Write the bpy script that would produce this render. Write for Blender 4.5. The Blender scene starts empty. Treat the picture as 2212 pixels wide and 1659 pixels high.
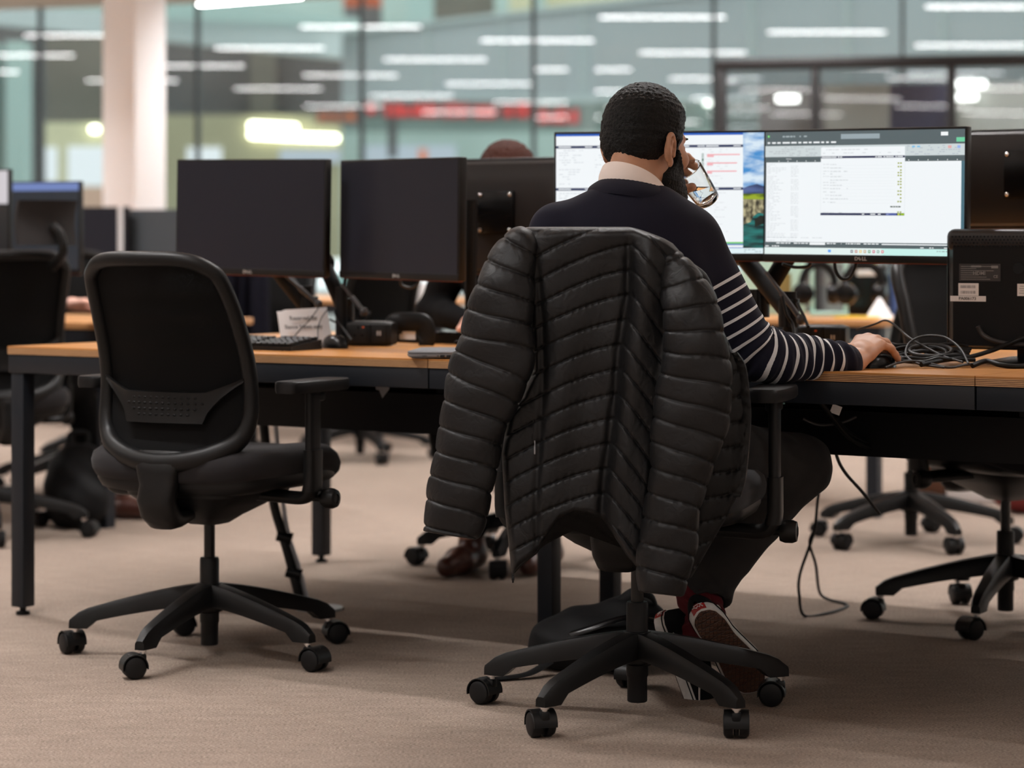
import bpy, bmesh, math, random
import numpy as np
from mathutils import Vector, Matrix, Euler

C = bpy.context.scene.collection
SC = bpy.context.scene
random.seed(7)
PI = math.pi

# ------------------------------------------------------------------ camera
F = 5290.0            # focal length in pixels of the 2212 wide frame
HZ = 533.0            # image row of the eye level
CAMZ = 1.0
cam = bpy.data.cameras.new('camera')
cam.sensor_width = 36.0
cam.lens = 36.0 * F / 2212.0
cam.shift_y = -(829.5 - HZ) / 2212.0
cam.clip_start = 0.05
cam.clip_end = 300
cam.dof.use_dof = True
cam.dof.focus_distance = 5.22
cam.dof.aperture_fstop = 2.9
camo = bpy.data.objects.new('camera', cam)
C.objects.link(camo)
camo.location = (0, 0, CAMZ)
camo.rotation_euler = (PI / 2, 0, 0)
SC.camera = camo

SC.view_settings.view_transform = 'Standard'
SC.view_settings.look = 'None'
SC.view_settings.gamma = 1.0
SC.view_settings.use_curve_mapping = False
SC.view_settings.exposure = 0.0
try:
    SC.cycles.use_denoising = True
    SC.cycles.sample_clamp_indirect = 24.0
    SC.cycles.max_bounces = 10
    SC.cycles.diffuse_bounces = 4
    SC.cycles.glossy_bounces = 4
    SC.cycles.transmission_bounces = 10
    SC.cycles.transparent_max_bounces = 12
    SC.cycles.caustics_reflective = False
    SC.cycles.caustics_refractive = False
except Exception:
    pass

# ------------------------------------------------------------------ world: overcast sky over the atrium
wd = bpy.data.worlds.new('sky')
SC.world = wd
wd.use_nodes = True
wn = wd.node_tree.nodes
wn['Background'].inputs[0].default_value = (0.86, 0.91, 0.92, 1)
wn['Background'].inputs[1].default_value = 2.0

STRIP_POWER = 22.0
DOWN_POWER = 32.5      # watts of the unseen downlight added under each strip lamp     # radiance of the ceiling strip lamps

# ------------------------------------------------------------------ basic helpers
def W(px, py, Y):
    """point at depth Y seen at pixel (px, py)"""
    return Vector(((px - 1106.0) * Y / F, Y, CAMZ - (py - HZ) * Y / F))

def L(r, g, b):
    f = lambda c: (c / 255.0 / 12.92) if c <= 10 else ((c / 255.0 + 0.055) / 1.055) ** 2.4
    return (f(r), f(g), f(b), 1.0)

def tag(o, label=None, cat=None, group=None, kind=None):
    if label: o['label'] = label
    if cat: o['category'] = cat
    if group: o['group'] = group
    if kind: o['kind'] = kind
    return o

def empty(name, loc=(0, 0, 0), rz=0.0, label=None, cat=None, group=None):
    o = bpy.data.objects.new(name, None)
    C.objects.link(o)
    o.empty_display_size = 0.1
    o.location = loc
    o.rotation_euler = (0, 0, rz)
    return tag(o, label, cat, group)

def copy_tree(o, parent=None):
    c = o.copy()
    C.objects.link(c)
    if parent is not None:
        c.parent = parent
    for ch in list(o.children):
        copy_tree(ch, c)
    return c

# ------------------------------------------------------------------ materials
MATS = {}
def mat(name, col, rough=0.5, metal=0.0, spec=0.5, bump=None, vary=None, sheen=0.0, coat=0.0, alpha=1.0, coord='Object'):
    """col linear rgba; bump=(scale, strength, distance); vary=(scale, amount)"""
    m = bpy.data.materials.new(name)
    m.use_nodes = True
    nt = m.node_tree; N = nt.nodes; K = nt.links
    b = N['Principled BSDF']
    b.inputs['Base Color'].default_value = col
    b.inputs['Roughness'].default_value = rough
    b.inputs['Metallic'].default_value = metal
    b.inputs['Specular IOR Level'].default_value = spec
    if sheen:
        b.inputs['Sheen Weight'].default_value = sheen
        b.inputs['Sheen Roughness'].default_value = 0.6
    if coat:
        b.inputs['Coat Weight'].default_value = coat
        b.inputs['Coat Roughness'].default_value = 0.1
    if alpha < 1:
        b.inputs['Alpha'].default_value = alpha
    tc = None
    if bump or vary:
        tc = N.new('ShaderNodeTexCoord')
    if bump:
        sc, st, di = bump[:3]
        nz = N.new('ShaderNodeTexNoise'); nz.inputs['Scale'].default_value = sc
        nz.inputs['Detail'].default_value = 3
        bp = N.new('ShaderNodeBump'); bp.inputs['Strength'].default_value = st
        bp.inputs['Distance'].default_value = di
        K.new(tc.outputs[coord], nz.inputs['Vector'])
        K.new(nz.outputs['Fac'], bp.inputs['Height'])
        K.new(bp.outputs['Normal'], b.inputs['Normal'])
    if vary:
        sc, am = vary
        nz = N.new('ShaderNodeTexNoise'); nz.inputs['Scale'].default_value = sc
        nz.inputs['Detail'].default_value = 4
        mp = N.new('ShaderNodeMapRange')
        mp.inputs['From Min'].default_value = 0.3; mp.inputs['From Max'].default_value = 0.7
        mp.inputs['To Min'].default_value = 1 - am; mp.inputs['To Max'].default_value = 1 + am
        mx = N.new('ShaderNodeMix'); mx.data_type = 'RGBA'; mx.blend_type = 'MULTIPLY'
        mx.inputs['Factor'].default_value = 1.0
        mx.inputs['A'].default_value = col
        K.new(tc.outputs[coord], nz.inputs['Vector'])
        K.new(nz.outputs['Fac'], mp.inputs['Value'])
        K.new(mp.outputs['Result'], mx.inputs['B'])
        K.new(mx.outputs['Result'], b.inputs['Base Color'])
    MATS[name] = m
    return m

def emis(name, col, strength):
    m = bpy.data.materials.new(name)
    m.use_nodes = True
    nt = m.node_tree; N = nt.nodes
    b = N['Principled BSDF']
    b.inputs['Base Color'].default_value = (0.02, 0.02, 0.02, 1)
    b.inputs['Roughness'].default_value = 0.4
    b.inputs['Emission Color'].default_value = col
    b.inputs['Emission Strength'].default_value = strength
    MATS[name] = m
    return m

M = MATS
mat('black_plastic', (0.0058, 0.0057, 0.0058, 1), 0.42, spec=0.24, bump=(900, 0.15, 0.0004))
mat('dark_plastic', (0.0055, 0.0055, 0.006, 1), 0.48, spec=0.25, bump=(900, 0.15, 0.0004))
mat('gloss_black', (0.004, 0.004, 0.0045, 1), 0.25, spec=0.3)
mat('monitor_shell', (0.008, 0.0075, 0.0075, 1), 0.38, spec=0.3, bump=(700, 0.1, 0.0003))
mat('monitor_back', (0.020, 0.018, 0.018, 1), 0.36, spec=0.4, bump=(700, 0.1, 0.0003))
mat('screen_off', (0.020, 0.0212, 0.0300, 1), 0.28, spec=0.28)
mat('red_edge', (0.20, 0.035, 0.012, 1), 0.3)
mat('seat_fabric', (0.010, 0.0085, 0.0095, 1), 0.85, spec=0.2, bump=(1400, 0.5, 0.0006), sheen=0.06)
mat('steel_dark', (0.010, 0.0125, 0.017, 1), 0.45, spec=0.3, bump=(600, 0.12, 0.0003))
mat('steel_black', (0.004, 0.004, 0.0045, 1), 0.5, spec=0.2)
mat('chrome', (0.75, 0.75, 0.75, 1), 0.18, metal=1.0)
mat('grey_metal', (0.30, 0.31, 0.33, 1), 0.35, metal=0.8)
mat('white_card', (0.80, 0.79, 0.80, 1), 0.7)
mat('white_label', (0.72, 0.70, 0.69, 1), 0.6)
mat('ink', (0.03, 0.03, 0.032, 1), 0.7)
mat('ink_light', (0.30, 0.30, 0.31, 1), 0.7)
mat('logo_silver', (0.42, 0.42, 0.42, 1), 0.4)
mat('label_print', (0.22, 0.22, 0.22, 1), 0.6)
mat('cable_black', (0.005, 0.005, 0.005, 1), 0.45, spec=0.25)
mat('cable_grey', (0.035, 0.033, 0.033, 1), 0.45, spec=0.3)
mat('laptop_grey', (0.24, 0.25, 0.27, 1), 0.38, metal=0.5)
mat('skin', (0.47, 0.245, 0.150, 1), 0.52, bump=(500, 0.12, 0.0005), vary=(30, 0.10))
mat('skin_pale', (0.62, 0.34, 0.26, 1), 0.5, vary=(40, 0.10))
mat('nail', (0.70, 0.47, 0.40, 1), 0.3)
mat('hair_black', (0.0038, 0.0034, 0.0033, 1), 0.55, spec=0.25, bump=(420, 0.9, 0.004))
mat('hair_brown', (0.045, 0.013, 0.008, 1), 0.75, spec=0.2, bump=(160, 1.0, 0.01))
mat('navy_wool', (0.0100, 0.0100, 0.0190, 1), 0.9, spec=0.12, bump=(1500, 0.5, 0.0006), sheen=0.06)
mat('cream_cotton', (0.78, 0.68, 0.63, 1), 0.8, bump=(1200, 0.3, 0.0004))
mat('grey_trouser', (0.021, 0.020, 0.020, 1), 0.85, spec=0.15, bump=(1300, 0.4, 0.0005), vary=(18, 0.12), sheen=0.05)
mat('red_sock', (0.085, 0.006, 0.011, 1), 0.9, bump=(900, 0.6, 0.001), sheen=0.05, spec=0.15)
mat('shoe_suede', (0.0055, 0.0055, 0.006, 1), 0.85, spec=0.15, bump=(900, 0.3, 0.0006))
mat('shoe_white', (0.62, 0.60, 0.58, 1), 0.5, vary=(60, 0.12))
mat('shoe_red', (0.36, 0.02, 0.02, 1), 0.5)
mat('brown_leather', (0.060, 0.020, 0.013, 1), 0.35)
mat('dark_cloth', (0.004, 0.004, 0.0045, 1), 0.9, spec=0.1, bump=(60, 0.3, 0.006))
mat('navy_cloth', (0.008, 0.008, 0.014, 1), 0.9, spec=0.1, bump=(30, 0.5, 0.01))
mat('bag_black', (0.0045, 0.0045, 0.005, 1), 0.7, spec=0.2, bump=(500, 0.4, 0.001))
mat('yellow', (0.75, 0.52, 0.02, 1), 0.5)
mat('mint', (0.40, 0.62, 0.54, 1), 0.5)
mat('olive', (0.20, 0.16, 0.05, 1), 0.6)
mat('teal_paper', (0.22, 0.45, 0.45, 1), 0.6)
mat('orange', (0.55, 0.10, 0.03, 1), 0.6)
mat('maroon', (0.20, 0.02, 0.02, 1), 0.6)
mat('blue', (0.05, 0.11, 0.32, 1), 0.5)
mat('grey_fabric', (0.022, 0.020, 0.020, 1), 0.8, spec=0.2)
mat('cardboard', (0.16, 0.075, 0.045, 1), 0.8)
mat('bluegrey_panel', (0.060, 0.072, 0.085, 1), 0.6)

def wood(name, base, dark, scl):
    m = bpy.data.materials.new(name); m.use_nodes = True
    nt = m.node_tree; N = nt.nodes; K = nt.links; b = N['Principled BSDF']
    tc = N.new('ShaderNodeTexCoord'); mp = N.new('ShaderNodeMapping')
    mp.inputs['Scale'].default_value = scl
    nz = N.new('ShaderNodeTexNoise'); nz.inputs['Scale'].default_value = 3.0; nz.inputs['Detail'].default_value = 6
    nz.inputs['Distortion'].default_value = 0.6
    cr = N.new('ShaderNodeValToRGB')
    cr.color_ramp.elements[0].position = 0.32; cr.color_ramp.elements[0].color = dark
    cr.color_ramp.elements[1].position = 0.68; cr.color_ramp.elements[1].color = base
    K.new(tc.outputs['Object'], mp.inputs['Vector']); K.new(mp.outputs['Vector'], nz.inputs['Vector'])
    K.new(nz.outputs['Fac'], cr.inputs['Fac']); K.new(cr.outputs['Color'], b.inputs['Base Color'])
    b.inputs['Roughness'].default_value = 0.33
    b.inputs['Specular IOR Level'].default_value = 0.5
    MATS[name] = m
wood('wood_top', (0.52, 0.235, 0.065, 1), (0.40, 0.165, 0.042, 1), (1.2, 14, 14))
wood('far_wood', (0.58, 0.30, 0.13, 1), (0.48, 0.23, 0.09, 1), (1.2, 14, 14))

def ply_edge():
    m = bpy.data.materials.new('ply_edge'); m.use_nodes = True
    nt = m.node_tree; N = nt.nodes; K = nt.links; b = N['Principled BSDF']
    tc = N.new('ShaderNodeTexCoord'); sp = N.new('ShaderNodeSeparateXYZ')
    K.new(tc.outputs['Object'], sp.inputs['Vector'])
    mu = N.new('ShaderNodeMath'); mu.operation = 'MULTIPLY'; mu.inputs[1].default_value = 2 * PI / 0.0036
    K.new(sp.outputs['Z'], mu.inputs[0])
    si = N.new('ShaderNodeMath'); si.operation = 'SINE'; K.new(mu.outputs[0], si.inputs[0])
    nz = N.new('ShaderNodeTexNoise'); nz.inputs['Scale'].default_value = 9; nz.inputs['Detail'].default_value = 4
    mp = N.new('ShaderNodeMapping'); mp.inputs['Scale'].default_value = (3, 3, 60)
    K.new(tc.outputs['Object'], mp.inputs['Vector']); K.new(mp.outputs['Vector'], nz.inputs['Vector'])
    ad = N.new('ShaderNodeMath'); ad.operation = 'MULTIPLY_ADD'; ad.inputs[1].default_value = 1.6; ad.inputs[2].default_value = -0.8
    K.new(nz.outputs['Fac'], ad.inputs[0])
    a2 = N.new('ShaderNodeMath'); a2.operation = 'ADD'; K.new(si.outputs[0], a2.inputs[0]); K.new(ad.outputs[0], a2.inputs[1])
    cr = N.new('ShaderNodeValToRGB')
    cr.color_ramp.elements[0].position = 0.0; cr.color_ramp.elements[0].color = (0.13, 0.055, 0.022, 1)
    cr.color_ramp.elements[1].position = 0.55; cr.color_ramp.elements[1].color = (0.60, 0.35, 0.17, 1)
    K.new(a2.outputs[0], cr.inputs['Fac']); K.new(cr.outputs['Color'], b.inputs['Base Color'])
    b.inputs['Roughness'].default_value = 0.5
    MATS['ply_edge'] = m
ply_edge()

def carpet():
    m = bpy.data.materials.new('carpet'); m.use_nodes = True
    nt = m.node_tree; N = nt.nodes; K = nt.links; b = N['Principled BSDF']
    tc = N.new('ShaderNodeTexCoord')
    def noise(scale, sv, det=3, rough=0.6):
        mp = N.new('ShaderNodeMapping'); mp.inputs['Scale'].default_value = sv
        n = N.new('ShaderNodeTexNoise'); n.inputs['Scale'].default_value = scale; n.inputs['Detail'].default_value = det
        n.inputs['Roughness'].default_value = rough
        K.new(tc.outputs['Object'], mp.inputs['Vector']); K.new(mp.outputs['Vector'], n.inputs['Vector'])
        return n
    fine = noise(165, (1.0, 2.3, 1), 5, 0.82)
    mid = noise(13, (0.8, 2.2, 1), 4)
    red = noise(210, (1.0, 2.4, 1), 3)
    big = noise(0.9, (1, 1, 1), 3)
    cr = N.new('ShaderNodeValToRGB')
    e = cr.color_ramp.elements
    e[0].position = 0.36; e[0].color = (0.066, 0.049, 0.040, 1)
    e[1].position = 0.62; e[1].color = (0.45, 0.358, 0.292, 1)
    K.new(fine.outputs['Fac'], cr.inputs['Fac'])
    r1 = N.new('ShaderNodeMapRange'); r1.inputs['From Min'].default_value = 0.56; r1.inputs['From Max'].default_value = 0.72
    r1.inputs['To Min'].default_value = 0.0; r1.inputs['To Max'].default_value = 0.5
    K.new(red.outputs['Fac'], r1.inputs['Value'])
    m1 = N.new('ShaderNodeMix'); m1.data_type = 'RGBA'; K.new(r1.outputs['Result'], m1.inputs['Factor'])
    K.new(cr.outputs['Color'], m1.inputs['A']); m1.inputs['B'].default_value = (0.24, 0.10, 0.075, 1)
    def mul(a, nz, lo, hi):
        r = N.new('ShaderNodeMapRange'); r.inputs['From Min'].default_value = 0.3; r.inputs['From Max'].default_value = 0.7
        r.inputs['To Min'].default_value = lo; r.inputs['To Max'].default_value = hi
        K.new(nz.outputs['Fac'], r.inputs['Value'])
        mm = N.new('ShaderNodeMix'); mm.data_type = 'RGBA'; mm.blend_type = 'MULTIPLY'; mm.inputs['Factor'].default_value = 1
        K.new(a, mm.inputs['A']); K.new(r.outputs['Result'], mm.inputs['B'])
        return mm.outputs['Result']
    c = mul(m1.outputs['Result'], mid, 0.88, 1.11)
    c = mul(c, big, 0.93, 1.07)
    K.new(c, b.inputs['Base Color'])
    bp = N.new('ShaderNodeBump'); bp.inputs['Strength'].default_value = 0.55; bp.inputs['Distance'].default_value = 0.004
    K.new(fine.outputs['Fac'], bp.inputs['Height']); K.new(bp.outputs['Normal'], b.inputs['Normal'])
    b.inputs['Roughness'].default_value = 0.95
    b.inputs['Specular IOR Level'].default_value = 0.1
    MATS['carpet'] = m
carpet()

def glass_pane(name, refl, tint, rough=0.0):
    m = bpy.data.materials.new(name); m.use_nodes = True
    nt = m.node_tree; N = nt.nodes; K = nt.links
    N.remove(N['Principled BSDF'])
    t = N.new('ShaderNodeBsdfTransparent'); t.inputs['Color'].default_value = tint
    g = N.new('ShaderNodeBsdfGlossy'); g.inputs['Roughness'].default_value = rough
    g.inputs['Color'].default_value = (1, 0.98, 0.98, 1)
    mx = N.new('ShaderNodeMixShader'); mx.inputs['Fac'].default_value = refl
    K.new(t.outputs[0], mx.inputs[1]); K.new(g.outputs[0], mx.inputs[2])
    K.new(mx.outputs[0], N['Material Output'].inputs['Surface'])
    MATS[name] = m
glass_pane('pane', 0.068, (0.90, 0.935, 0.93, 1))
glass_pane('booth_pane', 0.045, (0.75, 0.77, 0.78, 1))

def mesh_fabric():
    m = bpy.data.materials.new('back_mesh'); m.use_nodes = True
    nt = m.node_tree; N = nt.nodes; K = nt.links; b = N['Principled BSDF']
    b.inputs['Base Color'].default_value = (0.0032, 0.0032, 0.0034, 1)
    b.inputs['Specular IOR Level'].default_value = 0.12
    b.inputs['Roughness'].default_value = 0.8
    tc = N.new('ShaderNodeTexCoord')
    w = N.new('ShaderNodeTexVoronoi'); w.inputs['Scale'].default_value = 520
    K.new(tc.outputs['Object'], w.inputs['Vector'])
    r = N.new('ShaderNodeMapRange'); r.inputs['From Min'].default_value = 0.0; r.inputs['From Max'].default_value = 0.25
    r.inputs['To Min'].default_value = 0.94; r.inputs['To Max'].default_value = 1.0
    K.new(w.outputs['Distance'], r.inputs['Value']); K.new(r.outputs['Result'], b.inputs['Alpha'])
    MATS['back_mesh'] = m
mesh_fabric()

# ------------------------------------------------------------------ mesh builder
def set_smooth(me, angle=35):
    me.polygons.foreach_set('use_smooth', [True] * len(me.polygons))
    if angle is not None:
        me.set_sharp_from_angle(angle=math.radians(angle))

class MB:
    def __init__(s):
        s.v = []; s.f = []; s.m = []
    def add(s, vs, fs, mi=0, xf=None):
        o = len(s.v)
        if xf is not None:
            vs = [xf @ Vector(v) for v in vs]
        s.v += [tuple(v) for v in vs]
        s.f += [tuple(i + o for i in f) for f in fs]
        s.m += [mi] * len(fs)
        return s
    def bm(s, b, mi=0, xf=None):
        b.verts.index_update()
        s.add([v.co.copy() for v in b.verts], [[v.index for v in f.verts] for f in b.faces], mi, xf)
        b.free()
        return s
    def box(s, c, size, bev=0.0, seg=2, rot=None, mi=0, xf=None):
        b = bmesh.new()
        bmesh.ops.create_cube(b, size=1.0)
        for v in b.verts:
            v.co = Vector((v.co.x * size[0], v.co.y * size[1], v.co.z * size[2]))
        if bev > 0:
            bev = min(bev, min(size) * 0.49)
            bmesh.ops.bevel(b, geom=list(b.edges), offset=bev, segments=seg, profile=0.5, affect='EDGES')
        m = Matrix.Translation(Vector(c))
        if rot is not None:
            m = m @ (rot if isinstance(rot, Matrix) else Euler(rot).to_matrix()).to_4x4()
        if xf is not None:
            m = xf @ m
        return s.bm(b, mi, m)
    def cyl(s, p0, p1, r0, r1=None, seg=16, mi=0, caps=True, xf=None):
        r1 = r0 if r1 is None else r1
        p0 = Vector(p0); p1 = Vector(p1)
        ax = (p1 - p0).normalized()
        a = ax.orthogonal().normalized(); b = ax.cross(a)
        vs = []
        for p, r in ((p0, r0), (p1, r1)):
            for i in range(seg):
                t = 2 * PI * i / seg
                vs.append(p + a * (r * math.cos(t)) + b * (r * math.sin(t)))
        fs = [(i, (i + 1) % seg, seg + (i + 1) % seg, seg + i) for i in range(seg)]
        if caps:
            fs.append(tuple(range(seg))[::-1]); fs.append(tuple(range(seg, 2 * seg)))
        return s.add(vs, fs, mi, xf)
    def loft(s, rings, mi=0, closed=True, cap=True, xf=None):
        n = len(rings[0]); vs = [p for r in rings for p in r]; fs = []
        for k in range(len(rings) - 1):
            for i in range(n if closed else n - 1):
                j = (i + 1) % n
                fs.append((k * n + i, k * n + j, (k + 1) * n + j, (k + 1) * n + i))
        if cap and closed:
            fs.append(tuple(range(n))[::-1])
            fs.append(tuple((len(rings) - 1) * n + i for i in range(n)))
        return s.add(vs, fs, mi, xf)
    def lathe(s, prof, axis_p=(0, 0, 0), axis=(0, 0, 1), seg=24, mi=0, xf=None):
        ax = Vector(axis).normalized(); a = ax.orthogonal().normalized(); b = ax.cross(a); p = Vector(axis_p)
        rings = []
        for r, h in prof:
            r = max(r, 1e-5)
            rings.append([p + ax * h + a * (r * math.cos(2 * PI * i / seg)) + b * (r * math.sin(2 * PI * i / seg)) for i in range(seg)])
        return s.loft(rings, mi, True, True, xf)
    def tube(s, pts, r, seg=10, mi=0, closed=False, flat=None, up=None, xf=None):
        """swept tube, r number or list; flat=(a,b) elliptical multipliers along side/up"""
        P = [Vector(p) for p in pts]; n = len(P)
        R = r if isinstance(r, (list, tuple)) else [r] * n
        rings = []; prev = None
        for i in range(n):
            if closed:
                t = (P[(i + 1) % n] - P[i - 1]).normalized()
            else:
                t = (P[min(i + 1, n - 1)] - P[max(i - 1, 0)]).normalized()
            if up is not None:
                a = t.cross(Vector(up))
                a = a.normalized() if a.length > 1e-5 else t.orthogonal().normalized()
            elif prev is None:
                a = t.orthogonal().normalized()
            else:
                a = (prev - t * prev.dot(t)).normalized()
            prev = a
            b = a.cross(t)
            fa, fb = flat if flat else (1, 1)
            rings.append([P[i] + a * (R[i] * fa * math.cos(2 * PI * k / seg)) + b * (R[i] * fb * math.sin(2 * PI * k / seg)) for k in range(seg)])
        if closed:
            rings.append(rings[0])
            return s.loft(rings, mi, True, False, xf)
        return s.loft(rings, mi, True, True, xf)
    def ell(s, c, r, seg=20, rings=12, mi=0, rot=None, xf=None):
        c = Vector(c); rr = []
        Rm = Euler(rot).to_matrix() if rot is not None else Matrix.Identity(3)
        for k in range(1, rings):
            ph = PI * k / rings
            rr.append([c + Rm @ Vector((r[0] * math.sin(ph) * math.cos(2 * PI * i / seg), r[1] * math.sin(ph) * math.sin(2 * PI * i / seg), -r[2] * math.cos(ph))) for i in range(seg)])
        o = len(s.v)
        s.loft(rr, mi, True, True, xf)
        return s
    def prism(s, poly, d0, d1, xf, mi=0):
        """poly in local xz, extruded along local y from d0 to d1"""
        n = len(poly)
        vs = [(x, d0, z) for x, z in poly] + [(x, d1, z) for x, z in poly]
        fs = [tuple(range(n)), tuple(range(n, 2 * n))[::-1]] + [(i, n + i, n + (i + 1) % n, (i + 1) % n) for i in range(n)]
        return s.add(vs, fs, mi, xf)
    def build(s, name, mats, parent=None, smooth=35, loc=None, rz=None):
        me = bpy.data.meshes.new(name)
        me.from_pydata([tuple(v) for v in s.v], [], s.f)
        ml = mats if isinstance(mats, (list, tuple)) else [mats]
        for m in ml:
            me.materials.append(MATS[m] if isinstance(m, str) else m)
        if len(ml) > 1:
            me.polygons.foreach_set('material_index', s.m)
        me.update()
        bm_ = bmesh.new(); bm_.from_mesh(me)
        bmesh.ops.recalc_face_normals(bm_, faces=bm_.faces)
        bm_.to_mesh(me); bm_.free()
        if smooth is not None:
            set_smooth(me, smooth)
        o = bpy.data.objects.new(name, me)
        C.objects.link(o)
        if parent is not None: o.parent = parent
        if loc is not None: o.location = loc
        if rz is not None: o.rotation_euler = (0, 0, rz)
        return o

def spline(pts, n=8, closed=False):
    """Catmull-Rom through points (any dimension)"""
    P = [np.array(p, float) for p in pts]; m = len(P); out = []
    segs = m if closed else m - 1
    for i in range(segs):
        if closed:
            p0, p1, p2, p3 = P[(i - 1) % m], P[i], P[(i + 1) % m], P[(i + 2) % m]
        else:
            p0, p1, p2, p3 = P[max(i - 1, 0)], P[i], P[i + 1], P[min(i + 2, m - 1)]
        for k in range(n):
            t = k / n
            out.append(0.5 * ((2 * p1) + (-p0 + p2) * t + (2 * p0 - 5 * p1 + 4 * p2 - p3) * t * t + (-p0 + 3 * p1 - 3 * p2 + p3) * t ** 3))
    if not closed: out.append(P[-1])
    return out

def V3(pts): return [Vector(p) for p in pts]

def cable(name, pts, r, matname, label=None, cat=None, group=None, parent=None, n=8):
    mb = MB(); mb.tube(V3(spline(pts, n)), r, 8)
    o = mb.build(name, matname, parent, smooth=60)
    if label: tag(o, label, cat, group)
    return o

def text_mb(mb, txt, size, xf, mi=0, depth=0.0003, bold=0.0, align='CENTER'):
    cu = bpy.data.curves.new('t', 'FONT'); cu.body = txt; cu.size = size; cu.align_x = align; cu.align_y = 'CENTER'
    cu.extrude = depth; cu.offset = bold; cu.resolution_u = 3
    ob = bpy.data.objects.new('t', cu); C.objects.link(ob)
    dg = bpy.context.evaluated_depsgraph_get(); dg.update()
    me = bpy.data.meshes.new_from_object(ob.evaluated_get(dg))
    mb.add([v.co.copy() for v in me.vertices], [tuple(p.vertices) for p in me.polygons], mi, xf)
    bpy.data.objects.remove(ob); bpy.data.curves.remove(cu); bpy.data.meshes.remove(me)

# text lies in its local xy plane; this stands it upright in local xz, read from -y
STAND = Matrix.Rotation(PI / 2, 4, 'X')

# ------------------------------------------------------------------ signed distance modelling
def smin(a, b, k):
    h = np.clip(0.5 + 0.5 * (b - a) / k, 0, 1)
    return b + (a - b) * h - k * h * (1 - h)
def smax(a, b, k): return -smin(-a, -b, k)
def sd_cap(P, a, b, ra, rb):
    a = np.asarray(a, float); b = np.asarray(b, float); ab = b - a
    t = np.clip((P - a) @ ab / max(ab @ ab, 1e-9), 0, 1)
    d = np.linalg.norm(P - a - t[:, None] * ab, axis=1)
    return d - (ra + (rb - ra) * t)
def sd_ell(P, c, r, R=None):
    q = P - np.asarray(c, float)
    if R is not None: q = q @ R          # R columns = ellipsoid axes
    r = np.asarray(r, float)
    k0 = np.linalg.norm(q / r, axis=1); k1 = np.linalg.norm(q / (r * r), axis=1)
    return k0 * (k0 - 1.0) / np.maximum(k1, 1e-6)
def chain(P, pts, rad, k=0.01):
    d = None
    for i in range(len(pts) - 1):
        e = sd_cap(P, pts[i], pts[i + 1], rad[i], rad[i + 1])
        d = e if d is None else smin(d, e, k)
    return d
def wob(P, s, ph=0.0):
    """cheap smooth pseudo noise, -1..1"""
    x, y, z = (P * s).T
    return (np.sin(x * 1.7 + 1.3 * np.sin(y * 1.1 + ph) + ph) * np.sin(y * 1.9 + 1.1 * np.sin(z * 1.3) + 2.1 * ph)
            + np.sin(z * 2.1 + 1.7 * np.sin(x * 0.9 + 1.9 * ph)) * np.sin(x * 1.1 + z * 0.7 + ph)) * 0.5

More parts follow.
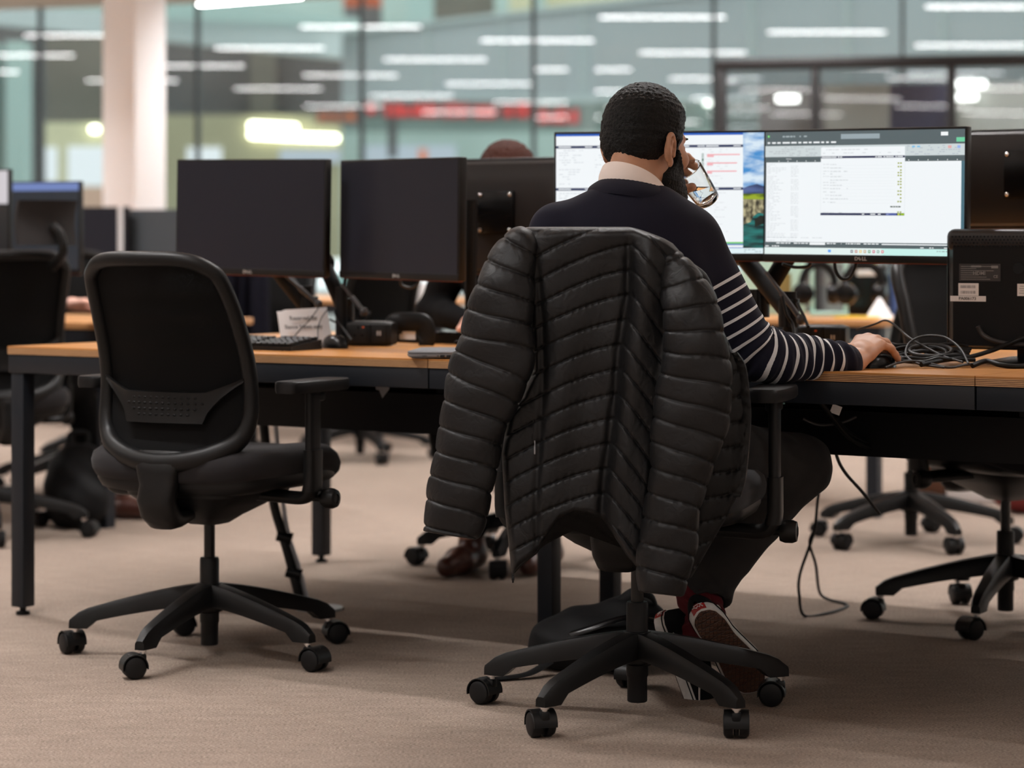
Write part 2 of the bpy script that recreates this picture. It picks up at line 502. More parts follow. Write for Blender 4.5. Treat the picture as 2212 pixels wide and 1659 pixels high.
def sdf_mesh(f, lo, hi, h, smooth_it=0):
    lo = np.array(lo, float); hi = np.array(hi, float); B = 8
    nb = np.ceil((hi - lo) / (h * B)).astype(int); n = nb * B
    ci = np.stack(np.meshgrid(*[np.arange(k) for k in nb], indexing='ij'), -1).reshape(-1, 3)
    cc = lo + (ci * B + (B - 1) / 2) * h
    d = f(cc)
    near = np.abs(d) < B * h * 0.87 * 1.35 + 0.012
    Vv = np.repeat(np.repeat(np.repeat(np.sign(d).reshape(nb), B, 0), B, 1), B, 2) * 1.0
    sub = np.stack(np.meshgrid(np.arange(B), np.arange(B), np.arange(B), indexing='ij'), -1).reshape(-1, 3)
    blocks = ci[near]
    for k in range(0, len(blocks), 700):
        bl = blocks[k:k + 700]
        idx = (bl[:, None, :] * B + sub[None]).reshape(-1, 3)
        Vv[idx[:, 0], idx[:, 1], idx[:, 2]] = f(lo + idx * h)
    S = Vv < 0
    cnt = np.zeros(n - 1, int)
    for dx in (0, 1):
        for dy in (0, 1):
            for dz in (0, 1):
                cnt += S[dx:n[0] - 1 + dx, dy:n[1] - 1 + dy, dz:n[2] - 1 + dz]
    cells = np.argwhere((cnt > 0) & (cnt < 8))
    cid = -np.ones(n - 1, int); cid[tuple(cells.T)] = np.arange(len(cells))
    acc = np.zeros((len(cells), 3)); num = np.zeros(len(cells))
    for ax in range(3):
        o1, o2 = [k for k in range(3) if k != ax]
        for a in (0, 1):
            for b in (0, 1):
                p = cells.copy(); p[:, o1] += a; p[:, o2] += b
                q = p.copy(); q[:, ax] += 1
                v0 = Vv[tuple(p.T)]; v1 = Vv[tuple(q.T)]
                m = (v0 < 0) != (v1 < 0)
                t = np.where(m, v0 / np.where(m, v0 - v1, 1), 0)
                pt = p.astype(float); pt[:, ax] += t
                acc[m] += pt[m]; num[m] += 1
    verts = lo + acc / num[:, None] * h
    quads = []
    for ax in range(3):
        o1, o2 = [(1, 2), (2, 0), (0, 1)][ax]
        sl0 = [slice(None)] * 3; sl1 = [slice(None)] * 3
        sl0[ax] = slice(0, -1); sl1[ax] = slice(1, None)
        e = np.argwhere(S[tuple(sl0)] != S[tuple(sl1)])
        e = e[(e[:, o1] > 0) & (e[:, o2] > 0) & (e[:, o1] < n[o1] - 1) & (e[:, o2] < n[o2] - 1)]
        if not len(e): continue
        flip = S[tuple(e.T)]
        def at(d1, d2):
            p = e.copy(); p[:, o1] += d1; p[:, o2] += d2
            return cid[tuple(p.T)]
        q = np.stack([at(-1, -1), at(0, -1), at(0, 0), at(-1, 0)], 1)
        q[~flip] = q[~flip][:, ::-1]
        quads.append(q)
    quads = np.concatenate(quads)
    quads = quads[(quads >= 0).all(1)]
    for _ in range(smooth_it):
        s_ = np.zeros_like(verts); c_ = np.zeros(len(verts))
        for k in range(4):
            a_, b_ = quads[:, k], quads[:, (k + 1) % 4]
            np.add.at(s_, a_, verts[b_]); np.add.at(c_, a_, 1)
        verts = verts * 0.5 + 0.5 * s_ / np.maximum(c_, 1)[:, None]
    return verts, quads

def np_obj(name, verts, quads, matname, parent=None, loc=None, attrs=None, smooth=True, matidx=None):
    me = bpy.data.meshes.new(name)
    me.vertices.add(len(verts)); me.vertices.foreach_set('co', np.asarray(verts, np.float32).ravel())
    nq = len(quads); k = quads.shape[1]
    me.loops.add(nq * k); me.loops.foreach_set('vertex_index', quads.astype(np.int32).ravel())
    me.polygons.add(nq)
    me.polygons.foreach_set('loop_start', np.arange(0, nq * k, k, dtype=np.int32))
    me.polygons.foreach_set('loop_total', np.full(nq, k, np.int32))
    for m in (matname if isinstance(matname, (list, tuple)) else [matname]):
        me.materials.append(MATS[m])
    if matidx is not None:
        me.polygons.foreach_set('material_index', matidx.astype(np.int32))
    me.update(); me.validate()
    if attrs:
        for an, av in attrs.items():
            a = me.attributes.new(an, 'FLOAT', 'POINT'); a.data.foreach_set('value', np.asarray(av, np.float32))
    if smooth: set_smooth(me, None)
    o = bpy.data.objects.new(name, me); C.objects.link(o)
    if parent is not None: o.parent = parent
    if loc is not None: o.location = loc
    return o

# ------------------------------------------------------------------ desk frame: u along the bench, v across it
D0 = Vector((-1.372, 6.654, 0)); DD = Vector((0.8353, -0.5493, 0)); DN = Vector((0.5493, 0.8353, 0))
DROT = math.atan2(DD.y, DD.x)
DTOP = 0.73
def DK(u, v, z=0.0): return D0 + DD * u + DN * v + Vector((0, 0, z))
def DESK(px, py, z=DTOP):
    """point on the horizontal plane z seen at a pixel"""
    Y = (CAMZ - z) * F / (py - HZ)
    return Vector(((px - 1106.0) * Y / F, Y, z))
def gum():
    m = bpy.data.materials.new('gum_sole'); m.use_nodes = True
    nt = m.node_tree; N = nt.nodes; K = nt.links; b = N['Principled BSDF']
    b.inputs['Base Color'].default_value = (0.085, 0.036, 0.022, 1); b.inputs['Roughness'].default_value = 0.55
    tc = N.new('ShaderNodeTexCoord'); vo = N.new('ShaderNodeTexVoronoi'); vo.feature = 'DISTANCE_TO_EDGE'; vo.inputs['Scale'].default_value = 110; vo.inputs['Randomness'].default_value = 0.25
    K.new(tc.outputs['Object'], vo.inputs['Vector'])
    r = N.new('ShaderNodeMapRange'); r.inputs['From Max'].default_value = 0.12; K.new(vo.outputs['Distance'], r.inputs['Value'])
    mx = N.new('ShaderNodeMix'); mx.data_type = 'RGBA'; mx.inputs['A'].default_value = (0.030, 0.013, 0.009, 1); mx.inputs['B'].default_value = (0.10, 0.044, 0.027, 1)
    K.new(r.outputs['Result'], mx.inputs['Factor']); K.new(mx.outputs['Result'], b.inputs['Base Color'])
    bp = N.new('ShaderNodeBump'); bp.inputs['Strength'].default_value = 0.8; bp.inputs['Distance'].default_value = 0.002
    K.new(r.outputs['Result'], bp.inputs['Height']); K.new(bp.outputs['Normal'], b.inputs['Normal'])
    MATS['gum_sole'] = m
gum()
# ================================================================== the room shell
mat('office_wall', (0.64, 0.64, 0.64, 1), 0.9)
mat('ceiling_paint', (0.62, 0.57, 0.51, 1), 0.9)
mat('column_paint', (0.86, 0.86, 0.88, 1), 0.75)
mat('column_face', (0.80, 0.76, 0.70, 1), 0.75)
mat('mullion', (0.035, 0.042, 0.046, 1), 0.5)
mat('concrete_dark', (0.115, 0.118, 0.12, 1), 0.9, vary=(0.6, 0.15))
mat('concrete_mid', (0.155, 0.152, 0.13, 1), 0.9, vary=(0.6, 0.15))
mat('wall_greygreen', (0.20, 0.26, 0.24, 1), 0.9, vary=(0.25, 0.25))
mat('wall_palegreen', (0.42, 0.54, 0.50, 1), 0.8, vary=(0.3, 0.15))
mat('wall_yellow', (0.44, 0.415, 0.27, 1), 0.9, vary=(0.25, 0.2))
mat('wall_cream', (0.62, 0.60, 0.40, 1), 0.9, vary=(0.3, 0.15))
mat('parapet_glass', (0.54, 0.62, 0.625, 1), 0.6, vary=(0.15, 0.12))
mat('parapet_right', (0.33, 0.385, 0.40, 1), 0.6, vary=(0.12, 0.10))
mat('parapet_joint', (0.42, 0.50, 0.50, 1), 0.6)
mat('teal_glass', (0.38, 0.53, 0.50, 1), 0.5)
mat('atrium_floor', (0.30, 0.30, 0.29, 1), 0.9)
mat('booth_frame', (0.010, 0.009, 0.010, 1), 0.5)
mat('booth_navy', (0.050, 0.055, 0.105, 1), 0.8)
mat('booth_grey', (0.20, 0.20, 0.20, 1), 0.8)
mat('booth_pale', (0.42, 0.45, 0.42, 1), 0.8)
emis('strip_light', (1.0, 0.975, 0.965, 1), STRIP_POWER)
emis('warm_lamp', (1.0, 0.98, 0.72, 1), 9.0)
emis('cool_lamp', (1.0, 1.0, 0.93, 1), 7.0)
emis('window_glow', (0.90, 0.96, 1.0, 1), 1.1)
emis('screen_glow', (0.62, 0.72, 0.82, 1), 0.85)
emis('led_red', (1.0, 0.06, 0.06, 1), 1.1)
emis('led_orange', (1.0, 0.28, 0.10, 1), 0.8)

def struct(name, mb, m, smooth=35, **k):
    o = mb.build(name, m, None, smooth, **k); o['kind'] = 'structure'; return o

# floor
mb = MB(); mb.box((0, 10, -0.05), (60, 36, 0.10)); struct('floor', mb, 'carpet', None)
mb = MB(); mb.box((0, 44, -0.08), (90, 32, 0.10)); struct('floor_atrium', mb, 'atrium_floor', None)

# glazed wall to the atrium, turned 18 degrees
GA = math.radians(-18.0)
G0 = Vector((0.0, 20.0, 0)); GD = Vector((math.cos(GA), math.sin(GA), 0)); GN = Vector((-math.sin(GA), math.cos(GA), 0))
CEIL = 3.08
def gpoint(px):
    """where the sight line of an image column meets the glass line"""
    k = (px - 1106.0) / F
    t = 20.0 / (1 - k * 0 + k * math.tan(-GA)) if True else 0
    return Vector((k * t, t, 0))
def gs(px):
    p = gpoint(px); return (p - G0).dot(GD)
mull = [gs(x) for x in (88, 423, 780, 1153, 1545, 1950)]
pw = (mull[-1] - mull[0]) / 5.0
ms = [mull[0] + pw * i for i in range(-7, 14)]
R18 = Matrix.Rotation(GA, 4, 'Z')
for i, s in enumerate(ms):
    p = G0 + GD * s
    mb = MB(); mb.box((0, 0, CEIL / 2), (0.024, 0.07, CEIL), 0.004)
    struct('trim_%d' % (i + 1), mb, 'mullion', loc=p, rz=GA)
    if i < len(ms) - 1:
        mb = MB(); mb.box((0, 0, CEIL / 2), (pw - 0.037, 0.012, CEIL - 0.02))
        struct('window_%d' % (i + 1), mb, 'pane', None, loc=G0 + GD * (s + pw / 2), rz=GA)
s0, s1 = ms[0], ms[-1]
# ceiling follows the glass line
def gl(s, o=0.0, z=0.0): return G0 + GD * s + GN * o + Vector((0, 0, z))
a, b = gl(s0, 0.05), gl(s1, 0.05)
mb = MB()
poly = [(a.x, a.y), (b.x, b.y), (b.x, -9.0), (a.x, -9.0)]
vs = [(x, y, CEIL) for x, y in poly] + [(x, y, CEIL + 0.15) for x, y in poly]
mb.add(vs, [(0, 1, 2, 3), (7, 6, 5, 4), (0, 4, 5, 1), (1, 5, 6, 2), (2, 6, 7, 3), (3, 7, 4, 0)])
struct('ceiling', mb, 'ceiling_paint', None)
def wall_between(name, p, q, z0, z1, th, m):
    p = Vector(p); q = Vector(q); d = q - p
    mb = MB(); mb.box((0, 0, (z0 + z1) / 2), (d.length, th, z1 - z0))
    return struct(name, mb, m, None, loc=((p.x + q.x) / 2, (p.y + q.y) / 2, 0), rz=math.atan2(d.y, d.x))
wall_between('wall_left', (a.x, -9, 0), (a.x, a.y, 0), 0, CEIL, 0.15, 'office_wall')
wall_between('wall_right', (b.x, -9, 0), (b.x, b.y, 0), 0, CEIL, 0.15, 'office_wall')
wall_between('wall_back', (a.x, -9, 0), (b.x, -9, 0), 0, CEIL, 0.15, 'office_wall')

# ceiling strip lamps on a staggered lattice along the desks (their mirror images show in the glass)
la = Vector((1.58, 1.45, 0)); lb = Vector((1.04, -2.35, 0)); lp = Vector((1.28, 20.8, 0))
def mirror(p):
    d = (p - G0).dot(GN); return p - GN * (2 * d)
lamp0 = None
dm = Vector((1, 0.0, 0)); dm = (dm - GN * (2 * dm.dot(GN)))
lrz = math.atan2(dm.y, dm.x)
for i in range(-14, 15):
    for j in range(-14, 15):
        q = lp + la * i + lb * j
        p = mirror(q)
        if (p - G0).dot(GN) > -0.6 or p.y < -7.5 or abs(p.x) > 10.5 or (i, j) in ((6, -1), (7, -1)): continue
        if lamp0 is None:
            r = empty('ceiling_light', (0, 0, 0), 0, 'white linear strip lamp hung under the office ceiling', 'lamp', 'linear ceiling lamps')
            mb = MB(); mb.box((0, 0, 0.035), (1.08, 0.060, 0.05), 0.006); mb.build('housing', 'office_wall', r)
            mb = MB(); mb.box((0, 0, 0.004), (1.06, 0.050, 0.012)); mb.build('diffuser', 'strip_light', r, None)
            for sx in (-0.4, 0.4):
                mb = MB(); mb.cyl((sx, 0, 0.06), (sx, 0, 0.135), 0.004, seg=8); mb.build('hanger', 'grey_metal', r)
            ld = bpy.data.lights.new('added_downlight', 'AREA'); ld.shape = 'RECTANGLE'; ld.size = 1.05; ld.size_y = 0.05; ld.energy = DOWN_POWER; ld.spread = math.radians(118); ld.color = (1.0, 0.975, 0.965)
            lo_ = bpy.data.objects.new('added_downlight', ld); C.objects.link(lo_); lo_.parent = r; lo_.location = (0, 0, -0.004)  # unseen area light added below the strip, deepens the shade under the desks
            lamp0 = r; o = r
        else:
            o = copy_tree(lamp0)
        o.location = (p.x, p.y, CEIL - 0.135); o.rotation_euler = (0, 0, lrz)

# square column with a brighter right face
mb = MB()
cY = 15.5; cw = 0.30
pc = W(290, HZ, cY)
mb.box((0, 0, CEIL / 2), (0.285, 0.285, CEIL), 0.012, mi=0)
struct('trim_column', mb, 'column_paint', loc=(pc.x, pc.y, 0), rz=math.radians(-35))

# ================================================================== the atrium beyond the glass
def slab4(name, pts, th, m, kind='structure', label=None, cat=None, group=None, mats=None):
    """slab with a front face through four (px,py,Y) corners TL TR BR BL, thickened away from the room"""
    fr = [W(*p) for p in pts]
    n = (fr[1] - fr[0]).cross(fr[3] - fr[0]).normalized()
    if n.y < 0: n = -n
    mb = MB(); bk = [p + n * th for p in fr]
    mb.add(fr + bk, [(0, 1, 2, 3), (7, 6, 5, 4), (0, 4, 5, 1), (1, 5, 6, 2), (2, 6, 7, 3), (3, 7, 4, 0)])
    o = mb.build(name, m, None, None)
    if kind: o['kind'] = kind
    if label: tag(o, label, cat, group)
    return o
def pbox(x0, y0, x1, y1, Y, th, m, name, Y1=None, **k):
    Y1 = Y if Y1 is None else Y1
    return slab4(name, [(x0, y0, Y), (x1, y0, Y1), (x1, y1, Y1), (x0, y1, Y)], th, m, **k)

# parapet of the gallery across the atrium, coming nearer to the right
slab4('wall_gallery', [(738, 72, 44), (2300, -100, 27.5), (2300, 205, 27.5), (738, 222, 44)], 0.25, 'parapet_right')
for k, x in enumerate((925, 1090, 1262, 1625, 1832, 2040)):
    t = (1 / 44) + (1 / 27.5 - 1 / 44) * (x - 738) / 1562.0
    Y = 1 / t - 0.05
    yt = 72 - 172 * (x - 738) / 1562.0; yb = 222 - 17 * (x - 738) / 1562.0
    pbox(x - 8, yt, x + 8, yb - 10, Y, 0.04, 'parapet_joint', 'trim_gallery_%d' % (k + 1))
slab4('trim_gallery_rail', [(738, 66, 43.8), (2300, -112, 27.4), (2300, -100, 27.4), (738, 76, 43.8)], 0.3, 'parapet_joint')
slab4('trim_gallery_foot', [(738, 212, 43.8), (2300, 196, 27.4), (2300, 212, 27.4), (738, 224, 43.8)], 0.3, 'parapet_joint')
# parapet of the gallery on the left, running away
slab4('wall_gallery_left', [(-160, 10, 30), (760, 42, 46), (760, 128, 46), (-160, 38, 30)], 0.25, 'parapet_glass')
slab4('wall_gallery_glass', [(360, -6, 36), (780, 40, 46.5), (780, 60, 46.5), (360, 40, 36)], 0.05, 'teal_glass')
# walls under the galleries
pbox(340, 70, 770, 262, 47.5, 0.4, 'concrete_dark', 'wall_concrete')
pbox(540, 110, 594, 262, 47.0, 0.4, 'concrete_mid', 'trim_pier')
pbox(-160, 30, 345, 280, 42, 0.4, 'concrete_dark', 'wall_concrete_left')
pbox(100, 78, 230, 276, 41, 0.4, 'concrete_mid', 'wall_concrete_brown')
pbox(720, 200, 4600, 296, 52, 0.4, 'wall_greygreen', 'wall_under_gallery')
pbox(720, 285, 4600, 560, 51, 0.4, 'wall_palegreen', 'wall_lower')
pbox(340, 248, 735, 560, 46, 0.4, 'wall_yellow', 'wall_lit_yellow')
pbox(80, 264, 345, 560, 40, 0.4, 'wall_cream', 'wall_lit_cream')
pbox(-160, 280, 90, 560, 41, 0.4, 'concrete_mid', 'wall_left_low')
pbox(-200, -420, 4600, 60, 60, 0.4, 'wall_palegreen', 'wall_far_upper')
# teal glazed fins on the far left
pbox(12, 88, 52, 395, 30, 0.5, 'teal_glass', 'trim_fin_1')
pbox(-60, 90, -12, 395, 30, 0.5, 'teal_glass', 'trim_fin_2')
pbox(52, 90, 82, 395, 31, 0.5, 'concrete_dark', 'trim_fin_3')
# bright openings in the lit rooms below
def glowbox(x0, y0, x1, y1, Y, m, name, label, cat, group=None):
    return pbox(x0, y0, x1, y1, Y, 0.08, m, name, kind=None, label=label, cat=cat, group=group)
glowbox(92, 318, 123, 392, 39.95, 'window_glow', 'wall_screen', 'narrow white lit screen in the cream room, left of the wider one', 'screen')
glowbox(146, 316, 226, 402, 39.95, 'window_glow', 'wall_screen', 'wide white lit screen in the cream room beside the pale column', 'screen')
glowbox(404, 318, 478, 352, 45.94, 'window_glow', 'wall_screen', 'small white lit screen in the yellow room right of the pale column', 'screen')
glowbox(604, 322, 735, 352, 45.94, 'screen_glow', 'wall_screen', 'pale blue lit screen in the yellow room above the left dark monitor', 'screen')
glowbox(790, 314, 985, 352, 50.95, 'screen_glow', 'wall_screen', 'pale blue lit screen beyond the atrium above the second dark monitor', 'screen')
glowbox(905, 322, 922, 352, 50.9, 'led_orange', 'notice_board', 'small orange notice on the pale blue screen across the atrium', 'sign')
o = pbox(176, 404, 226, 672, 39.3, 0.3, 'orange', 'low_cabinet', kind=None, label='peach coloured low cabinet in the cream room beside the pale column', cat='cabinet')
mat('peach', (0.62, 0.40, 0.30, 1), 0.8); o.data.materials[0] = M['peach']
def lamp_bar(x0, y0, x1, y1, Y, m, label, group=None, tilt=0):
    r = empty('tube_lamp', W((x0 + x1) / 2, (y0 + y1) / 2, Y), 0, label, 'lamp', group)
    w = (x1 - x0) * Y / F; h = (y1 - y0) * Y / F
    mb = MB(); mb.box((0, 0, 0), (w, 0.10, h), min(h * 0.3, 0.04), rot=(0, -tilt, 0)); mb.build('tube', m, r)
    mb = MB(); mb.box((0, 0.09, h * 0.3), (w * 0.96, 0.08, h * 0.6), rot=(0, -tilt, 0)); mb.build('tray', 'grey_metal', r)
    return r
lamp_bar(537, 266, 643, 281, 45.92, 'warm_lamp', 'upper of two stacked bright lamps in the yellow room', tilt=-0.05)
lamp_bar(537, 285, 638, 300, 45.92, 'warm_lamp', 'lower of two stacked bright lamps in the yellow room', tilt=-0.05)
lamp_bar(636, 290, 732, 304, 45.92, 'warm_lamp', 'single bright lamp in the yellow room right of the stacked pair', tilt=-0.03)
lamp_bar(195, 272, 214, 286, 39.92, 'warm_lamp', 'small square lamp in the cream room beside the pale column')
lamp_bar(1522, 214, 1542, 226, 51.92, 'cool_lamp', 'small bright lamp just left of the black framed booth')
# red news ticker across the atrium: rows of lit letter strokes, out of focus in the photograph
def ticker(segs, Y, label, m, seed):
    rnd = random.Random(seed)
    x0 = segs[0][0]; r = empty('led_ticker', W((segs[0][0] + segs[-1][2]) / 2, segs[0][1], Y), 0, label, 'sign')
    bk = MB(); lt = MB()
    for (xa, ya, xb, yb) in segs:
        c = W((xa + xb) / 2, (ya + yb) / 2, Y) - r.location
        bk.box((c.x, 0.06, c.z), ((xb - xa + 12) * Y / F, 0.06, (yb - ya + 10) * Y / F))
        x = xa
        while x < xb - 6:
            top = ya if rnd.random() < 0.45 else ya + (yb - ya) * 0.25
            for (dx, w, t0, t1) in ((0, 3.0, top, yb), (6.5, 3.0, top + 3, yb), (3, 6, top, top + 3.2), (3, 6, (top + yb) / 2, (top + yb) / 2 + 3)):
                if rnd.random() < 0.2: continue
                p = W(x + dx + w / 2, (t0 + t1) / 2, Y) - r.location
                lt.box((p.x, 0.015, p.z), (w * Y / F, 0.03, (t1 - t0) * Y / F))
            x += 11.5
    bk.build('ticker_board', 'concrete_dark', r, None); lt.build('lit_text', m, r, None)
ticker([(777, 222, 816, 246), (832, 222, 946, 252), (958, 222, 1072, 254), (1084, 222, 1152, 254)], 36, 'long red lit news ticker across the atrium, left of the seated man', 'led_red', 3)
ticker([(1158, 236, 1250, 266)], 35.5, 'lower red ticker section just left of the seated man', 'led_red', 4)
ticker([(688, 238, 772, 262)], 40, 'orange red ticker section at the left end of the red ticker', 'led_orange', 5)
# upper gallery: seats and posts behind the parapet
pbox(742, -10, 822, 16, 50, 0.6, 'orange', 'orange_sofa', kind=None, label='orange seat behind the far upper parapet', cat='seat')
pbox(742, 14, 822, 52, 49.6, 0.6, 'concrete_dark', 'dark_sideboard', kind=None, label='dark cabinet below the orange seat behind the far parapet', cat='cabinet')
pbox(880, -40, 935, 60, 49, 0.5, 'teal_glass', 'trim_post_1')
pbox(935, -20, 1068, 40, 52, 0.5, 'concrete_mid', 'trim_beam')
pbox(1100, -60, 1146, 40, 50, 0.5, 'wall_cream', 'trim_post_2')
pbox(1180, -60, 1500, 25, 51, 0.5, 'wall_cream', 'wall_upper_room')
pbox(838, 180, 856, 340, 42.5, 0.3, 'concrete_dark', 'trim_pole')

# ================================================================== black framed glass booth in front of the glazing
BY = 15.0
bp0 = W(1546, HZ, BY); BRZ = math.radians(-12.0)
br = empty('meeting_booth', (bp0.x, bp0.y, 0), BRZ, 'black framed glass meeting booth behind the lit monitors', 'booth')
sB = BY / F
top = CAMZ + (HZ - 128) * sB
def bx_(px): return (px - 1546) * sB / math.cos(BRZ) * (1 - (px - 1546) * sB * math.sin(-BRZ) / BY)
fw = 24 * sB
posts = [bx_(1558), bx_(1758), bx_(2047), bx_(2330)]
mb = MB()
mb.box(((posts[0] + posts[-1]) / 2, 0, top - fw * 0.5), (posts[-1] - posts[0] + fw, 0.14, fw), 0.02)
mb.build('rail', 'booth_frame', br); mb = MB()
mb.box(((posts[0] + posts[-1]) / 2, 0, 0.05), (posts[-1] - posts[0] + fw, 0.14, 0.1), 0.01)
mb.build('rail', 'booth_frame', br)
for i, p in enumerate(posts):
    mb = MB(); mb.box((p, 0, top / 2), (fw if i in (0, 3) else fw * 0.8, 0.12, top - 0.02), 0.02); mb.build('post', 'booth_frame', br)
for i in range(3):
    mb = MB(); mb.box(((posts[i] + posts[i + 1]) / 2, 0.0, top / 2), (posts[i + 1] - posts[i] - fw * 0.8, 0.012, top - fw * 1.6)); mb.build('glass_panel', 'booth_pane', br, None)
for (xa, xb, m) in ((1558, 1700, 'booth_grey'), (1700, 1836, 'booth_pale'), (1836, 1976, 'booth_navy'), (1976, 2060, 'booth_pale'), (2060, 2330, 'booth_pale')):
    mb = MB(); mb.box(((bx_(xa) + bx_(xb)) / 2 * 1.13, 2.1, top / 2), ((bx_(xb) - bx_(xa)) * 1.13, 0.06, top - 0.06)); mb.build('back_panel', m, br, None)
for (xa, ya, xb, yb) in ((1598, 206, 1647, 222), (1976, 180, 2043, 196), (1976, 207, 2024, 222), (2166, 254, 2230, 272)):
    s2 = (BY + 1.9) / F
    x = (bx_(xa) + bx_(xb)) / 2 * 1.127; z = CAMZ + (HZ - (ya + yb) / 2) * s2
    mb = MB(); mb.box((x, 1.95, z), ((xb - xa) * s2, 0.06, (yb - ya) * s2), 0.015); mb.build('booth_lamp', 'cool_lamp', br)
# ================================================================== desks
def make_desk(u0, u1, v0, v1, front, name, label, legs, joint_lip=True, mtop='wood_top'):
    r = empty(name, DK(u0, v0), DROT, label, 'desk')
    w = u1 - u0; d = v1 - v0
    mb = MB(); mb.box((w / 2, d / 2, DTOP - 0.002), (w - 0.003, d, 0.004)); mb.build('worktop', mtop, r, None)
    mb = MB(); mb.box((w / 2, d / 2, DTOP - 0.0125), (w - 0.003, d, 0.0175)); mb.build('plywood_core', 'ply_edge', r, None)
    yb = 0.028 if front < 0 else d - 0.028
    mb = MB(); mb.box((w / 2, yb, DTOP - 0.0215 - 0.025), (w - 0.004, 0.05, 0.050), 0.002); mb.build('apron_beam', 'steel_dark', r)
    mb = MB(); mb.box((w / 2, d - yb, DTOP - 0.0215 - 0.02), (w - 0.004, 0.05, 0.040), 0.002); mb.build('inner_beam', 'steel_black', r)
    for (lx, ly) in legs:
        mb = MB(); mb.box((lx, ly, (DTOP - 0.022 + 0.022) / 2), (0.045, 0.045, DTOP - 0.044), 0.002); g = mb.build('leg', 'steel_dark', r)
        mb = MB(); mb.cyl((lx, ly, 0.008), (lx, ly, 0.024), 0.009, seg=12); mb.cyl((lx, ly, 0), (lx, ly, 0.009), 0.019, seg=16); mb.build('foot', 'steel_black', g)
    return r
BD = 0.70    # depth of one desk
make_desk(0.0, 1.4, 0.0, BD, -1, 'bench_desk', 'plywood topped bench desk behind the empty black chair', [(0.03, 0.03)])
make_desk(1.4, 2.8, 0.0, BD, -1, 'bench_desk', 'plywood topped bench desk under the seated man\'s forearm', [(0.015, 0.52)])
make_desk(2.8, 4.2, 0.0, BD, -1, 'bench_desk', 'plywood topped bench desk at the right edge, past the beam joint', [(0.0, 0.52)])
make_desk(0.0, 1.4, BD + 0.001, 2 * BD, 1, 'bench_desk', 'rear bench desk where the brown haired person sits', [(0.03, BD - 0.05)])
make_desk(1.4, 2.8, BD + 0.001, 2 * BD, 1, 'bench_desk', 'rear bench desk behind the lit monitors', [(-0.03, 0.20)])
make_desk(2.8, 4.2, BD + 0.001, 2 * BD, 1, 'bench_desk', 'rear bench desk behind the stickered black monitor', [(0.0, 0.20)])
# cable trays under the benches
for (u0, u1, lab) in ((0.12, 1.34, 'black cable tray slung under the left desk'), (1.50, 4.1, 'black cable tray slung under the right desks')):
    r = empty('cable_tray', DK(u0, 0.385, 0.53), DROT, lab, 'cable tray')
    mb = MB(); w = u1 - u0
    mb.box((w / 2, 0.0, 0.0), (w, 0.21, 0.012)); mb.box((w / 2, -0.105, 0.045), (w, 0.008, 0.10)); mb.box((w / 2, 0.105, 0.045), (w, 0.008, 0.10))
    mb.build('tray', 'steel_black', r, None)
    for x in (0.1, w / 2, w - 0.1):
        mb = MB(); mb.box((x, 0, 0.10), (0.03, 0.20, 0.10)); mb.build('bracket', 'steel_black', r, None)

# ================================================================== monitors
def make_monitor(c, rz, label, w=0.538, h=0.323, on=None, tilt=0.0, group=None, back='monitor_shell', roll=0.0, bolts=False, curved=False, logo=True):
    """c = centre of the front face; faces local -y"""
    r = empty('monitor', c, rz, label, 'monitor', group)
    r.rotation_euler = (tilt, roll, rz)
    chin = 0.018; bz = 0.006
    mb = MB()
    mb.box((0, 0.0125, 0), (w, 0.025, h), 0.003)
    mb.build('housing', 'monitor_shell', r)
    mb = MB()
    rings = []
    for (y, k) in ((0.024, 0.96), (0.034, 0.90), (0.044, 0.70), (0.048, 0.55)):
        rings.append([(sx * w / 2 * k, y, sz * h / 2 * k) for sx, sz in ((-1, -1), (1, -1), (1, 1), (-1, 1))])
    mb.loft(rings); mb.build('back_shell', back, r, 20)
    mb = MB(); mb.box((0, -0.0008, -h / 2 + chin / 2), (w - 0.001, 0.003, chin), 0.001); ch = mb.build('chin', 'monitor_shell', r)
    if logo:
        mb = MB(); text_mb(mb, 'D', 0.0125, Matrix.Translation((-0.0135, -0.0026, -h / 2 + chin / 2)) @ STAND, bold=0.0003)
        text_mb(mb, 'E', 0.0105, Matrix.Translation((-0.0045, -0.0026, -h / 2 + chin / 2)) @ Matrix.Rotation(math.radians(-40), 4, 'Y') @ STAND, bold=0.0003)
        text_mb(mb, 'LL', 0.0125, Matrix.Translation((0.0075, -0.0026, -h / 2 + chin / 2)) @ STAND, bold=0.0003)
        mb.build('logo', 'logo_silver', ch, None)
    mb = MB(); mb.box((0, 0.010, -h / 2 - 0.0008), (w * 0.985, 0.014, 0.003)); mb.build('underside_strip', 'red_edge', r, None)
    sw = w - 2 * bz; sh = h - bz - chin
    mb = MB(); mb.box((0, -0.0006, (chin - bz) / 2), (sw, 0.0016, sh)); sc = mb.build('screen', 'screen_off', r, None)
    if on: on(sc, -0.0016, sw, sh, (chin - bz) / 2)
    mb = MB(); mb.box((0, 0.052, 0.01), (0.12, 0.012, 0.12), 0.003); vp = mb.build('vesa_plate', 'gloss_black', r)
    if bolts:
        for sx in (-0.05, 0.05):
            for sz in (-0.05, 0.05):
                mb = MB(); mb.ell((sx, 0.060, 0.01 + sz), (0.0055, 0.004, 0.0055), 12, 8); mb.build('bolt', 'chrome', vp)
    return r

